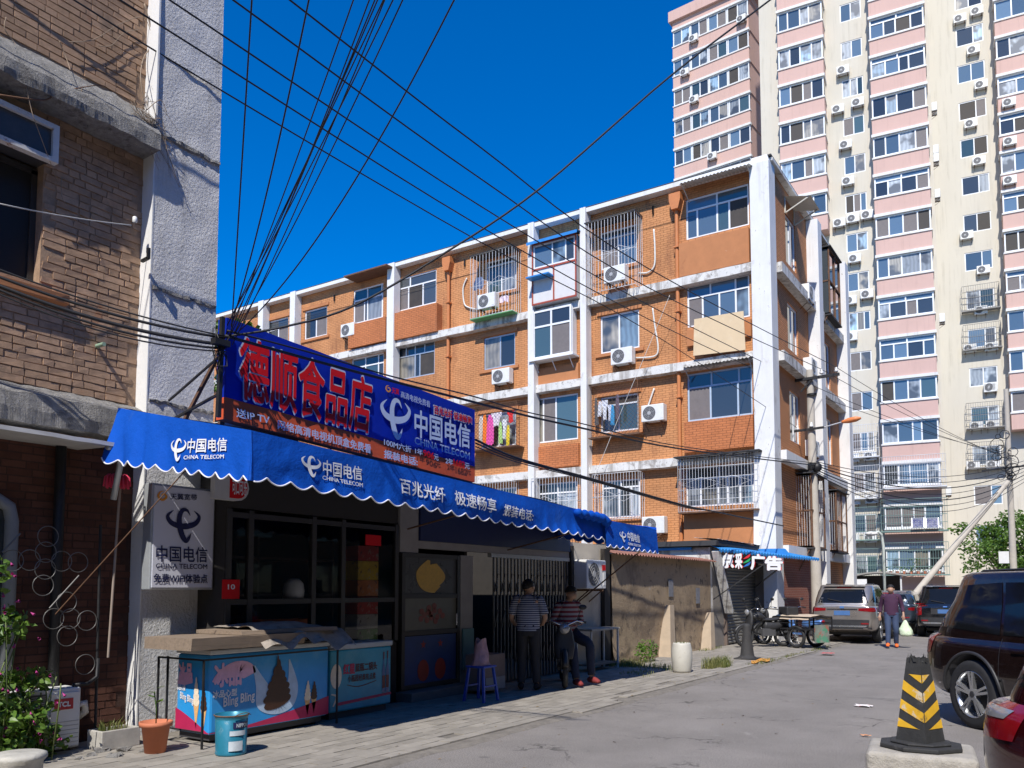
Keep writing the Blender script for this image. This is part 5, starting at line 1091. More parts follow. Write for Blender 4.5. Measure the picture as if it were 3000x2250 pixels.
def stack(u0, u1, w0, w1, sill, k0, k1, ncol, vary=True):
    """one projecting bay: pink spandrels, white bands above and below each window strip"""
    m = MB()
    for k_ in range(k0, k1 + 1):
        s_ = sill + FH * k_; fbox(m, ft, u0, u1, s_ - FH + 1.70, s_ - .10, w0, w1)
        fbox(m, ft, u0 + .06, u1 - .06, s_ - .1, s_ + 1.7, w0, w1 - .14)
    part('bay', m, PINK, tw, True)
    bd = MB(); fbox(bd, ft, u0 - .05, u1 + .05, -.10, .0, w0, w1 + .07); fbox(bd, ft, u0 - .06, u1 + .06, 1.52, 1.72, w0, w1 + .10)
    me = bd.mesh('band', [BANDW], WM[tw.name].inverted())
    for k_ in range(k0, k1 + 1):
        link('band', me, tw, Matrix.Translation((0, 0, sill + FH * k_)))
        s_ = sill + FH * k_
        cols = [0] + sorted(min(.97, max(.03, i / ncol + (rt_.uniform(-.05, .05)))) for i in range(1, ncol)) + [1]
        tr_ = .26 if (vary and rt_.random() < .3) else None
        fwin(tw, ft, u0 + .03, u1 - .03, s_ + .01, s_ + 1.51, w=w1 - .13, cols=tuple(cols), transom=tr_, mats=tpanes(rt_, ncol), tmats=[GL_B, GL_B] if tr_ else None, tcols=(0, .5, 1) if tr_ else None, t=.09, ft=.08)
    m = MB()
    for k_ in range(k0, k1 + 1):   # glazed return facing the street
        s_ = sill + FH * k_; 
        m.quad(ft(u0 - .004, s_ + .1, w0 + .15), ft(u0 - .004, s_ + .1, w1 - .2), ft(u0 - .004, s_ + 1.45, w1 - .2), ft(u0 - .004, s_ + 1.45, w0 + .15))
    part('side_glazing', m, GL_D, tw, True)
stack(-2.70, .85, 0, 1.2, S0, 0, 15, 4)
stack(3.98, 7.2, 0, 1.2, S0 - .3, 9, 15, 4)
ud0 = TU('T1', 2062, 700, WD)[0]; sD = TU('T1', 2075, 570, WD)[1] - FH * 12
stack(ud0 - 4.2, ud0, W2, WD, sD, 4, 15, 4)
# ---- rear wing (further back, seen over the orange roof)
A0 = P(1994, HOR, pl=(Vector((cos(AZ), sin(AZ), 0)) * 75, Vector((cos(AZ), sin(AZ), 0)))); A1 = P(2227, HOR, pl=(Vector((cos(AZ), sin(AZ), 0)) * 70.5, Vector((cos(AZ), sin(AZ), 0))))
A0.z = A1.z = 0; RT = (A0 - A1).normalized(); RN = Vector((RT.y, -RT.x, 0)); RN = RN if RN.x < 0 else -RN; RWd = (A0 - A1).length
rw = thing('rear_apartment_wing', 'pink banded tower wing rising behind the orange block roof', 'tower block', tuple(A1))
fr2 = lambda u, v, w_: A1 + RT * u + RN * w_ + Vector((0, 0, v))
def RU2(zone, x, y): p = Q(zone, x, y, pl=(A1, RN)); return (p - A1).dot(RT), p.z
tops = [RU2('T1', 645, y)[1] for y in (60, 245, 430, 620, 815)]; SP = (tops[0] - tops[-1]) / 4; base = tops[-1]
roofz = RU2('T1', 195, 128)[1] + .3
m = MB(); fbox(m, fr2, 0.05, RWd, 0, roofz, -10, -.15)
for k_ in range(-6, 6):
    s_ = base + SP * k_
    if s_ - SP + 1.7 > roofz - .3: continue
    fbox(m, fr2, -.02, RWd + .02, s_ - SP + 1.72, s_ - .10, -9.9, 0.0)
fbox(m, fr2, -.3, RWd + .3, roofz - .02, roofz + 1.0, -10, .3); part('wall', m, PINK, rw, True)
for k_ in range(-4, 6):
    s_ = base + SP * k_
    if s_ + 1.6 > roofz + .4: continue
    m = MB(); fbox(m, fr2, -.06, RWd + .06, s_ - .10, s_, -.2, .07); fbox(m, fr2, -.07, RWd + .07, s_ + 1.52, s_ + 1.72, -.2, .10); part('band', m, BANDW, rw, True)
    for a, b in ((0, .27), (.27, .52), (.52, .76), (.76, 1)):
        fwin(rw, fr2, RWd * a + .02, RWd * b - .02, s_ + .005, s_ + 1.515, w=-.12, cols=(0, .5, 1), mats=tpanes(rt_, 2), t=.09, ft=.08)
# ---- lower floors: green cages, solar panels, flower shelf
CG = M('green_grey_bars', (.20, .30, .27), .6, .2, var=.15)
def tcage(root, u0, u1, v0, v1, w0, w1, bars, mat, rails=5): 
    m = MB()
    for i in range(bars + 1): u = u0 + (u1 - u0) * i / bars; m.cyl(ft(u, v0, w1), ft(u, v1, w1), .014, n=4, caps=False)
    for i in range(rails): v = v0 + (v1 - v0) * i / (rails - 1); m.tube([ft(u0, v, w0), ft(u0, v, w1), ft(u1, v, w1), ft(u1, v, w0)], .02, 4)
    for i in range(5): m.cyl(ft(u0, v0, w0 + (w1 - w0) * i / 5), ft(u0, v1, w0 + (w1 - w0) * i / 5), .014, n=4, caps=False)
    fbox(m, ft, u0 - .05, u1 + .05, v0 - .06, v0, w0, w1 + .05); part('security_cage', m, mat, root, True)
for k_, mt in ((0, CG), (1, CG), (2, BARW)): tcage(tw, -3.0, 1.0, S0 + FH * k_ - .25, S0 + FH * k_ + 1.9, 1.32, 2.1, 26, mt)
for k_, mt in ((0, CG), (1, CG), (2, BARW), (3, BARW)): tcage(tw, 1.1, 3.5, S0 + FH * k_ - .7, S0 + FH * k_ + 1.6, .05, .7, 16, mt)
for k_ in (3, 5, 6, 2): a, b, c, d = hol2[k_]; tcage(tw, a - .3, b + .3, c - .25, d + .2, W2 + .05, W2 + .6, 16, M('cage_grey', (.25, .24, .23), .6) if k_ == 3 else bpy.data.materials['cage_grey'])
SOL = M('solar_cells', (.02, .03, .14), .2, var=.15, vs=3)
for i, (a, b) in enumerate(((820, 912), (925, 1020))):
    u0 = TU('T3', b, 1100, 2.15)[0]; u1 = TU('T3', a, 1100, 2.15)[0]; v1 = TU('T3', a, 1068, 2.15)[1]; v0 = TU('T3', a, 1142, 2.15)[1]
    so = thing('solar_panel', 'small blue solar panel leaning on the second floor cage of the tower', 'solar panel', ft((u0 + u1) / 2, v0, 2.3), group='pair of solar panels on the tower cage')
    fnS = lambda u, v, d_=0: ft(u0 + (u1 - u0) * u, v0 + (v1 - v0) * v, 2.45 - .3 * v + d_)
    m = MB(); m.quad(fnS(0, 0), fnS(1, 0), fnS(1, 1), fnS(0, 1)); m.quad(fnS(0, 0, -.04), fnS(1, 0, -.04), fnS(1, 1, -.04), fnS(0, 1, -.04)); part('cells', m, SOL, so, True)
    m = MB()
    for p, q in (((0, 0), (1, 0)), ((1, 0), (1, 1)), ((1, 1), (0, 1)), ((0, 1), (0, 0))): m.bar(fnS(*p, .005), fnS(*q, .005), .05)
    for x in range(4):
        for y in range(4): p = fnS(.14 + .24 * x, .12 + .25 * y, .012); m.bar(p, p + Vector((0, 0.08, 0.0)), .05)
    part('frame', m, STEEL, so, True)
LEAFP = LEAF_A
for i in range(9):
    u = -2.4 + .42 * i; p = ft(u, S0 - .2, 1.75); m = MB(); m.lathe([(.08, 0), (.11, .2), (.095, .2), (.09, .15), (.001, .15)], 8, p); pot = thing('potted_plant', 'small potted plant on the first floor cage shelf of the tower', 'plant', tuple(p), group='potted plants on the tower shelf')
    part('pot', m, TERRA, pot, True); m = MB(); rr = random.Random(i)
    for j in range(40 if i in (3, 4) else 14):
        q = Vector(p) + Vector((rr.uniform(-.2, .2), rr.uniform(-.2, .2), .2 + rr.uniform(0, .9 if i in (3, 4) else .3))); d1 = Vector((rr.uniform(-1, 1), rr.uniform(-1, 1), rr.uniform(-.5, .8))) * .08; d2 = Vector((rr.uniform(-1, 1), rr.uniform(-1, 1), rr.uniform(-1, 1))) * .05
        m.quad(q - d1, q - d2, q + d1, q + d2)
    part('leaves', m, LEAF_B, pot, True)
# ---- air conditioners all over the tower
acT = make_ac('tower_air_conditioner', 'white air conditioner fixed to the cream and pink tower', 'air conditioners on the tower', .86, .34, .6)
tang = math.atan2(-TN.x, TN.y)      # turn local -y to the facade normal
rzT = math.atan2(TN.y, TN.x) + pi / 2
spots = [('T1', 1145, 430, .45), ('T1', 1115, 660, .45), ('T1', 1232, 620, .45), ('T1', 1160, 870, .45), ('T1', 1175, 1085, .45), ('T2', 300, 310, .45), ('T2', 412, 275, .45), ('T2', 528, 245, .45), ('T2', 425, 600, .45), ('T2', 390, 940, .45), ('T2', 525, 890, .45), ('T2', 395, 1235, .45),
         ('T3', 378, 645, .45), ('T3', 508, 632, .45), ('T3', 385, 965, .45), ('T3', 520, 955, .45), ('T3', 380, 1252, .6), ('T3', 510, 1248, .6),
         ('T1', 1835, 125, W2 + .4), ('T1', 1935, 80, W2 + .4), ('T1', 1915, 310, W2 + .4), ('T1', 1960, 515, W2 + .4), ('T1', 1900, 745, W2 + .4), ('T1', 1948, 965, W2 + .4), ('T2', 1335, 410, W2 + .4), ('T2', 1470, 690, W2 + .4), ('T2', 1450, 1020, W2 + .4), ('T2', 1360, 1330, W2 + .4), ('T2', 1535, 1315, W2 + .4), ('T2', 1530, 1640, W2 + .4),
         ('T3', 1410, 120, W2 + .4), ('T3', 1305, 405, W2 + .4), ('T3', 1425, 395, W2 + .4), ('T3', 1280, 700, W2 + .6), ('T3', 1430, 695, W2 + .6), ('T1', 2125, 620, WD + .4), ('T1', 2130, 850, WD + .4), ('T1', 2130, 1080, WD + .4)]
for i, (zn, x, y, w_) in enumerate(spots):
    p = Q(zn, x, y, pl=(TO + TN * w_, TN)); loc = p - TN * .36
    fl = max(1, round((loc.z - S0 + .9) / FH) + 1); ordn = ['', 'first', 'second', 'third', 'fourth', 'fifth', 'sixth', 'seventh', 'eighth', 'ninth', 'tenth', 'eleventh', 'twelfth', 'thirteenth', 'fourteenth', 'fifteenth', 'sixteenth', 'seventeenth', 'eighteenth', 'nineteenth'][min(19, fl)]
    lab_ = 'tower air conditioner at the %s window row, %s' % (ordn, 'cream strip between two pink bays' if w_ > 0 else ('recessed cream strip beyond the return wall' if w_ < W2 + 1 else 'pink bay beyond the recessed strip'))
    if i == 0: acT.location = loc; acT.rotation_euler = (0, 0, rzT); acT['label'] = lab_
    else: copy_tree(acT, None, loc, rzT, lab_)
sidew = [('T1', 683, 290), ('T1', 685, 670), ('T1', 1680, 655), ('T1', 1692, 905), ('T1', 1785, 935), ('T1', 1785, 1150), ('T2', 1120, 1090), ('T3', 1130, 895)]
for zn, x, y in sidew:
    uu = TU(zn, x, y, -.6); p = ft(-2.95 if x > 900 or zn != 'T1' else 8.28, uu[1], -.9); copy_tree(acT, None, p + Vector((0, -.02, 0)), rzT + pi / 2, 'air conditioner on the shaded return wall of the tower', 'air conditioners on the return walls')
for zn, x, y in (('T1', 545, 125), ('T1', 262, 240), ('T1', 265, 600), ('T1', 372, 935), ('T1', 210, 440)):
    p = Q(zn, x, y, pl=(A1 + RN * .4, RN)); copy_tree(acT, None, p - RN * .3, math.atan2(RN.y, RN.x) + pi / 2, 'white air conditioner on the pink wing behind the orange roof', 'air conditioners on the rear wing')
# ================================================================== VEHICLES
def paint(name, col, metal=.35, rough=.28, dust=.12):
    return M(name, col, rough, metal, var=.05, vs=3, coat=1.0, rvar=.06, stain=[((.30, .27, .24), 3, .5, .75, dust)])
LENS_R = M('red_lens', (.24, .006, .010), .15, var=.1, vs=20, coat=1.0); LENS_C = M('clear_lens', (.34, .34, .34), .12, .3, coat=1.0)
CARGL = M('tinted_car_glass', (.008, .009, .010), .04, var=.05, spec=.45); PLATE = M('blue_plate', (.07, .16, .36), .45, var=.05)
ALLOY = M('alloy_wheel', (.56, .57, .58), .28, .85, var=.05); TYRE = RUBBER
def sup(t, e): c, s_ = cos(t), sin(t); return (math.copysign(abs(c) ** e, c), math.copysign(abs(s_) ** e, s_))
def make_wheel(parent, c, r, side, nsp=5, wd=.23):
    """side = +1 / -1: which way the rim faces along local y"""
    s_ = side; m = MB()
    pr = [(r * .70, -.5 * wd), (r * .82, -.5 * wd), (r * .95, -.48 * wd), (r, -.36 * wd), (r * 1.005, 0), (r, .36 * wd), (r * .95, .48 * wd), (r * .82, .5 * wd), (r * .70, .46 * wd)]
    m.lathe(pr, 36, c, 'Y')
    for k_ in range(36):
        a = 2 * pi * k_ / 36; d_ = Vector((cos(a), 0, sin(a))); m.bar(Vector(c) + d_ * r * 1.0 + Vector((0, -.3 * wd, 0)), Vector(c) + d_ * r * 1.0 + Vector((0, .3 * wd, 0)), .016, .012, d_)
    w_ = part('wheel', m, TYRE, parent)
    m = MB(); yo = s_ * wd * .42
    m.lathe([(r * .70, -s_ * .02), (r * .69, s_ * .015), (r * .655, s_ * .012), (r * .63, -s_ * .05), (r * .60, -s_ * .12)], 36, (c[0], c[1] + yo, c[2]), 'Y')
    for k_ in range(nsp):
        for da in (-.12, .12):
            a = 2 * pi * k_ / nsp + .3; p0 = Vector((c[0] + r * .10 * cos(a + da * 2), c[1] + yo - s_ * .015, c[2] + r * .10 * sin(a + da * 2))); p1 = Vector((c[0] + r * .67 * cos(a + da), c[1] + yo + s_ * .004, c[2] + r * .67 * sin(a + da)))
            m.bar(p0, p1, .03, .045, (0, 1, 0))
    m.cyl((c[0], c[1] + yo - s_ * .05, c[2]), (c[0], c[1] + yo + s_ * .006, c[2]), r * .17, n=16); part('rim', m, ALLOY, w_)
    m = MB(); m.lathe([(.001, 0), (r * .62, 0)], 24, (c[0], c[1] + yo - s_ * .10, c[2]), 'Y'); part('brake_disc', m, BPLAST, w_)
    m = MB(); m.cyl((c[0], c[1] + yo, c[2]), (c[0], c[1] + yo + s_ * .012, c[2]), r * .09, n=12); part('hub_cap', m, BPLAST, w_)
    return w_
def make_car(name, label, loc, rz, pm_, L=4.6, Wd=1.86, H=1.70, wb=2.70, r=.355, roh=.92, st=None, cladding=True, group=None):
    """SUV or hatchback: +x forward, origin on the ground in the middle"""
    st = st or {}; car = thing(name, label, 'car', loc, rz, group); hl_, hw = L / 2, Wd / 2; zt = st.get('belt', 1.04)
    xr = -wb / 2 - (roh - .92); rear = -wb / 2 - roh; front = rear + L
    xs = [rear, rear + .02, rear + .09, rear + .25, rear + .55, -wb / 2 + .25, -.5, 0, .6, wb / 2 - .35, wb / 2 + .15, front - .45, front - .2, front - .07, front]
    m = MB(); rings = []
    for i, x in enumerate(xs):
        tr_ = (x - rear) / .5 if x < rear + .5 else 1; tf = (front - x) / .8 if x > front - .8 else 1
        w_ = hw * (1 - .17 * max(0, 1 - tr_) ** 2.2 - .22 * max(0, 1 - tf) ** 2)
        zb = .27 + .12 * max(0, 1 - tr_) ** 1.5 + .05 * max(0, 1 - tf); z1 = zt
        if x > wb / 2 - .35: z1 = zt - .03 - .17 * ((x - (wb / 2 - .35)) / (front - wb / 2 + .35)) ** 1.6
        if i in (0, len(xs) - 1): w_ *= .97; z1 -= .05
        if i == len(xs) - 1: z1 -= .12
        half = [(0, zb), (.80 * w_, zb), (.95 * w_, zb + .07), (1.0 * w_, zb + .24), (1.0 * w_, .72), (.985 * w_, .86), (.955 * w_, z1 - .05), (.89 * w_, z1), (0, z1 + .02)]
        rings.append([(x, y, z_) for y, z_ in half] + [(x, -y, z_) for y, z_ in reversed(half[1:-1])])
    n = len(rings[0]); vs = [p for rg_ in rings for p in rg_]
    fs = [(i * n + k_, i * n + (k_ + 1) % n, (i + 1) * n + (k_ + 1) % n, (i + 1) * n + k_) for i in range(len(xs) - 1) for k_ in range(n)] + [tuple(range(n - 1, -1, -1)), tuple((len(xs) - 1) * n + k_ for k_ in range(n))]
    m.add(vs, fs, True)
    body = part('body', m, [pm_, BPLAST], car); sbs = body.modifiers.new('s', 'SUBSURF'); sbs.levels = sbs.render_levels = 2
    bmx = bmesh.new(); bmx.from_mesh(body.data); bmesh.ops.recalc_face_normals(bmx, faces=bmx.faces); bmx.to_mesh(body.data); bmx.free()
    cut = MB(); 
    for x in (-wb / 2, wb / 2):
        for s_ in (1, -1): cut.cyl((x, s_ * (hw - .30), r), (x, s_ * (hw + .3), r), r + .07, n=36)
    co = link('cut', cut.mesh('cut', [BPLAST])); WMb = body.matrix_world
    bo = body.modifiers.new('b', 'BOOLEAN'); bo.object = co; bo.operation = 'DIFFERENCE'; bo.solver = 'EXACT'
    car.location = (0, 0, 0); car.rotation_euler = (0, 0, 0); bpy.context.view_layer.update(); me = apply_mods(body); car.location = loc; car.rotation_euler = (0, 0, rz)
    bpy.data.objects.remove(co)
    # cabin
    g_ = st.get('cabin', dict(xr0=rear + .10, xr1=rear + .52, xf0=wb / 2 - .42, xf1=wb / 2 - 1.22)); m = MB()
    lv = [(zt - .06, 0), (zt + .02, .02), (zt + .2, .30), (zt + .4, .66), (H - .10, .90), (H - .035, 1.0), (H - .005, 1.06), (H, 1.2)]; N = 48; vs = []
    for z_, t_ in lv:
        tt = min(1.0, t_); a0 = g_['xr0'] + (g_['xr1'] - g_['xr0']) * (tt ** 1.25); a1 = g_['xf0'] + (g_['xf1'] - g_['xf0']) * (tt ** 1.0); ww = hw * (.93 - .135 * tt)
        if t_ > 1: a0 += (t_ - 1) * 1.2; a1 -= (t_ - 1) * 1.2; ww *= 1 - (t_ - 1) * 1.1
        for k_ in range(N): c_, s_ = sup(2 * pi * k_ / N, .30); vs.append(((a0 + a1) / 2 + (a1 - a0) / 2 * c_, ww * s_, z_))
    m.add(vs, [(i * N + k_, i * N + (k_ + 1) % N, (i + 1) * N + (k_ + 1) % N, (i + 1) * N + k_) for i in range(len(lv) - 1) for k_ in range(N)] + [tuple((len(lv) - 1) * N + k_ for k_ in range(N))], True)
    cab = part('cabin', m, pm_, car)
    vv = [v.co.copy() for v in me.vertices]; b0 = len(vv); ff = [tuple(p.vertices) for p in me.polygons]; vv += [v.co.copy() for v in cab.data.vertices]; ff += [tuple(b0 + i for i in p.vertices) for p in cab.data.polygons]
    bvh = BVHTree.FromPolygons(vv, ff)
    def drape(nm, q, ax, mt, par=car, off=.006, n1=10, n2=6, lab=None):
        """q: 4 corners in the projection plane ('R' rear: (y,z), 'F' front, 'L'/'r' sides: (x,z))"""
        mm = MB(); pts = []
        for j in range(n2 + 1):
            for i in range(n1 + 1):
                u, v = i / n1, j / n2; p = [(q[0][k_] * (1 - u) + q[1][k_] * u) * (1 - v) + (q[3][k_] * (1 - u) + q[2][k_] * u) * v for k_ in (0, 1)]
                if ax == 'R': o, d_ = Vector((rear - 2, p[0], p[1])), Vector((1, 0, 0))
                elif ax == 'F': o, d_ = Vector((front + 2, p[0], p[1])), Vector((-1, 0, 0))
                elif ax == 'L': o, d_ = Vector((p[0], hw + 2, p[1])), Vector((0, -1, 0))
                else: o, d_ = Vector((p[0], -hw - 2, p[1])), Vector((0, 1, 0))
                h_ = bvh.ray_cast(o, d_)
                pts.append((h_[0] if h_[0] else o + d_ * 2) - d_ * off)
        mm.add(pts, [(j * (n1 + 1) + i, j * (n1 + 1) + i + 1, (j + 1) * (n1 + 1) + i + 1, (j + 1) * (n1 + 1) + i) for j in range(n2) for i in range(n1)], True)
        return part(nm, mm, mt, par, label=lab)
    zg0, zg1 = zt + .03, H - .13
    def xat(z_, k0, k1): t_ = (z_ - zt) / (H - zt); return g_[k0] + (g_[k1] - g_[k0]) * t_
    ra, rb = xat(zg0, 'xr0', 'xr1') + .12, xat(zg1, 'xr0', 'xr1') + .16; fa, fb = xat(zg0, 'xf0', 'xf1') - .10, xat(zg1, 'xf0', 'xf1') - .10
    for ax in ('L', 'r'):
        bpx, bpt = -.02, -.06
        drape('side_window', [(ra, zg0 + .06), (-wb / 2 + .42, zg0), (-wb / 2 + .36, zg1), (rb + .10, zg1 - .03)], ax, CARGL); drape('side_window', [(-wb / 2 + .47, zg0), (bpx - .03, zg0), (bpt - .05, zg1), (-wb / 2 + .41, zg1)], ax, CARGL); drape('side_window', [(bpx + .03, zg0), (fa, zg0), (fb, zg1), (bpt + .03, zg1)], ax, CARGL)
        for x0, nm in ((-wb / 2 + .45, 'door_seam'), (-.02, 'door_seam'), (wb / 2 - .42, 'door_seam')): drape(nm, [(x0, .42), (x0 + .008, .42), (x0 + .008, zt - .01), (x0, zt - .01)], ax, BPLAST, off=.002, n1=1, n2=14)
        for x0 in (-wb / 2 + .66, .28):
            hd = drape('door_handle', [(x0, zt - .14), (x0 + .2, zt - .13), (x0 + .2, zt - .10), (x0, zt - .105)], ax, pm_ if not st.get('chrome_handle') else CHROME, off=.028, n1=4, n2=2)
        if cladding: drape('sill_cladding', [(-wb / 2 + r + .08, .29), (wb / 2 - r - .08, .29), (wb / 2 - r - .08, .42), (-wb / 2 + r + .08, .42)], ax, BPLAST, off=.008)
        sg_ = 1 if ax == 'L' else -1
        for x in (-wb / 2, wb / 2):
            mm = MB(); ap = []
            for a in [pi * (-.02 + 1.04 * k_ / 24) for k_ in range(25)]:
                xx, zz_ = x + (r + .085) * cos(a), r + (r + .085) * sin(a); h_ = bvh.ray_cast(Vector((xx, sg_ * (hw + 2), zz_)), Vector((0, -sg_, 0)))
                ap.append((xx, h_[0].y if h_[0] and abs(h_[0].y) > hw * .6 else sg_ * hw * .97, zz_))
            mm.tube(ap, .020 if cladding else .010, 6); part('wheel_arch', mm, BPLAST if cladding else pm_, car)
            make_wheel(car, (x, sg_ * (hw - .125), r), r, sg_)
        mm = MB(); mm.ball((wb / 2 - .62, sg_ * (hw + .10), zt + .07), .11, 12, 8, .6, 1.0, .7); mm.bar((wb / 2 - .6, sg_ * (hw - .08), zt + .03), (wb / 2 - .62, sg_ * (hw + .05), zt + .05), .05); part('mirror', mm, pm_, car)
        if st.get('rails'): mm = MB(); yr_ = sg_ * hw * .60; mm.tube([(rb + .10, yr_, H - .03), (rb + .2, yr_, H + .012), (0, yr_, H + .02), (fb - .25, yr_, H + .01), (fb - .15, yr_, H - .03)], .016, 6); part('roof_rail', mm, BPLAST, car)
        tl = st.get('tail', (.30, .78, .96)); drape('tail_light', [(rear + .06, tl[1]), (rear + tl[0] + .05, tl[1] + .02), (rear + tl[0] + .14, tl[2]), (rear + .12, tl[2])], ax, LENS_R, off=.007)
    if st.get('clear'):
        for ax in ('L', 'r'): drape('indicator_lens', [(rear + .06, .895), (rear + .30, .905), (rear + .36, .955), (rear + .08, .965)], ax, LENS_C, off=.011)
    tl = st.get('tail', (.30, .78, .96)); tin = hw - .12 - st.get('tailw', .34)
    for s_ in (1, -1):
        drape('tail_light', [(s_ * tin, tl[1] + .03), (s_ * (hw - .10), tl[1]), (s_ * (hw - .11), tl[2]), (s_ * tin, tl[2] - .02)], 'R', LENS_R, off=.007)
        drape('reflector', [(s_ * (hw - .42), .545), (s_ * (hw - .22), .545), (s_ * (hw - .22), .585), (s_ * (hw - .42), .585)], 'R', LENS_R, off=.012)
        drape('head_light', [(s_ * (hw - .62), .72), (s_ * (hw - .22), .74), (s_ * (hw - .22), .86), (s_ * (hw - .62), .82)], 'F', LENS_C)
    rw_ = hw * .70
    drape('rear_window', [(-rw_ - .04, zt + .06), (rw_ + .04, zt + .06), (rw_ - .10, H - .14), (-rw_ + .10, H - .14)], 'R', CARGL); drape('windscreen', [(-rw_, zt + .08), (rw_, zt + .08), (rw_ - .08, H - .12), (-rw_ + .08, H - .12)], 'F', CARGL)
    drape('brake_lamp', [(-.2, H - .105), (.2, H - .105), (.2, H - .075), (-.2, H - .075)], 'R', LENS_R, off=.012)
    drape('number_plate', [(-.22, .80), (.22, .80), (.22, .93), (-.22, .93)], 'R', PLATE, off=.014)
    drape('plate_recess', [(-.42, .77), (.42, .77), (.42, .955), (-.42, .955)], 'R', st.get('recess', pm_), off=.004); drape('chrome_strip', [(-.42, .955), (.42, .955), (.42, .985), (-.42, .985)], 'R', CHROME, off=.012)
    if cladding:
        drape('rear_bumper_cladding', [(-hw + .16, .40), (hw - .16, .40), (hw - .13, .66), (-hw + .13, .66)], 'R', BPLAST, off=.006, n1=20); drape('skid_plate', [(-.62, .46), (.62, .46), (.68, .51), (-.68, .51)], 'R', ALLOY, off=.014, n1=14)
    drape('boot_seam', [(-hw + .2, .665), (hw - .2, .665), (hw - .2, .675), (-hw + .2, .675)], 'R', BPLAST, off=.009, n1=20, n2=1)
    drape('badge', [(-.06, 1.0), (.06, 1.0), (.06, 1.06), (-.06, 1.06)], 'R', st.get('badge', CHROME), off=.010, n1=3, n2=3)
    mm = MB(); t0 = bvh.ray_cast(Vector((rear - 2, .02, zt + .10)), Vector((1, 0, 0)))[0]; t1 = bvh.ray_cast(Vector((rear - 2, .42, zt + .18)), Vector((1, 0, 0)))[0]
    mm.bar(t0 - Vector((.03, 0, 0)), t1 - Vector((.03, 0, 0)), .02); part('wiper', mm, BPLAST, car)
    mm = MB(); mm.grid(lambda u, v: (g_['xr1'] - .10 + .22 * v, (u - .5) * 2 * hw * .62, H - .055 + .045 * v), 10, 2); part('spoiler', mm, pm_, car)
    mm = MB(); mm.box(-wb / 2 - .2, wb / 2 + .2, -hw + .3, hw - .3, .2, .4); part('underbody', mm, BPLAST, car)
    return car
SILVER = paint('champagne_silver_paint', (.42, .375, .33), .7, .3); BLACKP = paint('black_car_paint', (.010, .011, .014), .2, .18, .06); BROWNP = paint('dark_brown_car_paint', (.018, .009, .008), .35, .2, .10); REDP = paint('dark_red_car_paint', (.045, .003, .005), .4, .2, .05); BLUEP = paint('slate_blue_car_paint', (.05, .07, .10), .4, .25)
make_car('parked_car', 'champagne silver sport utility car parked with its tail to the viewer on the pavement', (25.25 + 2.27, 5.22, PV), radians(1.5), SILVER, L=4.55, H=1.69, st=dict(rails=True, tail=(.34, .90, 1.02), tailw=.36, badge=PLATE, belt=1.09))
make_car('parked_car', 'black sport utility car with chrome bumper seen from behind beyond the walking man', (30.0 + 2.3, 3.0, 0), radians(1), BLACKP, L=4.7, H=1.72, st=dict(rails=True, tail=(.2, .72, 1.12), tailw=.12, recess=BPLAST))
make_car('parked_car', 'slate blue hatchback mostly hidden between the silver and the black car', (33.6, 5.0, PV), radians(2), BLUEP, L=4.3, H=1.5, r=.32, wb=2.6, roh=.8, cladding=False, st=dict(tail=(.12, .80, .92), tailw=.14))
azc = radians(222); fwd = Vector((cos(azc), sin(azc), 0)); rgt = Vector((sin(azc), -cos(azc), 0)); cp = Vector((10.86, .83, 0))
ctr = cp + fwd * 1.36 - rgt * (1.90 / 2 - .02)
make_car('parked_car', 'big dark brown sport utility car with five double spoke alloy wheels beside the striped cone', tuple(ctr), azc, BROWNP, L=4.75, Wd=1.90, H=1.80, wb=2.72, r=.39, roh=.98, st=dict(rails=True, tail=(.16, .80, 1.05), belt=1.06))
azr = radians(222); fwd = Vector((cos(azr), sin(azr), 0)); rgt = Vector((sin(azr), -cos(azr), 0)); rc_ = P(2912, 2082, Z=.92); rc_.z = 0
ctr = rc_ + fwd * (1.30 + .85 - .12) - rgt * (1.78 / 2 - .14)
make_car('parked_car', 'dark red hatchback with red and clear tail lamp at the kerb near the concrete block', tuple(ctr), azr, REDP, L=4.25, Wd=1.78, H=1.48, wb=2.60, r=.32, roh=.85, cladding=False, st=dict(tail=(.34, .78, .99), tailw=.3, belt=1.0, clear=True))
# ================================================================== PEOPLE
def etube(mb, pts, rs, side=(0, 1, 0), n=14, caps=True, wr=0.0, seed=0):
    """elliptical tube: rs = [(r_side, r_front)]"""
    pts = [Vector(p) for p in pts]; m_ = len(pts); vs = []
    for i, p in enumerate(pts):
        d = (pts[min(i + 1, m_ - 1)] - pts[max(i - 1, 0)]).normalized(); s_ = Vector(side); s_ = (s_ - d * s_.dot(d)).normalized(); f_ = d.cross(s_)
        for k_ in range(n):
            a = 2 * pi * k_ / n; q = 1 + wr * noise.noise(Vector((cos(a) * 2 + seed, sin(a) * 2, i * 1.3)))
            vs.append(p + s_ * cos(a) * rs[i][0] * q + f_ * sin(a) * rs[i][1] * q)
    fs = [(i * n + k_, i * n + (k_ + 1) % n, (i + 1) * n + (k_ + 1) % n, (i + 1) * n + k_) for i in range(m_ - 1) for k_ in range(n)]
    if caps: fs += [tuple(range(n - 1, -1, -1)), tuple((m_ - 1) * n + k_ for k_ in range(n))]
    mb.add(vs, fs, True)
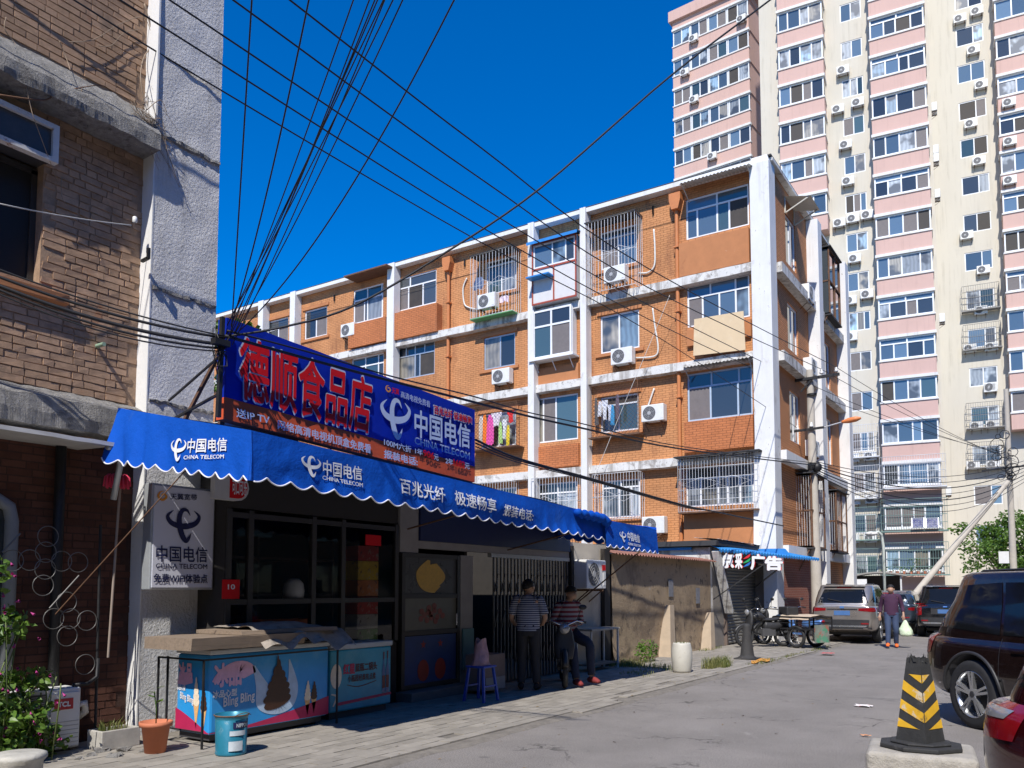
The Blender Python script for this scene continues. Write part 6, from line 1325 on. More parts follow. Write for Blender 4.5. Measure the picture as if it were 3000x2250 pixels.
def dense(pts, rs, k=4):
    P_, R_ = [], []
    for i in range(len(pts) - 1):
        for j in range(k):
            t = j / k; q = [Vector(pts[max(0, min(len(pts) - 1, a))]) for a in (i - 1, i, i + 1, i + 2)]
            P_.append(.5 * ((2 * q[1]) + (-q[0] + q[2]) * t + (2 * q[0] - 5 * q[1] + 4 * q[2] - q[3]) * t * t + (-q[0] + 3 * q[1] - 3 * q[2] + q[3]) * t ** 3)); R_.append(tuple(rs[i][c] * (1 - t) + rs[i + 1][c] * t for c in (0, 1)))
    P_.append(Vector(pts[-1])); R_.append(rs[-1]); return P_, R_
def person(name, label, loc, rz, J, shirt, trousers, shoe, sleeve=.55, skin=None, head_turn=0.0, head_down=0.0):
    """J: joints in local metres, +x is where the person faces. One skinned body, clothing as children."""
    skin = skin or SKIN; pr = thing(name, label, 'person', loc, rz); V = {k_: Vector(v) for k_, v in J.items()}
    vs, ed, rd = [], [], []
    def add(p, r, prev=None):
        vs.append(tuple(p)); rd.append(r); 
        if prev is not None: ed.append((prev, len(vs) - 1))
        return len(vs) - 1
    pel = add(V['pelvis'], .13); sp = add(V['pelvis'].lerp(V['chest'], .5), .125, pel); ch = add(V['chest'], .135, sp); nb = add(V['neck'], .058, ch); nk = add(V['neck'].lerp(V['head'], .38), .054, nb)
    hd = V['head']; hz = Matrix.Rotation(head_turn, 3, 'Z') @ Matrix.Rotation(head_down, 3, 'Y'); fwd_ = hz @ Vector((1, 0, 0)); upv = hz @ Vector((0, 0, 1)); lf = hz @ Vector((0, 1, 0))
    chin = add(hd - upv * .060 + fwd_ * .020, .080, nk); mid = add(hd + fwd_ * .004, .104, chin); tp = add(hd + upv * .070 - fwd_ * .008, .094, mid)
    add(hd + fwd_ * .112 - upv * .015, .014, mid)
    for s_ in ('l', 'r'):
        sh_ = add(V['sh' + s_], .058, ch); el = add(V['el' + s_], .043, sh_); wr_ = add(V['wr' + s_], .027, el); hv = V['ha' + s_] - V['wr' + s_]; hv.normalize()
        pa = add(V['wr' + s_] + hv * .05, .032, wr_); sidev = hv.cross(Vector((0, 0, 1)) if abs(hv.z) < .9 else Vector((1, 0, 0))).normalized(); cu = hv.cross(sidev)
        for f_, ln in ((-1.5, .062), (-.5, .075), (.5, .080), (1.5, .070)):
            k0 = add(V['wr' + s_] + hv * .09 + sidev * f_ * .018, .0095, pa); k1 = add(V['wr' + s_] + hv * (.09 + ln * .55) + sidev * f_ * .019 + cu * .012, .0088, k0); add(V['wr' + s_] + hv * (.09 + ln * .9) + sidev * f_ * .018 + cu * .035, .0078, k1)
        t0 = add(V['wr' + s_] + hv * .045 + sidev * .036, .0115, pa); add(V['wr' + s_] + hv * .085 + sidev * .058 + cu * .014, .0095, t0)
        hp = add(V['hip' + s_], .085, pel); kn = add(V['kn' + s_], .058, hp); an = add(V['an' + s_], .040, kn); add(V['toe' + s_], .036, an)
    me = bpy.data.meshes.new('body'); me.from_pydata(vs, ed, []); me.materials.append(skin); o = link('body', me, pr)
    sk = o.modifiers.new('skin', 'SKIN'); 
    if not me.skin_vertices: me.skin_vertices.new() if hasattr(me.skin_vertices, 'new') else None
    bpy.context.view_layer.objects.active = o
    if not me.skin_vertices:
        bpy.ops.object.select_all(action='DESELECT'); o.select_set(True); bpy.ops.mesh.customdata_skin_add()
    for i, sv in enumerate(me.skin_vertices[0].data): sv.radius = (rd[i], rd[i]); sv.use_root = (i == 0)
    sbs = o.modifiers.new('s', 'SUBSURF'); sbs.levels = sbs.render_levels = 1; sk.use_smooth_shade = True
    apply_mods(o); 
    for p in o.data.polygons: p.use_smooth = True
    # shirt
    m = MB(); pv_, cv, nv = V['pelvis'], V['chest'], V['neck']; sd__ = (V['shl'] - V['shr']).normalized()
    pts, rs = dense([pv_ + (pv_ - cv) * .12, pv_, pv_.lerp(cv, .5), cv - (cv - pv_) * .1, cv.lerp(nv, .55), nv + (nv - cv) * .02], [(.180, .135), (.182, .138), (.185, .142), (.190, .135), (.165, .105), (.075, .078)]); etube(m, pts, rs, sd__, 20, True, .10, 3)
    for s_ in ('l', 'r'):
        e = V['sh' + s_].lerp(V['el' + s_], min(1, sleeve * 2)) if sleeve <= .5 else V['el' + s_].lerp(V['wr' + s_], (sleeve - .5) * 2)
        path = [cv.lerp(V['sh' + s_], .6) + Vector((0, 0, .05)), V['sh' + s_]] + ([V['el' + s_]] if sleeve > .5 else []) + [e]; rr = [(.070, .070), (.068, .068)] + ([(.056, .056)] if sleeve > .5 else []) + [(.064, .064) if sleeve <= .5 else (.043, .043)]
        a, b = dense(path, rr); etube(m, a, b, (0, 1, .1), 14, True, .14, 5)
    part('shirt', m, shirt, pr)
    m = MB(); pts, rs = dense([pv_ + Vector((0, 0, .10)), pv_ - Vector((0, 0, .02)), (V['hipl'] + V['hipr']) / 2 - Vector((0, 0, .07))], [(.165, .125), (.172, .135), (.15, .115)]); etube(m, pts, rs, sd__, 18, True, .05)
    for s_ in ('l', 'r'):
        a, b = dense([V['hip' + s_] + Vector((0, 0, .04)), V['hip' + s_].lerp(V['kn' + s_], .4), V['kn' + s_], V['kn' + s_].lerp(V['an' + s_], .5), V['an' + s_].lerp(V['kn' + s_], .06)], [(.100, .105), (.092, .098), (.074, .080), (.066, .072), (.060, .066)], 5); etube(m, a, b, sd__, 14, True, .16, 9)
    part('trousers', m, trousers, pr)
    for s_ in ('l', 'r'):
        m = MB(); an, to = V['an' + s_], V['toe' + s_]; dirv = (to - an); dirv.z = 0; dirv.normalize(); g0 = min(an.z - .06, to.z - .02)
        a, b = dense([Vector((an.x, an.y, g0 + .045)) - dirv * .075, Vector((an.x, an.y, g0 + .06)), Vector((an.x, an.y, g0 + .052)) + dirv * .10, Vector((an.x, an.y, g0 + .035)) + dirv * .19], [(.034, .040), (.046, .058), (.050, .048), (.032, .024)], 3); etube(m, a, b, Vector((-dirv.y, dirv.x, 0)), 12); part('shoe', m, shoe, pr)
    # hair and face
    m = MB()
    def cap(u, v):
        a = 2 * pi * u; b = v * pi * .56; lim = .60 + .25 * cos(a); b = v * pi * (.37 + .29 * (.5 - .5 * cos(a)))
        return hd + upv * (.026 + .112 * cos(b)) + (fwd_ * cos(a) * .106 + lf * sin(a) * .094) * sin(b) * (1.02 + .03 * noise.noise(Vector((a * 3, b * 5, 1)))) - fwd_ * .012
    m.grid(cap, 24, 8); part('hair', m, HAIR, pr)
    m = MB()
    for s_ in (1, -1): m.ball(hd + fwd_ * .090 + lf * s_ * .034 + upv * .004, .011, 8, 5)
    m.bar(hd + fwd_ * .092 - upv * .064 + lf * .022, hd + fwd_ * .092 - upv * .062 - lf * .022, .008); part('eyes_and_mouth', m, M('eye_dark', (.06, .03, .025), .4) if 'eye_dark' not in bpy.data.materials else bpy.data.materials['eye_dark'], pr)
    m = MB()
    for s_ in (1, -1): m.ball(hd + lf * s_ * .090 - upv * .005 - fwd_ * .005, .028, 8, 6, .7, .4, 1.1)
    part('ear', m, skin, pr)
    return pr
def striped(name, c1, c2, per, axis='Z', lo=None):
    m, nt, b = _nt(name); co = _co(nt); s_ = nt.nodes.new('ShaderNodeSeparateXYZ'); nt.links.new(co, s_.inputs[0]); f = _math(nt, 'SINE', _math(nt, 'MULTIPLY', s_.outputs[axis], 2 * pi / per)); fac = _mr(nt, f, -.15, .15)
    if lo: fac = _math(nt, 'MULTIPLY', fac, _mr(nt, s_.outputs[axis], lo, lo + .01, 1, 0)); 
    nt.links.new(_mix(nt, fac, c1, c2), b.inputs['Base Color']); b.inputs['Roughness'].default_value = .85; _bump(nt, b, _noise(nt, co, 30), .3); return m
stand = dict(pelvis=(0, 0, .95), chest=(.01, 0, 1.30), neck=(.03, 0, 1.46), head=(.055, 0, 1.585), shl=(0, .185, 1.39), shr=(0, -.185, 1.39), hipl=(0, .09, .90), hipr=(0, -.09, .90))
J1 = dict(stand, ell=(-.02, .27, 1.12), wrl=(.16, .22, 1.00), hal=(.26, .17, .99), elr=(-.03, -.27, 1.12), wrr=(.15, -.21, 1.00), har=(.25, -.16, 1.0), knl=(.03, .10, .50), anl=(-.03, .11, .09), toel=(.12, .13, .03), knr=(.03, -.11, .50), anr=(-.02, -.13, .09), toer=(.13, -.16, .03))
person('person', 'man in navy and white striped shirt and dark trousers standing with his back turned', (10.85, 6.85, PV), radians(28), J1, striped('navy_stripe_shirt', (.03, .04, .10), (.40, .42, .47), .034), fabric('charcoal_trousers', (.03, .03, .032)), fabric('dark_shoe', (.025, .02, .02)), sleeve=.42, head_turn=-.5)
J2 = dict(pelvis=(0, 0, .84), chest=(.06, 0, 1.19), neck=(.10, 0, 1.36), head=(.15, 0, 1.485), shl=(.06, .185, 1.28), shr=(.06, -.185, 1.28), hipl=(.04, .09, .81), hipr=(.04, -.09, .81), ell=(.03, .26, 1.03), wrl=(.24, .12, .98), hal=(.33, .05, 1.0), elr=(.03, -.26, 1.03), wrr=(.24, -.10, .97), har=(.33, -.03, .99), knl=(.42, .18, .66), anl=(.46, .20, .13), toel=(.60, .22, .05), knr=(.42, -.14, .62), anr=(.58, -.16, .10), toer=(.72, -.17, .04))
person('person', 'man in red and white striped shirt sitting sideways on an electric bike', (12.05, 6.85, PV), radians(240), J2, striped('red_stripe_shirt', (.20, .03, .045), (.34, .32, .34), .075), fabric('dark_jeans', (.025, .03, .05)), fabric('red_shoe', (.22, .03, .03)), sleeve=.8, head_down=.35, head_turn=.2)
J3 = dict(stand, pelvis=(0, 0, .93), ell=(-.06, .27, 1.13), wrl=(.04, .30, .90), hal=(.07, .30, .78), elr=(-.10, -.26, 1.13), wrr=(-.06, -.29, .88), har=(-.02, -.29, .76), knl=(.10, .10, .50), anl=(-.06, .10, .11), toel=(.06, .11, .03), knr=(.16, -.09, .52), anr=(.26, -.10, .10), toer=(.40, -.11, .07))
wk = person('person', 'man in dark purple jumper and jeans walking along the road with a plastic bag', (24.45, 3.72, 0), radians(188), J3, fabric('purple_jumper', (.055, .018, .05)), fabric('blue_jeans', (.035, .055, .11)), fabric('orange_shoe', (.85, .16, .03)), sleeve=.85)
bg_ = MB(); bp = Matrix.Translation((24.45, 3.72, 0)) @ Matrix.Rotation(radians(188), 4, 'Z') @ Vector((.07, .33, .76))
bg_.grid(lambda u, v: bp + Vector((.09 * cos(2 * pi * u), .15 * sin(2 * pi * u), 0)) * (.12 + .95 * min(1, v * 1.6) ** .8) * (1 if v < .93 else .6) * (1 + .30 * noise.noise(Vector((cos(2 * pi * u) * 2, sin(2 * pi * u) * 2, v * 3)))) - Vector((0, 0, .44 * v + .02 * noise.noise(Vector((u * 6, v * 4, 3))))), 18, 12); solo('plastic_bag', bg_, M('pale_green_bag', (.62, .72, .50), .5, var=.2, vs=9, bump=.8, bs=12, bd=.03), 'pale green plastic bag held by the walking man', 'bag', bp - Vector((0, 0, .45)))

# ================================================================== TWO AND THREE WHEELERS
SPOKE = M('spoke_steel', (.5, .5, .5), .35, .8)
def bike_wheel(parent, c, r, t=.045, nsp=12, name='wheel'):
    m = MB(); m.tube([(c[0] + r * cos(2 * pi * k_ / 28), c[1], c[2] + r * sin(2 * pi * k_ / 28)) for k_ in range(28)], t, 8, closed=True); w_ = part(name, m, RUBBER, parent)
    m = MB(); m.tube([(c[0] + (r - t * .9) * cos(2 * pi * k_ / 28), c[1], c[2] + (r - t * .9) * sin(2 * pi * k_ / 28)) for k_ in range(28)], .010, 5, closed=True)
    for k_ in range(nsp): a = 2 * pi * k_ / nsp; m.cyl(c, (c[0] + (r - t) * cos(a), c[1] + .01 * (-1) ** k_, c[2] + (r - t) * sin(a)), .0035, n=4, caps=False)
    m.cyl((c[0], c[1] - .05, c[2]), (c[0], c[1] + .05, c[2]), .03, n=10); part('rim', m, SPOKE, w_)
def scooter(name, label, loc, rz, body, seat, kind='ebike', basket=False, box_=False):
    o = thing(name, label, 'motorbike' if kind == 'moto' else 'electric bike', loc, rz); r = .27 if kind != 'moto' else .30
    bike_wheel(o, (.62, 0, r), r - .05); bike_wheel(o, (-.58, 0, r), r - .05)
    m = MB(); m.tube([(.62, .055, r), (.52, .055, .60), (.44, .0, .92)], .018, 6); m.tube([(.62, -.055, r), (.52, -.055, .60), (.44, 0, .92)], .018, 6)
    m.tube([(.46, 0, .80), (.30, 0, .40), (.0, 0, .30), (-.25, 0, .36), (-.58, 0, r)], .024, 6); m.tube([(-.25, .0, .36), (-.30, 0, .62), (-.65, 0, .66)], .020, 6); m.tube([(-.58, .06, r), (-.45, .08, .62)], .02, 6); m.tube([(-.58, -.06, r), (-.45, -.08, .62)], .02, 6); m.tube([(-.1, .1, .28), (-.2, .2, .02)], .012, 5); part('frame', m, IRON, o)
    m = MB(); m.tube([(.36, .33, 1.02), (.42, .20, 1.05), (.45, 0, .96), (.42, -.20, 1.05), (.36, -.33, 1.02)], .013, 6); part('handlebar', m, CHROME, o)
    for s_ in (1, -1):
        m = MB(); m.cyl((.36, s_ * .22, 1.04), (.35, s_ * .36, 1.02), .019, n=8); part('grip', m, BPLAST, o); m = MB(); m.cyl((.40, s_ * .2, 1.05), (.44, s_ * .27, 1.24), .006, n=5); m.ball((.44, s_ * .30, 1.27), .055, 10, 6, .4, 1.2, .8); part('mirror', m, BPLAST, o)
    m = MB(); a, b = dense([(.10, 0, .74), (-.15, 0, .73), (-.42, 0, .76), (-.66, 0, .80)], [(.08, .045), (.12, .05), (.13, .05), (.09, .035)]); etube(m, a, b); part('seat', m, seat, o)
    m = MB(); a, b = dense([(.50, 0, .45), (.47, 0, .65), (.44, 0, .85), (.46, 0, .98)], [(.13, .05), (.17, .06), (.14, .07), (.08, .06)]); etube(m, a, b)
    a, b = dense([(.02, 0, .58), (-.2, 0, .55), (-.45, 0, .58), (-.70, 0, .66)], [(.09, .12), (.13, .14), (.13, .11), (.06, .05)]); etube(m, a, b)
    if kind != 'moto': m.box(-.05, .38, -.11, .11, .26, .31)
    else: a, b = dense([(.36, 0, .80), (.2, 0, .84), (.02, 0, .76)], [(.08, .07), (.13, .11), (.09, .06)]); etube(m, a, b)
    part('body_panel', m, body, o)
    m = MB(); m.ball((.53, 0, .93), .085, 12, 8, .7, 1, 1); part('headlight', m, LENS_C, o); m = MB(); m.tube([(.62 + .30 * cos(a), 0, r + .30 * sin(a)) for a in [pi * (.1 + .7 * k_ / 8) for k_ in range(9)]], .045, 6); part('mudguard', m, body, o)
    m = MB(); m.box(-.28, .12, -.10, .10, .30, .50) if kind == 'moto' else m.box(-.35, -.1, -.09, .09, .30, .44); m.cyl((-.05, -.13, .36), (-.62, -.15, .30), .035, n=8) if kind == 'moto' else None; part('motor', m, M('engine_grey', (.16, .16, .165), .45, .6) if 'engine_grey' not in bpy.data.materials else bpy.data.materials['engine_grey'], o)
    m = MB(); m.ball((-.74, 0, .66), .05, 8, 6, .5, 1.4, .8); part('tail_light', m, LENS_R, o)
    if basket:
        m = MB()
        for z_ in (.72, .82, .92): m.tube([(.52, .16, z_), (.76, .16, z_), (.76, -.16, z_), (.52, -.16, z_)], .006, 4, closed=True)
        for x, y in [(.52 + .06 * i, s_ * .16) for i in range(5) for s_ in (1, -1)] + [(.76, -.16 + .064 * i) for i in range(6)]: m.cyl((x, y, .72), (x, y, .92), .004, n=4, caps=False)
        part('basket', m, IRON, o)
    if box_: m = MB(); m.box(-.95, -.58, -.2, .2, .82, 1.08); part('top_box', m, body, o, bevel=.03)
    return o
scooter('electric_bike', 'dark electric bike under the seated man at the gate', (11.85, 6.80, PV), radians(212), BPLAST, BPLAST)
scooter('motorbike', 'black motorbike with chrome forks parked in front of the roller door', (22.3, 6.55, PV), radians(140), BPLAST, BPLAST, 'moto', basket=False, box_=True)
scooter('electric_bike', 'dark electric bike with yellow green cloth by the white pillar foot', (24.2, 6.75, PV), radians(150), IRON, BPLAST, 'ebike', basket=True)
scooter('electric_bike', 'blue and white electric bike next to the silver car', (24.15, 5.95, PV), radians(55), M('blue_white_panel', (.10, .22, .50), .3, var=.3, vs=5, coat=.6), M('pale_seat', (.5, .5, .5), .6), 'ebike', box_=False)
# cargo tricycle
tc = thing('cargo_tricycle', 'flat bed cargo tricycle with a draped beige cloth parked behind the black cone', 'tricycle', (22.95, 6.05, PV), radians(62))
for c in ((.95, 0, .30), (-.55, .36, .30), (-.55, -.36, .30)): bike_wheel(tc, c, .26)
m = MB(); m.box(-1.05, .15, -.42, .42, .48, .52)
for x in (-1.05, -.45, .13): m.bar((x, -.42, .5), (x, -.42, .82), .03); m.bar((x, .42, .5), (x, .42, .82), .03)
for y in (-.42, .42): m.bar((-1.05, y, .82), (.14, y, .82), .03); m.bar((-1.05, y, .66), (.14, y, .66), .02)
m.bar((-1.05, -.42, .82), (-1.05, .42, .82), .03); part('cargo_bed', m, IRON, tc)
m = MB(); m.tube([(.95, 0, .30), (.85, 0, .72), (.80, 0, .95)], .025, 6); m.tube([(.85, 0, .70), (.5, 0, .42), (.1, 0, .45)], .03, 6); m.tube([(.68, .3, .98), (.8, .12, 1.0), (.8, -.12, 1.0), (.68, -.3, .98)], .014, 6); part('frame', m, IRON, tc)
m = MB(); m.box(.12, .42, -.13, .13, .70, .76); m.bar((.27, 0, .45), (.27, 0, .70), .04); part('saddle', m, BPLAST, tc, bevel=.02)
m = MB(); m.grid(lambda u, v: (-1.05 + 1.2 * u, -.46 + .92 * v, .86 + .05 * noise.noise(Vector((u * 3, v * 3, 2))) - .10 * (abs(v - .5) * 2) ** 6), 20, 14); part('cloth', m, fabric('beige_cloth', (.50, .40, .29)), tc)
m = MB(); m.box(-1.09, -1.065, -.26, .26, .16, .62); part('tail_board', m, M('painted_tail_board', (.20, .22, .18), .6, var=.4, vs=5, stain=[((.45, .07, .05), 3, .5, .56, .8), ((.06, .28, .16), 2.3, .52, .58, .8)]), tc)
# ================================================================== THINGS IN FRONT OF THE SHOP
ICEB = M('ice_cream_blue_print', (.025, .29, .68), .35, var=.12, vs=2.5, geo=True, stain=[((.10, .36, .68), 2.2, .5, .66, .6)]); TEALP = M('teal_print', (.03, .31, .44), .35, var=.15, vs=3, geo=True, stain=[((.10, .36, .46), 2.0, .5, .66, .6)])
HOTP = M('raspberry_print', (.45, .02, .09), .4, var=.1); PINKP = M('pale_pink_print', (.72, .42, .58), .4, var=.15, vs=14); CHOC = M('chocolate_print', (.055, .022, .012), .35, var=.2, vs=20); WAFER = M('wafer_print', (.72, .42, .17), .45, var=.2, vs=40); CREAMP = M('cream_print', (.80, .68, .52), .4, var=.12, vs=20); GLOWP = M('milk_print', (.42, .55, .72), .4, var=.15, vs=10)
DKCASE = M('freezer_plinth', (.05, .05, .055), .6)
def art_cone(fn, cx, cy, w_, h, cream, out):
    l = MB(); l.add([fn(cx - w_ / 2, cy + h * .5), fn(cx + w_ / 2, cy + h * .5), fn(cx, cy)], [(0, 1, 2)], False); out.append(('cone_print', l, WAFER))
    l = MB()
    for k_, (yy, ww) in enumerate(((.52, .56), (.62, .50), (.72, .40), (.82, .28), (.91, .14))): disc(l, lambda u, v, kk=k_: fn(u, v) + fn_n * (.0012 * (kk + 1)), cx, cy + h * yy, w_ * ww, h * .085, 14)
    out.append(('swirl_print', l, cream))
# freezer one
fx0, fx1, fy0, fy1, fz0, fz1 = 5.28, 6.90, 7.12, 7.67, .13, .93
fz = thing('ice_cream_freezer', 'blue chest freezer printed with ice cream cones in front of the shop', 'freezer', ((fx0 + fx1) / 2, 7.5, PV))
part('cabinet', MB().box(fx0, fx1, fy0, fy1, fz0, fz1), ICEB, fz, True, bevel=.03)
part('plinth', MB().box(fx0 + .05, fx1 - .05, fy0 + .06, fy1, PV + .03, fz0 - .002), DKCASE, fz, True)
for x in (fx0 + .12, fx1 - .12): part('castor', MB().cyl((x, fy0 + .1, PV + .03), (x, fy0 + .14, PV + .03), .03, n=12), RUBBER, fz, True)
part('lid', MB().box(fx0 - .01, fx1 + .01, fy0 - .01, fy1 + .01, fz1 + .002, fz1 + .05), M('white_lid', (.6, .62, .62), .4, var=.1), fz, True, bevel=.012)
FFn = lambda u, v: Vector((fx0 + (fx1 - fx0) * u, fy0 - .004, fz0 + (fz1 - fz0) * v)); fn_n = Vector((0, -1, 0)); arts = []
l = MB(); n = 24; l.add([FFn(i / n, .02) for i in range(n + 1)] + [FFn(i / n, max(.03, .02 + .26 * (i / n) ** 1.6)) for i in range(n + 1)], [(i, i + 1, n + 2 + i, n + 1 + i) for i in range(n)], False); arts.append(('wave_print', l, HOTP))
l = MB(); stroke(l, [(.33, .82, .02), (.40, .55, .10), (.47, .30, .22), (.58, .26, .20), (.66, .50, .10), (.63, .86, .01)], FFn); arts.append(('milk_print', l, GLOWP))
l = MB()
for k_, (yy, ww) in enumerate(((.30, .115), (.385, .115), (.47, .100), (.555, .082), (.64, .060), (.72, .038), (.79, .018), (.85, .008))): disc(l, lambda u, v, kk=k_: FFn(u, v + (u - .53) * .45) + fn_n * (.003 + .0012 * kk), .53 + .004 * (-1) ** k_, yy, ww, .085, 18)
arts.append(('swirl_print', l, CHOC))
l = MB(); stroke(l, [(.02, .66, .02), (.10, .74, .12), (.22, .80, .2), (.30, .70, .12)], FFn); put_text(l, '冰品', lambda u, v: FFn(.03 + .2 * u, .60 + .28 * v) + fn_n * .002, .05); arts.append(('pink_lettering', l, PINKP))
l = MB(); put_text(l, 'Bling Bling', lambda u, v: FFn(.10 + .24 * u, .30 + .15 * v + .04 * u) + fn_n * .002, .02); put_text(l, '冰品心型', lambda u, v: FFn(.02 + .18 * u, .46 + .09 * v) + fn_n * .002, .03); arts.append(('lettering', l, INKW))
art_cone(FFn, .80, .04, .055, .50, CREAMP, arts); art_cone(FFn, .86, .06, .055, .46, CHOC, arts)
FSn = lambda u, v: Vector((fx0 - .004, fy1 - (fy1 - fy0) * u, fz0 + (fz1 - fz0) * v)); fn_n = Vector((-1, 0, 0))
l = MB(); l.add([FSn(i / n, .02) for i in range(n + 1)] + [FSn(i / n, max(.03, .30 - .28 * (i / n) ** 1.2)) for i in range(n + 1)], [(i, i + 1, n + 2 + i, n + 1 + i) for i in range(n)], False); arts.append(('wave_print', l, HOTP))
l = MB(); put_text(l, '冰品', lambda u, v: FSn(.08 + .4 * u, .64 + .24 * v) + fn_n * .002, .05); stroke(l, [(.04, .62, .03), (.25, .68, .16), (.5, .66, .05)], FSn); arts.append(('pink_lettering', l, PINKP))
l = MB(); put_text(l, 'Bling Bling', lambda u, v: FSn(.14 + .40 * u, .40 + .11 * v - .05 * u) + fn_n * .002, .02); put_text(l, '冰品心型', lambda u, v: FSn(.03 + .26 * u, .53 + .07 * v) + fn_n * .002, .03); arts.append(('lettering', l, INKW))
art_cone(FSn, .62, .06, .17, .66, CREAMP, arts); art_cone(FSn, .84, .04, .17, .58, CHOC, arts)
for nm, l, mt in arts: part(nm, l, mt, fz, True)
# freezer two
gx0, gx1, gy0, gy1 = 7.04, 8.12, 7.24, 7.66
f2 = thing('drinks_freezer', 'teal chest freezer printed with liquor bottles beside the ice cream freezer', 'freezer', ((gx0 + gx1) / 2, 7.45, PV))
part('cabinet', MB().box(gx0, gx1, gy0, gy1, .12, .86), TEALP, f2, True, bevel=.02); part('lid', MB().box(gx0 - .01, gx1 + .015, gy0 - .015, gy1, .862, .93), M('dull_white_lid', (.48, .50, .50), .4, var=.12), f2, True, bevel=.015); part('plinth', MB().box(gx0 + .04, gx1 - .04, gy0 + .05, gy1, PV, .118), DKCASE, f2, True)
G2 = lambda u, v: Vector((gx0 + (gx1 - gx0) * u, gy0 - .004, .12 + .74 * v)); fn_n = Vector((0, -1, 0))
l = MB(); put_text(l, '红星', lambda u, v: G2(.20 + .18 * u, .60 + .16 * v), .04); l.add([G2(.10, .10), G2(1, .16), G2(1, .20), G2(.10, .15)], [(0, 1, 2, 3)], False); part('red_lettering', l, HOTP, f2, True)
l = MB(); put_text(l, '蓝瓶二锅头', lambda u, v: G2(.39 + .36 * u, .62 + .13 * v), .03); put_text(l, '小瓶超经典有点柔', lambda u, v: G2(.27 + .46 * u, .46 + .11 * v), .02); stroke(l, [(.26, .42, .01), (.45, .37, .015), (.74, .43, .012)], G2); part('dark_lettering', l, M('brown_print', (.10, .03, .03), .45), f2, True)
l = MB(); disc(l, G2, .09, .58, .085, .20, 20); stroke(l, [(.02, .3, .02), (.1, .25, .03), (.05, .1, .02)], G2); part('pale_print', l, CREAMP, f2, True)
for cx_, s_ in ((.865, .98), (.93, 1.0)):
    l = MB(); g2 = lambda u, v: G2(cx_ + u * .06 * s_, .20 + v * .72 * s_) + fn_n * (.002 if cx_ > .9 else .001)
    l.add([g2(*p) for p in ((-.42, 0), (.42, 0), (.45, .1), (.45, .55), (.15, .72), (.15, .94), (-.15, .94), (-.15, .72), (-.45, .55), (-.45, .1))], [tuple(range(10))], False); part('bottle_print', l, M('bottle_blue_print', (.03, .10, .26), .2) if s_ < 1 else bpy.data.materials['bottle_blue_print'], f2, True)
    l = MB(); g3 = lambda u, v: g2(u, v) + fn_n * .0015; l.add([g3(-.4, .12), g3(.4, .12), g3(.4, .42), g3(-.4, .42)], [(0, 1, 2, 3)], False); l.add([g3(-.16, .82), g3(.16, .82), g3(.16, 1), g3(-.16, 1)], [(0, 1, 2, 3)], False); part('label_print', l, M('label_maroon', (.16, .03, .03), .4) if s_ < 1 else bpy.data.materials['label_maroon'], f2, True)
# planks and tarpaulin on freezer one
pk = thing('wooden_board', 'weathered wooden board lying on the ice cream freezer', 'board', (5.9, 7.4, 1.0))
m = MB(); rough_prism(m, [(7.70, 1.12), (7.70, 1.0), (6.94, 1.0), (6.92, 1.12)], 4.92, 6.35, 24, .006, 3); part('plank', m, WOOD, pk, True)
m = MB(); rough_prism(m, [(7.74, 1.125), (7.74, 1.165), (7.0, 1.165), (6.98, 1.125)], 5.55, 6.9, 24, .008, 3); part('plank', m, WOOD, pk, True)
part('batten', MB().box(6.2, 6.3, 7.05, 7.6, .985, 1.0), WOOD, pk, True); part('batten', MB().box(5.5, 5.6, 7.05, 7.6, .985, 1.0), WOOD, pk, True)
m = MB()
def tarp(u, v):
    x = 5.75 + 1.35 * u; y = 7.72 - .84 * v; d = max(0, v - .72) / .28
    return (x + .06 * noise.noise(Vector((u * 3, v * 3, 4))), y - .02 * d, 1.185 + .05 * abs(noise.noise(Vector((u * 4, v * 4, 1)))) + .06 * sin(u * 5) * u - d * (.21 + .12 * noise.noise(Vector((u * 6, 2, 0)))))
m.grid(tarp, 50, 30); solo('tarpaulin', m, TARP, 'crumpled grey tarpaulin draped over the boards on the freezer', 'tarpaulin', (6.4, 7.4, 1.18))
# thin guard rail
rl = thing('guard_rail', 'thin black iron guard rail around the ice cream freezer', 'rail', (6.1, 7.1, PV))
m = MB(); zr = .90
for pt in (((5.10, 7.72), (5.10, 6.98)), ((5.10, 6.98), (6.96, 7.04))): m.bar((*pt[0], zr), (*pt[1], zr), .018)
m.bar((5.10, 7.72, .2), (5.10, 6.98, .2), .014); part('rail', m, IRON, rl, True)
for x, y in ((5.10, 7.72), (5.10, 6.98), (6.96, 7.04), (5.22, 7.74)): m = MB(); m.bar((x, y, PV), (x, y, zr), .018); part('post', m, IRON, rl, True)
# paint bucket
bk = thing('paint_bucket', 'teal metal paint bucket with open rim on the paving beside the freezer', 'bucket', (5.13, 6.58, PV)); c = (5.13, 6.58, PV)
m = MB(); m.lathe([(.001, .004), (.138, .0), (.146, .02), (.140, .03), (.150, .33), (.146, .335), (.152, .345), (.156, .37), (.160, .375), (.156, .38), (.148, .375), (.142, .30), (.001, .30)], 28, c); part('can', m, M('teal_bucket', (.025, .20, .30), .35, .2, var=.2, vs=5, stain=[((.25, .35, .38), 6, .58, .68, .7), ((.2, .12, .06), 9, .66, .72, .7)]), bk, True)
m = MB(); m.tube([(5.13 + .158 * cos(a), 6.58 + .158 * sin(a), PV + .372) for a in [2 * pi * k_ / 28 for k_ in range(28)]], .007, 6, closed=True); m.tube([(5.13 - .1 + .2 * k_ / 10, 6.58 - .15 - .03 * sin(pi * k_ / 10), PV + .37 + .03 * sin(pi * k_ / 10)) for k_ in range(11)], .004, 5); part('rim', m, RUST, bk, True)
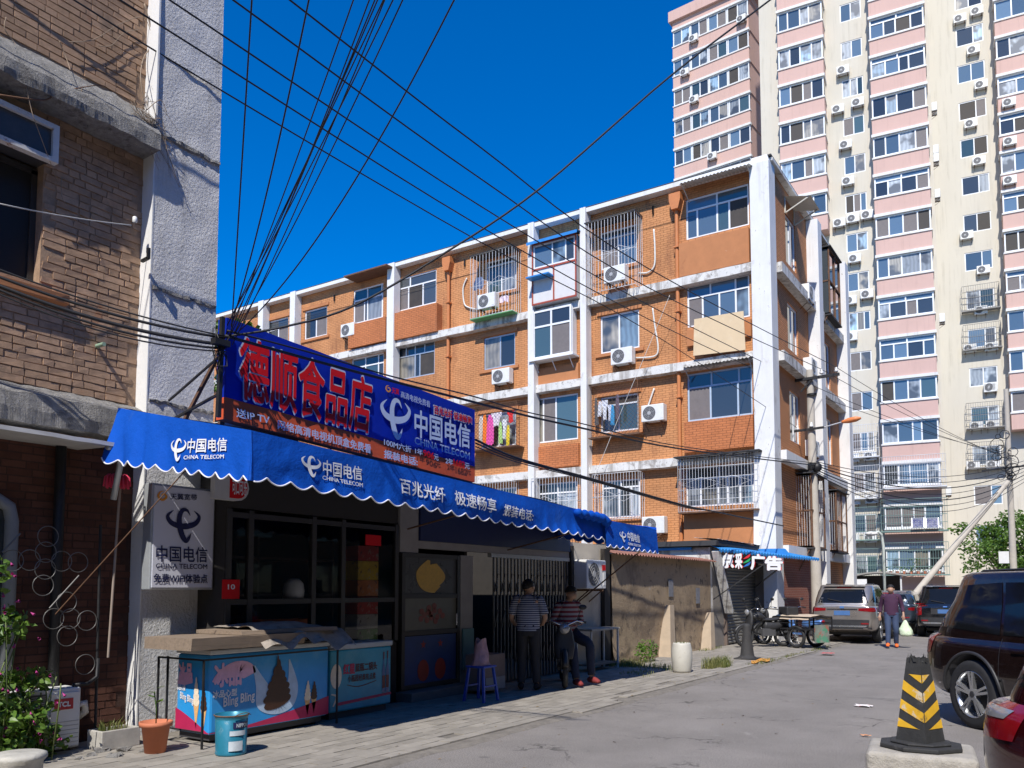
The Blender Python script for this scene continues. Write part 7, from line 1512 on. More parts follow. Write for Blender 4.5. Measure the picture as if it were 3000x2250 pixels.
def cyl_fn(cx_, cy_, r_, a0, a1, z0, z1): return lambda u, v: Vector((cx_ + r_ * cos(a0 + (a1 - a0) * u), cy_ + r_ * sin(a0 + (a1 - a0) * u), z0 + (z1 - z0) * v))
vw = math.atan2(-6.58, -5.13)
m = MB(); fn = cyl_fn(5.13, 6.58, .1525, vw + .1, vw + 1.2, PV + .255, PV + .315); m.grid(fn, 10, 2); part('label_band', m, INKN, bk, True)
m = MB(); put_text(m, 'NIPPON', lambda u, v: cyl_fn(5.13, 6.58, .1545, vw + .3, vw + 1.12, PV + .268, PV + .302)(u, v), .02); fn = cyl_fn(5.13, 6.58, .152, vw - .1, vw + .95, PV + .19, PV + .235); m.grid(fn, 10, 2); fn = cyl_fn(5.13, 6.58, .151, vw - .15, vw + .75, PV + .05, PV + .14); m.grid(fn, 10, 2); part('lettering', m, M('faded_white_print', (.5, .56, .6), .5, var=.2, vs=14), bk, True)
# flower pot
fp = thing('flower_pot', 'terracotta flower pot with a thin green seedling', 'flower pot', (4.78, 7.25, PV)); c = (4.78, 7.25, PV)
m = MB(); m.lathe([(.001, .0), (.095, 0), (.128, .25), (.150, .25), (.152, .295), (.138, .295), (.128, .26), (.001, .25)], 24, c); part('pot', m, TERRA, fp, True)
m = MB(); m.tube([(4.78, 7.25, .27), (4.76, 7.22, .45), (4.72, 7.2, .62)], .006, 5)
for a in (.3, 2.0, 3.4, 5.0): q = Vector((4.75, 7.21, .50 + .03 * a)); d = Vector((cos(a), sin(a), .3)) * .10; s_ = Vector((-sin(a), cos(a), 0)) * .03; m.quad(q, q + d * .5 + s_, q + d, q + d * .5 - s_)
part('seedling', m, LEAF_B, fp, True)
# grey foam planter box, rubble, concrete drum
pb = thing('planter_box', 'small cracked grey foam planter box by the pillar foot', 'planter', (4.72, 7.85, PV)); m = MB(); m.box(4.52, 4.92, 7.72, 7.75, PV, .22); m.box(4.52, 4.92, 7.95, 7.98, PV, .22); m.box(4.52, 4.55, 7.75, 7.95, PV, .22); m.box(4.89, 4.92, 7.75, 7.95, PV, .22); m.box(4.55, 4.89, 7.75, 7.95, PV, .05); part('box', m, M('grey_foam', (.42, .40, .36), .9, var=.2, vs=9, bump=.4, geo=True), pb, True, bevel=.008)
part('soil', MB().box(4.55, 4.89, 7.75, 7.95, .052, .19), DIRT, pb, True)
def leaf_cloud(m, rnd, n, cen, rad, size, up=.3):
    for _ in range(n):
        while True:
            p = Vector((rnd.uniform(-1, 1), rnd.uniform(-1, 1), rnd.uniform(-1, 1)))
            if .15 < p.length < 1: break
        q = Vector(cen) + Vector((p.x * rad[0], p.y * rad[1], p.z * rad[2])); d = (Vector((rnd.gauss(0, 1), rnd.gauss(0, 1), rnd.gauss(up, .6)))).normalized() * size * rnd.uniform(.6, 1.3); s_ = d.cross(Vector((rnd.gauss(0, 1), rnd.gauss(0, 1), rnd.gauss(0, 1)))).normalized() * size * .38
        bend = Vector((0, 0, -size * .25)); up2 = d.cross(s_).normalized() * size * .10; w2 = rnd.uniform(.8, 1.2)
        m.add([q, q + d * .35 + s_ * .9 * w2 + up2, q + d * .70 + s_ * .75 * w2 + up2 + bend * .4, q + d + bend, q + d * .70 - s_ * .75 * w2 + up2 + bend * .4, q + d * .35 - s_ * .9 * w2 + up2, q + d * .5 + bend * .15], [(0, 1, 6), (1, 2, 6), (2, 3, 6), (3, 4, 6), (4, 5, 6), (5, 0, 6)], False)
def blades(m, rnd, n, x0, x1, y0, y1, z0, h):
    for _ in range(n):
        x, y = rnd.uniform(x0, x1), rnd.uniform(y0, y1); a = rnd.uniform(0, 2 * pi); hh = h * rnd.uniform(.4, 1.2); w_ = .006; d = Vector((cos(a), sin(a), 0)) * hh * .45; s_ = Vector((-sin(a), cos(a), 0)) * w_
        b = Vector((x, y, z0)); mmid = b + d * .35 + Vector((0, 0, hh * .65)); t_ = b + d + Vector((0, 0, hh * .95)); m.add([b - s_, b + s_, mmid + s_ * .8, mmid - s_ * .8, t_], [(0, 1, 2, 3), (3, 2, 4)], False)
rnd = random.Random(5); m = MB(); blades(m, rnd, 50, 4.58, 4.86, 7.77, 7.93, .19, .12); part('grass_tuft', m, GRASS, pb, True)
m = MB()
for i in range(9): x, y = rnd.uniform(4.2, 4.95), rnd.uniform(7.3, 7.75); s_ = rnd.uniform(.02, .05); m.add([Vector((x, y, PV)) + Vector((rnd.uniform(-s_, s_) + a * s_, rnd.uniform(-s_, s_) * .5 + b * s_, c_ * s_)) for a, b, c_ in ((-1, -1, 0), (1, -1, 0), (1, 1, 0), (-1, 1, 0), (-.7, -.7, .8), (.7, -.7, .9), (.7, .7, .8), (-.7, .7, .7))], [(4, 5, 6, 7), (0, 1, 5, 4), (1, 2, 6, 5), (2, 3, 7, 6), (3, 0, 4, 7)], False)
solo('rubble', m, ROUGHC, 'bits of broken concrete scattered by the planter box', 'rubble', (4.5, 7.5, PV), kind='stuff')
dc = P(52, 2192, Z=.32); m = MB(); nn = 28; prof = [(.001, .30), (.17, .30), (.20, .29), (.205, .26), (.175, .225), (.17, .06), (.19, .03), (.19, 0)]
m.lathe(prof, nn, (dc.x - .05, dc.y - .12, PV - .03)); solo('concrete_drum', m, M('white_stone', (.46, .44, .39), .9, var=.25, vs=7, bump=.6, bs=30, geo=True), 'round pale concrete stool at the foot of the flowering bush', 'stool', (dc.x - .05, dc.y - .12, 0))
# outdoor unit standing on the ground
tcl = thing('ground_air_conditioner', 'white air conditioner with red badge standing on the ground among flowers', 'air conditioner', (4.07, 8.15, PV))
part('case', MB().box(3.62, 4.47, 8.02, 8.32, .06, .64), ACW, tcl, True, bevel=.02)
m = MB()
for i in range(26): z_ = .10 + .019 * i; m.box(3.66, 4.13, 8.008, 8.018, z_, z_ + .008)
part('louvre', m, ACG, tcl, True); part('fan_recess', MB().box(3.66, 4.13, 8.012, 8.0195, .09, .60), ACD, tcl, True)
part('front_panel', MB().box(4.17, 4.45, 8.0, 8.0195, .08, .60), ACW, tcl, True, bevel=.006)
m = MB()
for i in range(6): m.box(4.18, 4.44, 7.996, 8.0, .12 + .04 * i, .126 + .04 * i)
part('groove', m, ACG, tcl, True)
part('badge', MB().box(4.20, 4.38, 7.994, 7.999, .44, .545), M('badge_red', (.45, .03, .04), .4), tcl, True); m = MB(); put_text(m, 'TCL', lambda u, v: Vector((4.23 + .12 * u, 7.990, .47 + .045 * v)), .05); part('lettering', m, INKW, tcl, True)
m = MB(); m.tube([(4.47, 8.1, .45), (4.54, 8.08, .47), (4.56, 8.1, .38), (4.52, 8.15, .33)], .035, 8); part('pipe', m, HOSE, tcl, True); part('foot', MB().box(3.7, 3.85, 8.05, 8.3, PV, .059).box(4.25, 4.4, 8.05, 8.3, PV, .059), BPLAST, tcl, True)
# flowering bush in three drifts
bu = thing('flowering_bush', 'leafy four o clock bush with magenta flowers around the ground air conditioner', 'bush', (3.75, 7.8, PV)); m = MB(); rnd = random.Random(9)
for cen, rad, n_ in (((3.75, 7.85, .34), (.36, .16, .34), 620), ((4.05, 7.92, .16), (.28, .10, .17), 150), ((3.45, 7.7, .35), (.35, .2, .35), 360), ((3.78, 7.92, .76), (.42, .14, .11), 260), ((3.62, 7.8, 1.28), (.24, .16, .16), 190), ((3.5, 7.75, 1.70), (.13, .12, .22), 70)): leaf_cloud(m, rnd, n_, cen, rad, .075)
part('foliage', m, LEAF_B, bu, True, kind='stuff')
m = MB()
for _ in range(26): x, y = rnd.uniform(3.3, 4.1), rnd.uniform(7.7, 7.95); m.tube([(x, y, PV), (x + rnd.uniform(-.1, .1), y - .02, rnd.uniform(.3, .6)), (x + rnd.uniform(-.25, .25), y - .04, rnd.uniform(.6, 1.7 if x < 3.7 else .8))], .007, 5)
part('stems', m, M('green_stem', (.12, .16, .05), .7), bu, True)
m = MB()
for cen, rad, n_ in (((3.78, 7.85, .45), (.40, .18, .45), 26), ((3.6, 7.8, 1.3), (.3, .15, .25), 12), ((3.5, 7.75, 1.75), (.15, .1, .2), 8)):
    for _ in range(n_):
        q = Vector(cen) + Vector((rnd.uniform(-1, 1) * rad[0], -abs(rnd.gauss(0, .6)) * rad[1], rnd.uniform(-1, 1) * rad[2])); d = Vector((rnd.gauss(0, .5), -.6, rnd.gauss(-.3, .5))).normalized() * .045; m.cyl(q, q + d, .002, .014, 6, False)
part('flowers', m, M('magenta_petal', (.42, .05, .22), .6, var=.2), bu, True)
# hanging red mop under the awning corner
m = MB(); mc = P(345, 1405, Y=8.0)
for i in range(46): a = i * 2.4; r_ = .07 * sqrt(i / 46); m.tube([(mc.x + r_ * cos(a) * 1.3, mc.y + r_ * sin(a), mc.z + .05), (mc.x + r_ * cos(a) * 1.8, mc.y + r_ * sin(a) * 1.5, mc.z + .02), (mc.x + r_ * cos(a) * 2.0, mc.y + r_ * sin(a) * 1.6, mc.z - .06 - .04 * random.random())], .009, 5)
mp = thing('mop', 'mop with red rag head stored upside down under the awning corner', 'mop', (mc.x, mc.y, PV)); part('rag_head', m, fabric('raspberry_rag', (.62, .04, .10)), mp, True); part('handle', MB().cyl((mc.x + .06, mc.y + .05, mc.z), (mc.x + .02, mc.y + .1, .9), .013, n=8), M('mop_handle', (.30, .24, .2), .7), mp, True)
# stool, carrier bag, rack behind
sl_ = thing('plastic_stool', 'blue plastic stool with a pink bag on it beside the gate', 'stool', (9.45, 6.75, PV)); BLST = M('blue_stool', (.02, .06, .35), .45, var=.1)
part('seat', MB().box(9.29, 9.61, 6.59, 6.91, .50, .53), BLST, sl_, True, bevel=.015)
for dx, dy in ((-1, -1), (1, -1), (1, 1), (-1, 1)): part('leg', MB().bar((9.45 + dx * .12, 6.75 + dy * .12, .50), (9.45 + dx * .17, 6.75 + dy * .17, PV), .032), BLST, sl_, True)
m = MB(); m.bar((9.30, 6.60, .25), (9.60, 6.60, .25), .02); m.bar((9.30, 6.90, .25), (9.60, 6.90, .25), .02); part('stretcher', m, BLST, sl_, True)
m = MB(); m.grid(lambda u, v: (9.46 + (.15 * cos(2 * pi * u)) * (1 - .55 * v) * (1 + .35 * noise.noise(Vector((cos(2 * pi * u) * 1.7, sin(2 * pi * u) * 1.7, v * 2.5)))), 6.76 + .13 * sin(2 * pi * u) * (1 - .5 * v) * (1 + .35 * noise.noise(Vector((cos(2 * pi * u) * 2, sin(2 * pi * u) * 2, v * 3 + 5)))), .532 + .30 * v + .10 * max(0, v - .6) * abs(sin(2 * pi * u)) * 2), 24, 12); solo('carrier_bag', m, M('pink_bag', (.45, .26, .27), .5, var=.25, vs=9, bump=.8, bs=14, bd=.03), 'crumpled pink carrier bag on the blue stool', 'bag', (9.5, 6.78, .53))
cb = thing('side_cabinet', 'low pale cabinet behind the blue stool', 'cabinet', (10.2, 7.2, PV)); part('case', MB().box(9.95, 10.5, 7.05, 7.40, PV + .05, .62), M('dim_cabinet', (.20, .15, .13), .7, var=.2), cb, True, bevel=.01); part('drawer', MB().box(9.97, 10.48, 7.035, 7.05, .10, .28), M('dim_drawer', (.30, .28, .26), .7), cb, True)
# table and air conditioner at the end bay
tb = thing('side_table', 'pale metal side table between the seated man and the low wall', 'table', (14.3, 7.45, PV)); part('top', MB().box(13.72, 14.92, 7.25, 7.64, .80, .84), M('table_top', (.42, .38, .32), .6, var=.1), tb, True, bevel=.006)
for x, y in ((13.76, 7.29), (14.88, 7.29), (13.76, 7.60), (14.88, 7.60)): part('leg', MB().bar((x, y, PV), (x, y, .80), .03), BARW, tb, True)
part('shelf', MB().box(13.78, 14.86, 7.3, 7.6, .14, .17), WOOD, tb, True)
a2 = copy_tree(ac0, None, (14.25, 7.72, 1.60), 0, 'white air conditioner with a red sticker on the end bay of the shop', 'shop air conditioner'); part('sticker', MB().box(.22, .36, -.312, -.308, .36, .47), INKR, a2)

# ================================================================== PAVEMENT OBJECTS
c = (14.74, 5.89, PV); m = MB(); m.lathe([(.001, 0), (.155, 0), (.175, .04), (.195, .25), (.192, .42), (.170, .52), (.160, .55), (.150, .55), (.15, .50), (.001, .48)], 24, c)
br = thing('white_barrel', 'dirty white plastic barrel with weeds on its rim at the pavement edge', 'barrel', c); part('shell', m, M('dirty_white_plastic', (.52, .50, .44), .6, var=.12, vs=5, stain=[((.35, .31, .25), 5, .58, .7, .6)]), br, True)
m = MB(); blades(m, random.Random(2), 60, 14.62, 14.86, 5.78, 6.0, .52, .10); part('weeds', m, GRASS, br, True)
bc = thing('black_cone', 'plain black traffic cone standing on the pavement', 'traffic cone', (18.33, 5.78, PV)); BC = M('dusty_black_rubber', (.035, .034, .034), .8, var=.25, vs=6, stain=[((.16, .14, .12), 4, .55, .7, .5)])
m = MB(); m.lathe([(.20, .0), (.205, .02), (.19, .04), (.165, .05), (.15, .08), (.105, .45), (.085, .70), (.075, .75), (.045, .775), (.001, .78)], 24, (18.33, 5.78, PV + .01)); part('body', m, BC, bc, True); part('base', MB().box(18.09, 18.57, 5.54, 6.02, PV, PV + .03), BC, bc, True, bevel=.02)
m = MB(); m.grid(lambda u, v: Q('R4', 1110 + 200 * u, 1448 - 30 * u - 30 * v + 8 * sin(u * 9), Z=PV + .012 + .012 * abs(sin(u * 7 + v * 5))), 14, 4); solo('orange_rag', m, fabric('orange_rag_cloth', (.62, .28, .05)), 'orange rag on the paving next to the black cone', 'rag', Q('R4', 1210, 1430, Z=PV))
# weeds
WG = [((15.2, 16.6, 7.0, 7.6), 420, .16), ((14.9, 15.7, 6.2, 7.2), 260, .13), ((13.6, 14.6, 5.95, 6.6), 120, .08), ((15.7, 16.5, 5.50, 5.80), 520, .24), ((17.2, 19.8, 5.15, 5.35), 220, .07), ((19.8, 24, 5.1, 5.25), 160, .06), ((20.0, 21.3, 7.3, 7.6), 120, .10)]
m = MB(); rnd = random.Random(21)
for (x0, x1, y0, y1), n_, h in WG:
    for _ in range(6):
        cx_, cy_ = rnd.uniform(x0, x1), rnd.uniform(y0, y1); sx_, sy_ = (x1 - x0) * .22, (y1 - y0) * .3; blades(m, rnd, n_ // 6, cx_ - sx_, cx_ + sx_, cy_ - sy_, cy_ + sy_, .02, h)
wd = link('weeds', m.mesh('weeds', [GRASS])); tag(wd, 'dry green weeds growing along the pavement and the low wall', 'weeds', kind='stuff')
m = MB(); leaf_cloud(m, rnd, 260, (16.4, 7.35, .28), (.4, .2, .25), .06); sp_ = thing('wall_plant', 'small leafy green plant growing at the foot of the low wall', 'plant', (16.4, 7.35, PV)); part('leaves', m, LEAF_B, sp_, True); part('stem', MB().cyl((16.4, 7.35, PV), (16.42, 7.36, .35), .012), M('plant_stem', (.14, .12, .05), .8), sp_, True)
# striped cone on its concrete block
cb0 = P(2697, 2188, Z=.36); cb0.z = 0; az_v = math.atan2(cb0.y, cb0.x)
bl = thing('concrete_block', 'rounded concrete block carrying the striped cone', 'block', tuple(cb0), az_v)
m = MB(); m.box(-.34, .34, -.385, .385, 0, .355); o_ = part('block', m, M('rough_pale_concrete', (.40, .37, .32), .95, var=.2, vs=6, bump=.9, bs=24, bd=.02, stain=[((.22, .2, .17), 4, .55, .7, .6)]), bl, bevel=.045); o_.modifiers[0].segments = 4
sc_ = thing('striped_cone', 'worn black and yellow striped traffic cone with torn top on a concrete block', 'traffic cone', (cb0.x, cb0.y, .357), az_v)
m = MB(); nn = 8; RB = M('black_cone_rubber', (.030, .030, .030), .75, var=.25, vs=9, bump=.35, bs=40, stain=[((.13, .125, .12), 5, .55, .7, .4)])
m.prism([(.30 * cos(2 * pi * i / nn + pi / 8), .31 * sin(2 * pi * i / nn + pi / 8)) for i in range(nn)], .0, .035); m.prism([(.22 * cos(2 * pi * i / nn + pi / 8), .23 * sin(2 * pi * i / nn + pi / 8)) for i in range(nn)], .035, .055); part('base', m, RB, sc_, bevel=.012)
b0, t0, zb, zt_ = .178, .080, .055, .70; rot = pi * 1.07                                   # half diagonals; one edge turned to the viewer
def cn(i, t): r_ = b0 + (t0 - b0) * t; a = rot + i * pi / 2; return Vector((r_ * cos(a), r_ * sin(a), zb + (zt_ - zb) * t))
m = MB(); N_ = 10
for i in range(4): m.grid(lambda u, v: cn(i, v).lerp(cn(i + 1, v), u) + Vector((0, 0, (.03 * noise.noise(Vector((i + u * 4, 0, 7))) if v > .99 else 0))), 8, N_, False)
part('body', m, RB, sc_)
m = MB(); YEL = M('worn_yellow_film', (.70, .40, .025), .55, var=.18, vs=9, stain=[((.58, .54, .46), 4, .52, .60, .85), ((.12, .09, .05), 6, .58, .64, .7)])
def facep(i, u, t): p = cn(i, t).lerp(cn(i + 1, t), u); nrm = (cn(i, .5).lerp(cn(i + 1, .5), .5)); nrm.z = 0; return p + nrm.normalized() * .004
for i, down in ((3, True), (0, False)):
    for s0 in (.21, .44, .67, .90):
        dt = .14; wv = .115
        f = (lambda u: s0 - dt * u) if down else (lambda u: s0 - dt * (1 - u)); q = []
        lo = lambda t: max(.16, min(.80, t)); n_ = 8
        m.add([facep(i, k_ / n_, lo(f(k_ / n_) - wv / 2)) for k_ in range(n_ + 1)] + [facep(i, k_ / n_, lo(f(k_ / n_) + wv / 2)) for k_ in range(n_ + 1)], [(k_, k_ + 1, n_ + 2 + k_, n_ + 1 + k_) for k_ in range(n_)], False)
part('stripes', m, YEL, sc_)
m = MB()
for k_ in range(9): a = rot + 2 * pi * k_ / 9; r_ = .070; p = Vector((r_ * cos(a), r_ * sin(a), zt_ - .03)); m.add([p, p + Vector((-.03 * sin(a), .03 * cos(a), 0)), p + Vector((random.uniform(-.02, .02), random.uniform(-.02, .02), random.uniform(.03, .07)))], [(0, 1, 2)], False)
part('torn_rim', m, RB, sc_)
# litter
for i, (x, y, sx_, sy_, col, lab) in enumerate(((2530, 2070, .16, .05, (.70, .66, .64), 'crumpled white and red wrapper on the road'), (2536, 2158, .05, .02, (.55, .25, .12), 'tiny orange scrap on the road'), (2425, 1915, .35, .07, (.45, .12, .12), 'red cloth strip on the paving near the silver car'))):
    q = P(x, y, Z=.004 if i < 2 else PV); m = MB(); m.grid(lambda u, v: (q.x + (u - .5) * sx_, q.y + (v - .5) * sy_ * 4 + .02 * sin(u * 8), q.z + .008 + .014 * abs(sin(u * 7 + v * 4))), 8, 4, False); solo(('wrapper', 'paper_scrap', 'cloth_strip')[i], m, M('litter_%d' % i, col, .7, var=.2, vs=30, stain=[((.5, .03, .03), 12, .58, .62, .9)] if i == 0 else None), lab, 'litter', q)

m = MB(); rnd = random.Random(91)
for _ in range(150):
    x = rnd.uniform(4, 24); y = rnd.choice((rnd.gauss(5.0, .25), rnd.uniform(5.0, 7.5), rnd.uniform(2.5, 5))); z_ = .004 if y < 5.1 else PV + .002; a = rnd.uniform(0, 6.3); s_ = rnd.uniform(.008, .03); d = Vector((cos(a), sin(a), rnd.uniform(-.1, .3))) * s_; e = Vector((-sin(a), cos(a), 0)) * s_ * .5; q = Vector((x, y, z_ + .004)); m.add([q - d, q + e + Vector((0, 0, s_ * .3)), q + d, q - e], [(0, 1, 2), (0, 2, 3)], False)
fl_ = link('fallen_leaves', m.mesh('fallen_leaves', [M('dead_leaf', (.20, .14, .07), .9, var=.4, vs=3, geo=True)])); tag(fl_, 'scattered dead leaves and scraps on the paving and road edge', 'leaves', kind='stuff')

# ================================================================== POLES, LAMPS, TREES, KIOSK
up_ = thing('utility_pole', 'tapered concrete utility pole with two crossarms at the corner of the orange block', 'utility pole', (28.3, 6.55, 0)); PX, PY = 28.3, 6.55
ptop = P(2343, 1088, X=PX).z
part('shaft', MB().cyl((PX, PY, 0), (PX + .03, PY + .06, ptop), .19, .11, 16), POLEC, up_, True)
ins = [Q('O5', 815, 425, X=PX - .1), Q('O5', 920, 398, X=PX - .1), Q('O5', 1165, 358, X=PX - .1), Q('O5', 1275, 342, X=PX - .1)]
ca_, cb_ = Q('O5', 805, 447, X=PX - .14), Q('O5', 1300, 372, X=PX - .14); m = MB(); m.bar(ca_, cb_, .09); m.bar(Q('O5', 1100, 405, X=PX - .14), Q('O5', 1010, 505, X=PX - .14), .05); m.cyl((PX, PY, ca_.z - .55), (PX, PY, ca_.z - .48), .16, n=14); part('crossarm', m, IRON, up_, True)
la, lb_ = Q('O5', 950, 803, X=PX - .14), Q('O5', 1185, 770, X=PX - .14); m = MB(); m.bar(la, lb_, .07); part('crossarm', m, IRON, up_, True)
for p in ins + [Q('O5', 985, 778, X=PX - .14), Q('O5', 1090, 755, X=PX - .14)]: m = MB(); m.lathe([(.03, -.07), (.06, -.05), (.065, 0), (.035, .02), (.05, .05), (.03, .09), (.001, .10)], 10, tuple(p)); part('insulator', m, PORC, up_, True)
m = MB(); m.cyl((PX, PY, P(2370, 1367, X=PX).z - .12), (PX, PY, P(2370, 1367, X=PX).z + .1), .19, n=14); m.ball((PX - .1, PY - .12, P(2370, 1372, X=PX).z), .17, 10, 6); part('cable_clamp', m, CABLE, up_, True)
l0, l1 = Q('T3', 50, 405, X=PX - .1), Q('T3', 310, 345, X=PX - .1); sl2 = thing('street_lamp', 'orange street lamp head on a thin arm from the concrete pole', 'street lamp', tuple(l0)); part('arm', MB().cyl(lb_, l1, .022, n=6), STEEL, sl2, True)
h1 = Q('T3', 440, 318, X=PX - .1); a, b = dense([l1 + Vector((0, .06, -.01)), l1.lerp(h1, .3), l1.lerp(h1, .7), h1], [(.05, .04), (.10, .09), (.12, .09), (.04, .03)]); m = MB(); etube(m, a, b, (1, 0, 0), 12); part('lamp_head', m, M('orange_lamp_shell', (.70, .22, .07), .45, var=.08), sl2, True)
DEP = lambda px, py, d: _C + (_fw + _rt * ((px - CX) / F) + _up * ((CY - py) / F)) * d
bp_ = DEP(2640, 1790, 33); tp_ = DEP(2952, 1412, 36.2); bp_ = bp_ + (bp_ - tp_) * (bp_.z / (tp_.z - bp_.z)); solo('leaning_pole', MB().cyl(bp_, tp_, .14, .11, 14), POLEC, 'concrete strut pole leaning against the far pole', 'pole', bp_)
fp0 = DEP(2972, 1725, 37); fp0.z = 0; ftz = DEP(2962, 1130, 37); f_ = thing('far_pole', 'far concrete pole with tangled cables beside the tree', 'utility pole', tuple(fp0)); part('shaft', MB().cyl(fp0, (fp0.x, fp0.y, ftz.z), .16, .10, 12), POLEC, f_, True)
m = MB(); z_ = DEP(2960, 1370, 37).z; m.bar((fp0.x, fp0.y + 1.1, z_), (fp0.x, fp0.y - .8, z_ + .1), .08); part('crossarm', m, IRON, f_, True); part('meter_box', MB().box(fp0.x - .2, fp0.x + .05, fp0.y + .15, fp0.y + .55, DEP(2960, 1650, 37).z, DEP(2960, 1615, 37).z), ACW, f_, True)
m = MB(); rr = random.Random(4)
for k_ in range(16): cc = Vector((fp0.x - .15, fp0.y + rr.uniform(-.2, .6), z_ + rr.uniform(-.5, 1.6))); r_ = rr.uniform(.1, .3); m.tube([cc + Vector((rr.uniform(-.05, .05), r_ * cos(a), r_ * sin(a))) for a in [2 * pi * q / 10 for q in range(10)]], .018, 4, closed=True)
part('cable_coils', m, CABLE, f_, True)
wl = thing('gooseneck_lamp', 'pale gooseneck street lamp in front of the tower ground floor', 'street lamp', tuple(DEP(2592, 1800, 35))); b_ = DEP(2592, 1725, 35); b_.z = 0; hd_ = DEP(2560, 1562, 35); t_ = DEP(2588, 1600, 35)
m = MB(); m.tube([b_, t_, t_ + Vector((0, .03, .25)), DEP(2582, 1566, 35), DEP(2573, 1558, 35), hd_], .06, 8); part('post', m, M('pale_green_post', (.52, .56, .52), .5), wl, True); m = MB(); m.ball(hd_ + Vector((0, .1, -.02)), .2, 12, 6, .8, 1.3, .5); part('lamp_head', m, ACW, wl, True)
def tree(name, label, base, h, crown, n, size, leafm, seed, trunk=.14):
    rnd = random.Random(seed); t = thing(name, label, 'tree', tuple(base)); base = Vector(base); m = MB(); cz = Vector((base.x, base.y, base.z + h)); m.tube([base, base.lerp(cz, .5) + Vector((rnd.uniform(-.15, .15), rnd.uniform(-.15, .15), 0)), cz], trunk, 8, trunk * .3); m2 = MB(); cl = []
    for k_ in range(14):
        a = rnd.uniform(0, 2 * pi); q = base + Vector((0, 0, h * rnd.uniform(.45, .8))); e = Vector((base.x + crown[0] * .75 * cos(a), base.y + crown[1] * .75 * sin(a), base.z + h + crown[2] * rnd.uniform(-.7, .7))); m.tube([q, q.lerp(e, .5) + Vector((0, 0, .2)), e], trunk * .35, 5, trunk * .08); cl.append(e)
    part('trunk', m, BARK, t, True)
    for k_ in range(26): a = rnd.uniform(0, 2 * pi); e = rnd.uniform(-1, 1); rr_ = sqrt(1 - e * e) * rnd.uniform(.35, 1); cl.append(Vector((base.x + crown[0] * rr_ * cos(a), base.y + crown[1] * rr_ * sin(a), base.z + h + crown[2] * e)))
    for c_ in cl: s_ = rnd.uniform(.16, .34); leaf_cloud(m2, rnd, n // len(cl), c_, (crown[0] * s_, crown[1] * s_, crown[2] * s_ * .8), size)
    part('crown', m2, leafm, t, True); return t
tb_ = DEP(2945, 1725, 44); tb_.z = 0; tree('street_tree', 'bright green street tree behind the dark brown car and the far pole', tb_, 3.6, (2.6, 2.6, 1.9), 5200, .17, LEAF_B, 3)
tb_ = DEP(3080, 1725, 41); tb_.z = 0; tree('street_tree', 'green street tree at the edge behind the dark brown car roof', tb_, 3.4, (2.4, 2.4, 1.8), 4000, .17, LEAF_B, 8)
tb_ = P(640, 1160, Y=13); tree('courtyard_tree', 'leafy tree showing between the grey pillar and the big sign', (tb_.x, tb_.y, 0), tb_.z, (1.6, 1.6, 1.3), 2600, .12, LEAF_A, 5)
hg = MB(); rnd = random.Random(31)
for k_ in range(30): p = DEP(2640 + 12 * k_, 1745, 50); leaf_cloud(hg, rnd, 60, (p.x, p.y, .55), (.6, .6, .55), .13)
hdg = link('hedge', hg.mesh('hedge', [LEAF_B])); tag(hdg, 'clipped green hedge along the foot of the tower', 'hedge', kind='stuff')
# kiosk
kp = DEP(2565, 1725, 43); kp.z = 0; ks = thing('kiosk', 'small kiosk with a curved grey roof in front of the tower', 'kiosk', tuple(kp), AZ - radians(24))
m = MB(); m.grid(lambda u, v: (-1.0 + 2.2 * v, -1.45 + 2.9 * u, 2.32 + .22 * sin(pi * u) - .10 * v - .12 * u), 12, 4); m.grid(lambda u, v: (-1.0, -1.45 + 2.9 * u, 2.32 + .22 * sin(pi * u) - .12 * u - .08 * v), 12, 1); part('roof', m, M('grey_canvas', (.30, .29, .27), .8, var=.1), ks)
for x, y in ((-.8, -1.2), (-.8, 1.2), (1, -1.2), (1, 1.2)): part('post', MB().box(x - .04, x + .04, y - .04, y + .04, 0, 2.35), BARW, ks)
part('counter', MB().box(-.8, .8, -1.2, 1.2, 0, 1.05), M('kiosk_white', (.62, .62, .60), .7), ks); part('notice_board', MB().box(-.85, -.81, .4, 1.15, 1.2, 2.1), INKW, ks); part('dark_back', MB().box(.85, .9, -1.2, 1.2, 1.05, 2.3), DARKW, ks)

# ================================================================== WIRES
def plan_pts(S_, E_, pix):
    out = []
    for (px, py) in pix:
        r = _fw + _rt * ((px - CX) / F) + _up * ((CY - py) / F); dx, dy = E_.x - S_.x, E_.y - S_.y; den = r.x * dy - r.y * dx
        k_ = (S_.x * dy - S_.y * dx) / den; out.append(_C + r * k_)
    return out
def spl(p3, k=6):
    out = []
    for i in range(len(p3) - 1):
        for t_ in range(k):
            q = [p3[max(0, min(len(p3) - 1, j))] for j in (i - 1, i, i + 1, i + 2)]; t2 = t_ / k
            out.append(.5 * ((2 * q[1]) + (-q[0] + q[2]) * t2 + (2 * q[0] - 5 * q[1] + 4 * q[2] - q[3]) * t2 ** 2 + (-q[0] + 3 * q[1] - 3 * q[2] + q[3]) * t2 ** 3))
    return out + [p3[-1]]
def sag(a, b, s_, n=14): a, b = Vector(a), Vector(b); return [a.lerp(b, i / n) - Vector((0, 0, 4 * s_ * (i / n) * (1 - i / n))) for i in range(n + 1)]
def wire(name, pts, r, mt, lab, group=None, cat='cable'): m = MB(); m.tube(pts, r, 6); return solo(name, m, mt, lab, cat, pts[0], group)
lines = [((849, 0), (1400, 426), (1900, 787), 3), ((683, 0), (1400, 518), (1900, 843), 2), ((497, 0), (1400, 599), (1900, 894), 1), ((352, 0), (1400, 659), (1900, 935), 0)]
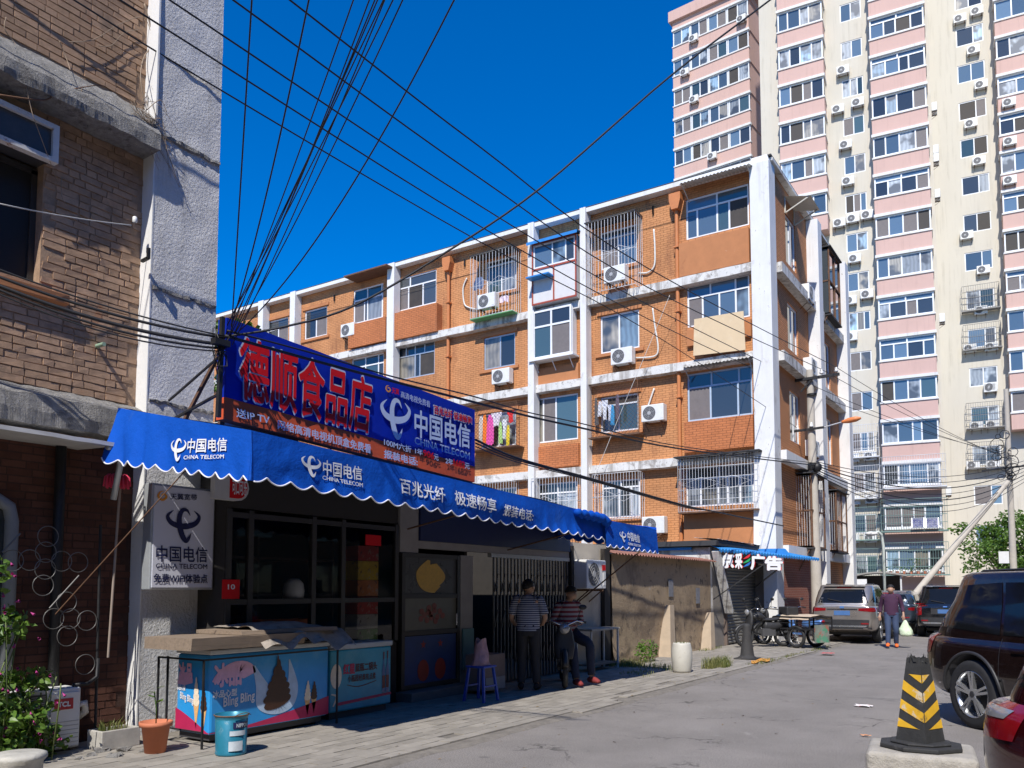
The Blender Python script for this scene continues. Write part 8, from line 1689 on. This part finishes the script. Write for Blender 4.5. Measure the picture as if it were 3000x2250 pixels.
for a_, b_, c_, i in lines:
    S_ = P(*a_, Z=7.7); E_ = ins[i] + Vector((0, 0, .1)); p3 = plan_pts(S_, E_, [a_, b_, c_]) + [E_]; back = p3[0] + (p3[0] - p3[1]) * 1.2; wire('power_line', spl([back] + p3), .011, CABLE, 'black power line running to the upper crossarm of the concrete pole', 'power lines to the crossarm')
S_ = P(217, 0, Z=7.7); E_ = Q('O5', 985, 775, X=PX - .14); p3 = plan_pts(S_, E_, [(217, 0), (600, 236), (1400, 705), (1900, 970)]) + [E_]; wire('power_line', spl([p3[0] + (p3[0] - p3[1])] + p3), .010, CABLE, 'black power line running to the lower crossarm of the concrete pole')
for i, p in enumerate(ins):      # onward spans past the tower
    e = DEP(2962 + 6 * i, 1330 + 8 * i, 37); wire('power_line', sag(p + Vector((0, 0, .1)), e, .25), .010, CABLE, 'thin line from the concrete pole on to the far pole', 'lines on to the far pole')
AN = P(676, 950, Y=7.0)
for i, (xx, zend, mid) in enumerate(((250, 6.2, .05), (545, 6.2, .22), (790, 6.0, .08), (865, 6.0, .15), (905, 6.0, .03), (925, 6.0, .05), (945, 6.05, .10), (965, 6.0, .02), (1010, 6.0, .06), (1040, 6.0, .12))):
    e = P(600 + xx * .54237 + (600 + xx * .54237 - 670) * .28, -270, Z=zend); a = AN + Vector((random.uniform(-.05, .05), random.uniform(-.03, .03), random.uniform(-.25, .05))); wire('telephone_wire', sag(a, e, mid, 20), 0.0065 if i < 2 else .005, CABLE, 'overhead telephone wire fanning out from the corner of the big sign', 'telephone wires fanning from the sign')
e = P(1332 + 130, -270, Z=6.4); wire('telephone_wire', sag(AN + Vector((.1, 0, -.05)), e, .35, 24), .0065, CABLE, 'slack single wire rising right of the fan of telephone wires')
S_ = P(668, 985, Y=6.95); E_ = P(2256, 0, Z=9.5); p3 = plan_pts(S_, E_, [(668, 985), (830, 958), (1037, 896), (1302, 742), (1585, 550), (1965, 222), (2256, 0)]); wire('telephone_wire', spl(p3 + [p3[-1] + (p3[-1] - p3[-2])]), .012, CABLE, 'lone dark wire sweeping from the sign up across the tower')
# heavy cable bundle across the left building and the sign
S_ = P(0, 835, Y=7.85); AN2 = P(655, 1000, Y=6.98)
for i, (y0, y1, r_) in enumerate(((790, 985, .008), (812, 990, .014), (838, 1010, .018), (850, 1022, .012), (862, 1030, .008))):
    s0 = P(0, y0, Y=7.85); e0 = P(660, y1, Y=6.98); p = [s0 + (s0 - e0) * .8] + sag(s0, e0, .05 + .015 * i, 10); wire('cable_bundle', p, r_, CABLE, 'thick black cable slung across the tan brick wall to the sign', 'cables slung to the sign')
m = MB(); rr = random.Random(12)
for k_ in range(6): m.tube([AN2 + Vector((rr.uniform(-.10, .06), rr.uniform(-.06, .06), rr.uniform(-.35, .15))) for _ in range(5)], .006, 5)
m.box(AN2.x - .14, AN2.x + .04, AN2.y - .06, AN2.y + .02, AN2.z - .06, AN2.z); solo('cable_junction', m, [CABLE], 'tangled black cable junction at the left edge of the big sign', 'cable junction', AN2)
m = MB(); m.bar((AN2.x + .02, 7.06, 3.35), (AN2.x + .04, 7.06, 4.40), .04); m.bar((AN2.x + .03, 7.05, 3.6), (AN2.x + .25, 8.15, 3.5), .025); m.bar((AN2.x + .03, 7.05, 4.0), (AN2.x + .2, 8.18, 3.7), .02); solo('anchor_bracket', m, IRON, 'rusty bracket holding the cables between pillar and sign', 'bracket', (AN2.x, 7.02, 3.35))
E_ = Vector((PX - .15, PY - .1, P(2370, 1365, X=PX - .15).z)); S_ = P(660, 984, Y=6.95)
p3 = plan_pts(S_, E_, [(660, 984), (904, 1052), (1138, 1114), (1381, 1176), (1539, 1217), (1691, 1251), (2000, 1316)]) + [E_]; wire('cable_bundle', spl(p3), .017, CABLE, 'thick black cable hanging across the face of the big sign to the concrete pole'); wire('cable_bundle', spl([p + Vector((0, -.03, .05 + .02 * (i % 2))) for i, p in enumerate(p3)]), .010, CABLE, 'thinner cable running just above the thick one across the sign')
S_ = P(1393, 1292, Y=7.3); E_ = P(2296, 1541, X=24.9)
for i, r_ in enumerate((.018, .012, .009)): p3 = plan_pts(S_, E_, [(1393, 1288 + 10 * i), (1519, 1343 + 6 * i), (1734, 1403 + 3 * i), (2000, 1479 + 3 * i), (2100, 1500)]) + [E_]; wire('cable_bundle', spl(p3), r_, CABLE, 'black cable from behind the sign sagging low across the orange block', 'low cables across the orange block')
S_ = E_ = None
for i in range(7):
    a = Vector((PX - .1, PY - .1, P(2370, 1355 + 6 * i, X=PX).z)); e = DEP(2968, 1360 + 12 * i, 36.8); p = sag(a, e, .55 + .10 * i, 20); wire('cable_bundle', p + [e + (e - p[-2]) * 3], .020 if i in (2, 4) else .012, CABLE, 'heavy black cable spanning from the concrete pole to the far pole', 'cables spanning to the far pole')
p = [P(*q, X=24.85) for q in ((1962, 865), (1907, 1000), (1820, 1205), (1735, 1415))]; wire('drop_wire', spl(p), .008, HOSE, 'thin pale drop wire slanting across the orange front', None)
wire('insulated_line', sag(P(0, 597, Y=8.1), P(385, 660, Y=8.2), .02), .006, CABLEG, 'thin grey twin line tied to a white knob on the tan brick wall'); m = MB(); q = P(395, 645, Y=8.2); m.lathe([(.018, -.03), (.025, -.02), (.025, .03), (.015, .04), (.001, .04)], 10, tuple(q)); solo('porcelain_insulator', m, PORC, 'white porcelain knob at the edge of the tan brick wall', 'insulator', q)
# dry vines on the left wall
for i, pts in enumerate(([(1170, 30), (1235, 320), (1160, 480), (1140, 650), (1185, 890)], [(50, 140), (40, 240), (130, 370), (180, 560), (245, 850), (290, 1000), (470, 1480)], [(0, 770), (350, 810), (480, 750), (800, 690), (900, 740)], [(560, 340), (760, 320), (960, 200), (1160, 140), (1230, 290)], [(480, 330), (540, 480), (570, 570)], [(800, 370), (900, 370), (1000, 270), (1120, 240)], [(660, 720), (680, 820), (730, 910)], [(1190, 890), (1300, 810), (1350, 910)], [(500, 1440), (500, 1580), (530, 1659)])):
    p = spl([Q('L1', x, y, Y=8.34 if (y < 560) else (8.10 if y < 1150 else 8.33)) for x, y in pts]); m = MB(); m.tube(p, .009 if i in (0, 2) else .005, 5, .003); solo('dry_vine', m, TWIG if i != 2 else RUST, 'dry leafless vine stem clinging to the tan brick wall', 'vine', p[0], 'dry vines on the tan wall')
m = MB(); rr = random.Random(77)
for k_ in range(30):
    q = Q('L1', 1150 + rr.uniform(-60, 60), 900 + rr.uniform(-60, 120), Y=8.16); m.tube(spl([q, q + Vector((rr.uniform(-.1, .25), -.02, rr.uniform(-.1, .15))), q + Vector((rr.uniform(.0, .5), -.03, rr.uniform(-.6, .1)))], 4), .004, 4, .002)
solo('dry_vine', m, TWIG, 'tangle of dry vine twigs where the upper ledge meets the grey pillar', 'vine', Q('L1', 1150, 900, Y=8.16), kind='stuff')
p = Q('L2', 672, 1100, Y=8.39); m = MB(); m.cyl(p, p + Vector((0, -.14, .0)), .022, n=10); solo('pipe_stub', m, M('green_stub', (.25, .35, .25), .6), 'short pipe stub poking out of the tan brick wall', 'pipe', p)
p = Q('L2', 985, 510, Y=8.19); m = MB(); m.bar(p, p + Vector((.0, -.12, .01)), .03); m.bar(p + Vector((0, -.12, 0)), p + Vector((0, -.12, .12)), .03); solo('wall_hook', m, IRON, 'black iron hook on the white edge of the grey pillar', 'hook', p)
# ================================================================== ACROSS THE STREET (unseen; reflected in glass, both blocks added to shade the low sky)
OBR = M('opposite_brick', (.24, .15, .10), .9, var=.15, vs=2, geo=True)
for nm_, lab_, bx_, face in (('opposite_sky_blocker', 'unseen plain brick block added across the street to shade the low sky', (-40, 60, -22, -14, 17.5), 'Y'), ('street_end_sky_blocker', 'unseen plain brick block added at the near street end to shade the low sky', (-42, -32, -12, 40, 17), 'X')):
    ox = thing(nm_, lab_, 'building', ((bx_[0] + bx_[1]) / 2, (bx_[2] + bx_[3]) / 2, 0)); part('wall', MB().box(bx_[0], bx_[1], bx_[2], bx_[3], 0, bx_[4]), OBR, ox, True); m = MB()
    for k_ in range(6):
        for i in range(24):
            if face == 'Y': x = bx_[0] + 1.5 + 4.1 * i; m.box(x, x + 1.9, bx_[3] - .02, bx_[3] + .03, 1.1 + 2.8 * k_, 2.7 + 2.8 * k_)
            elif i < 12: y = bx_[2] + 1.5 + 4.1 * i; m.box(bx_[1] - .02, bx_[1] + .03, y, y + 1.9, 1.1 + 2.8 * k_, 2.7 + 2.8 * k_)
    part('windows', m, GL_D, ox, True, kind='stuff')
for i, (x, y) in enumerate(((-14, 3), (-17, -5), (-12, -10), (2, -11.5), (12, -12))): tree('roadside_tree', 'broad street tree standing on the far side of the street', (x, y, 0), 5.5, (3.4, 3.4, 2.8), 1900, .36, LEAF_A, 50 + i)
for o_ in list(COL.objects):
    if o_.name.startswith('roadside_tree'): o_['group'] = 'trees across the street'
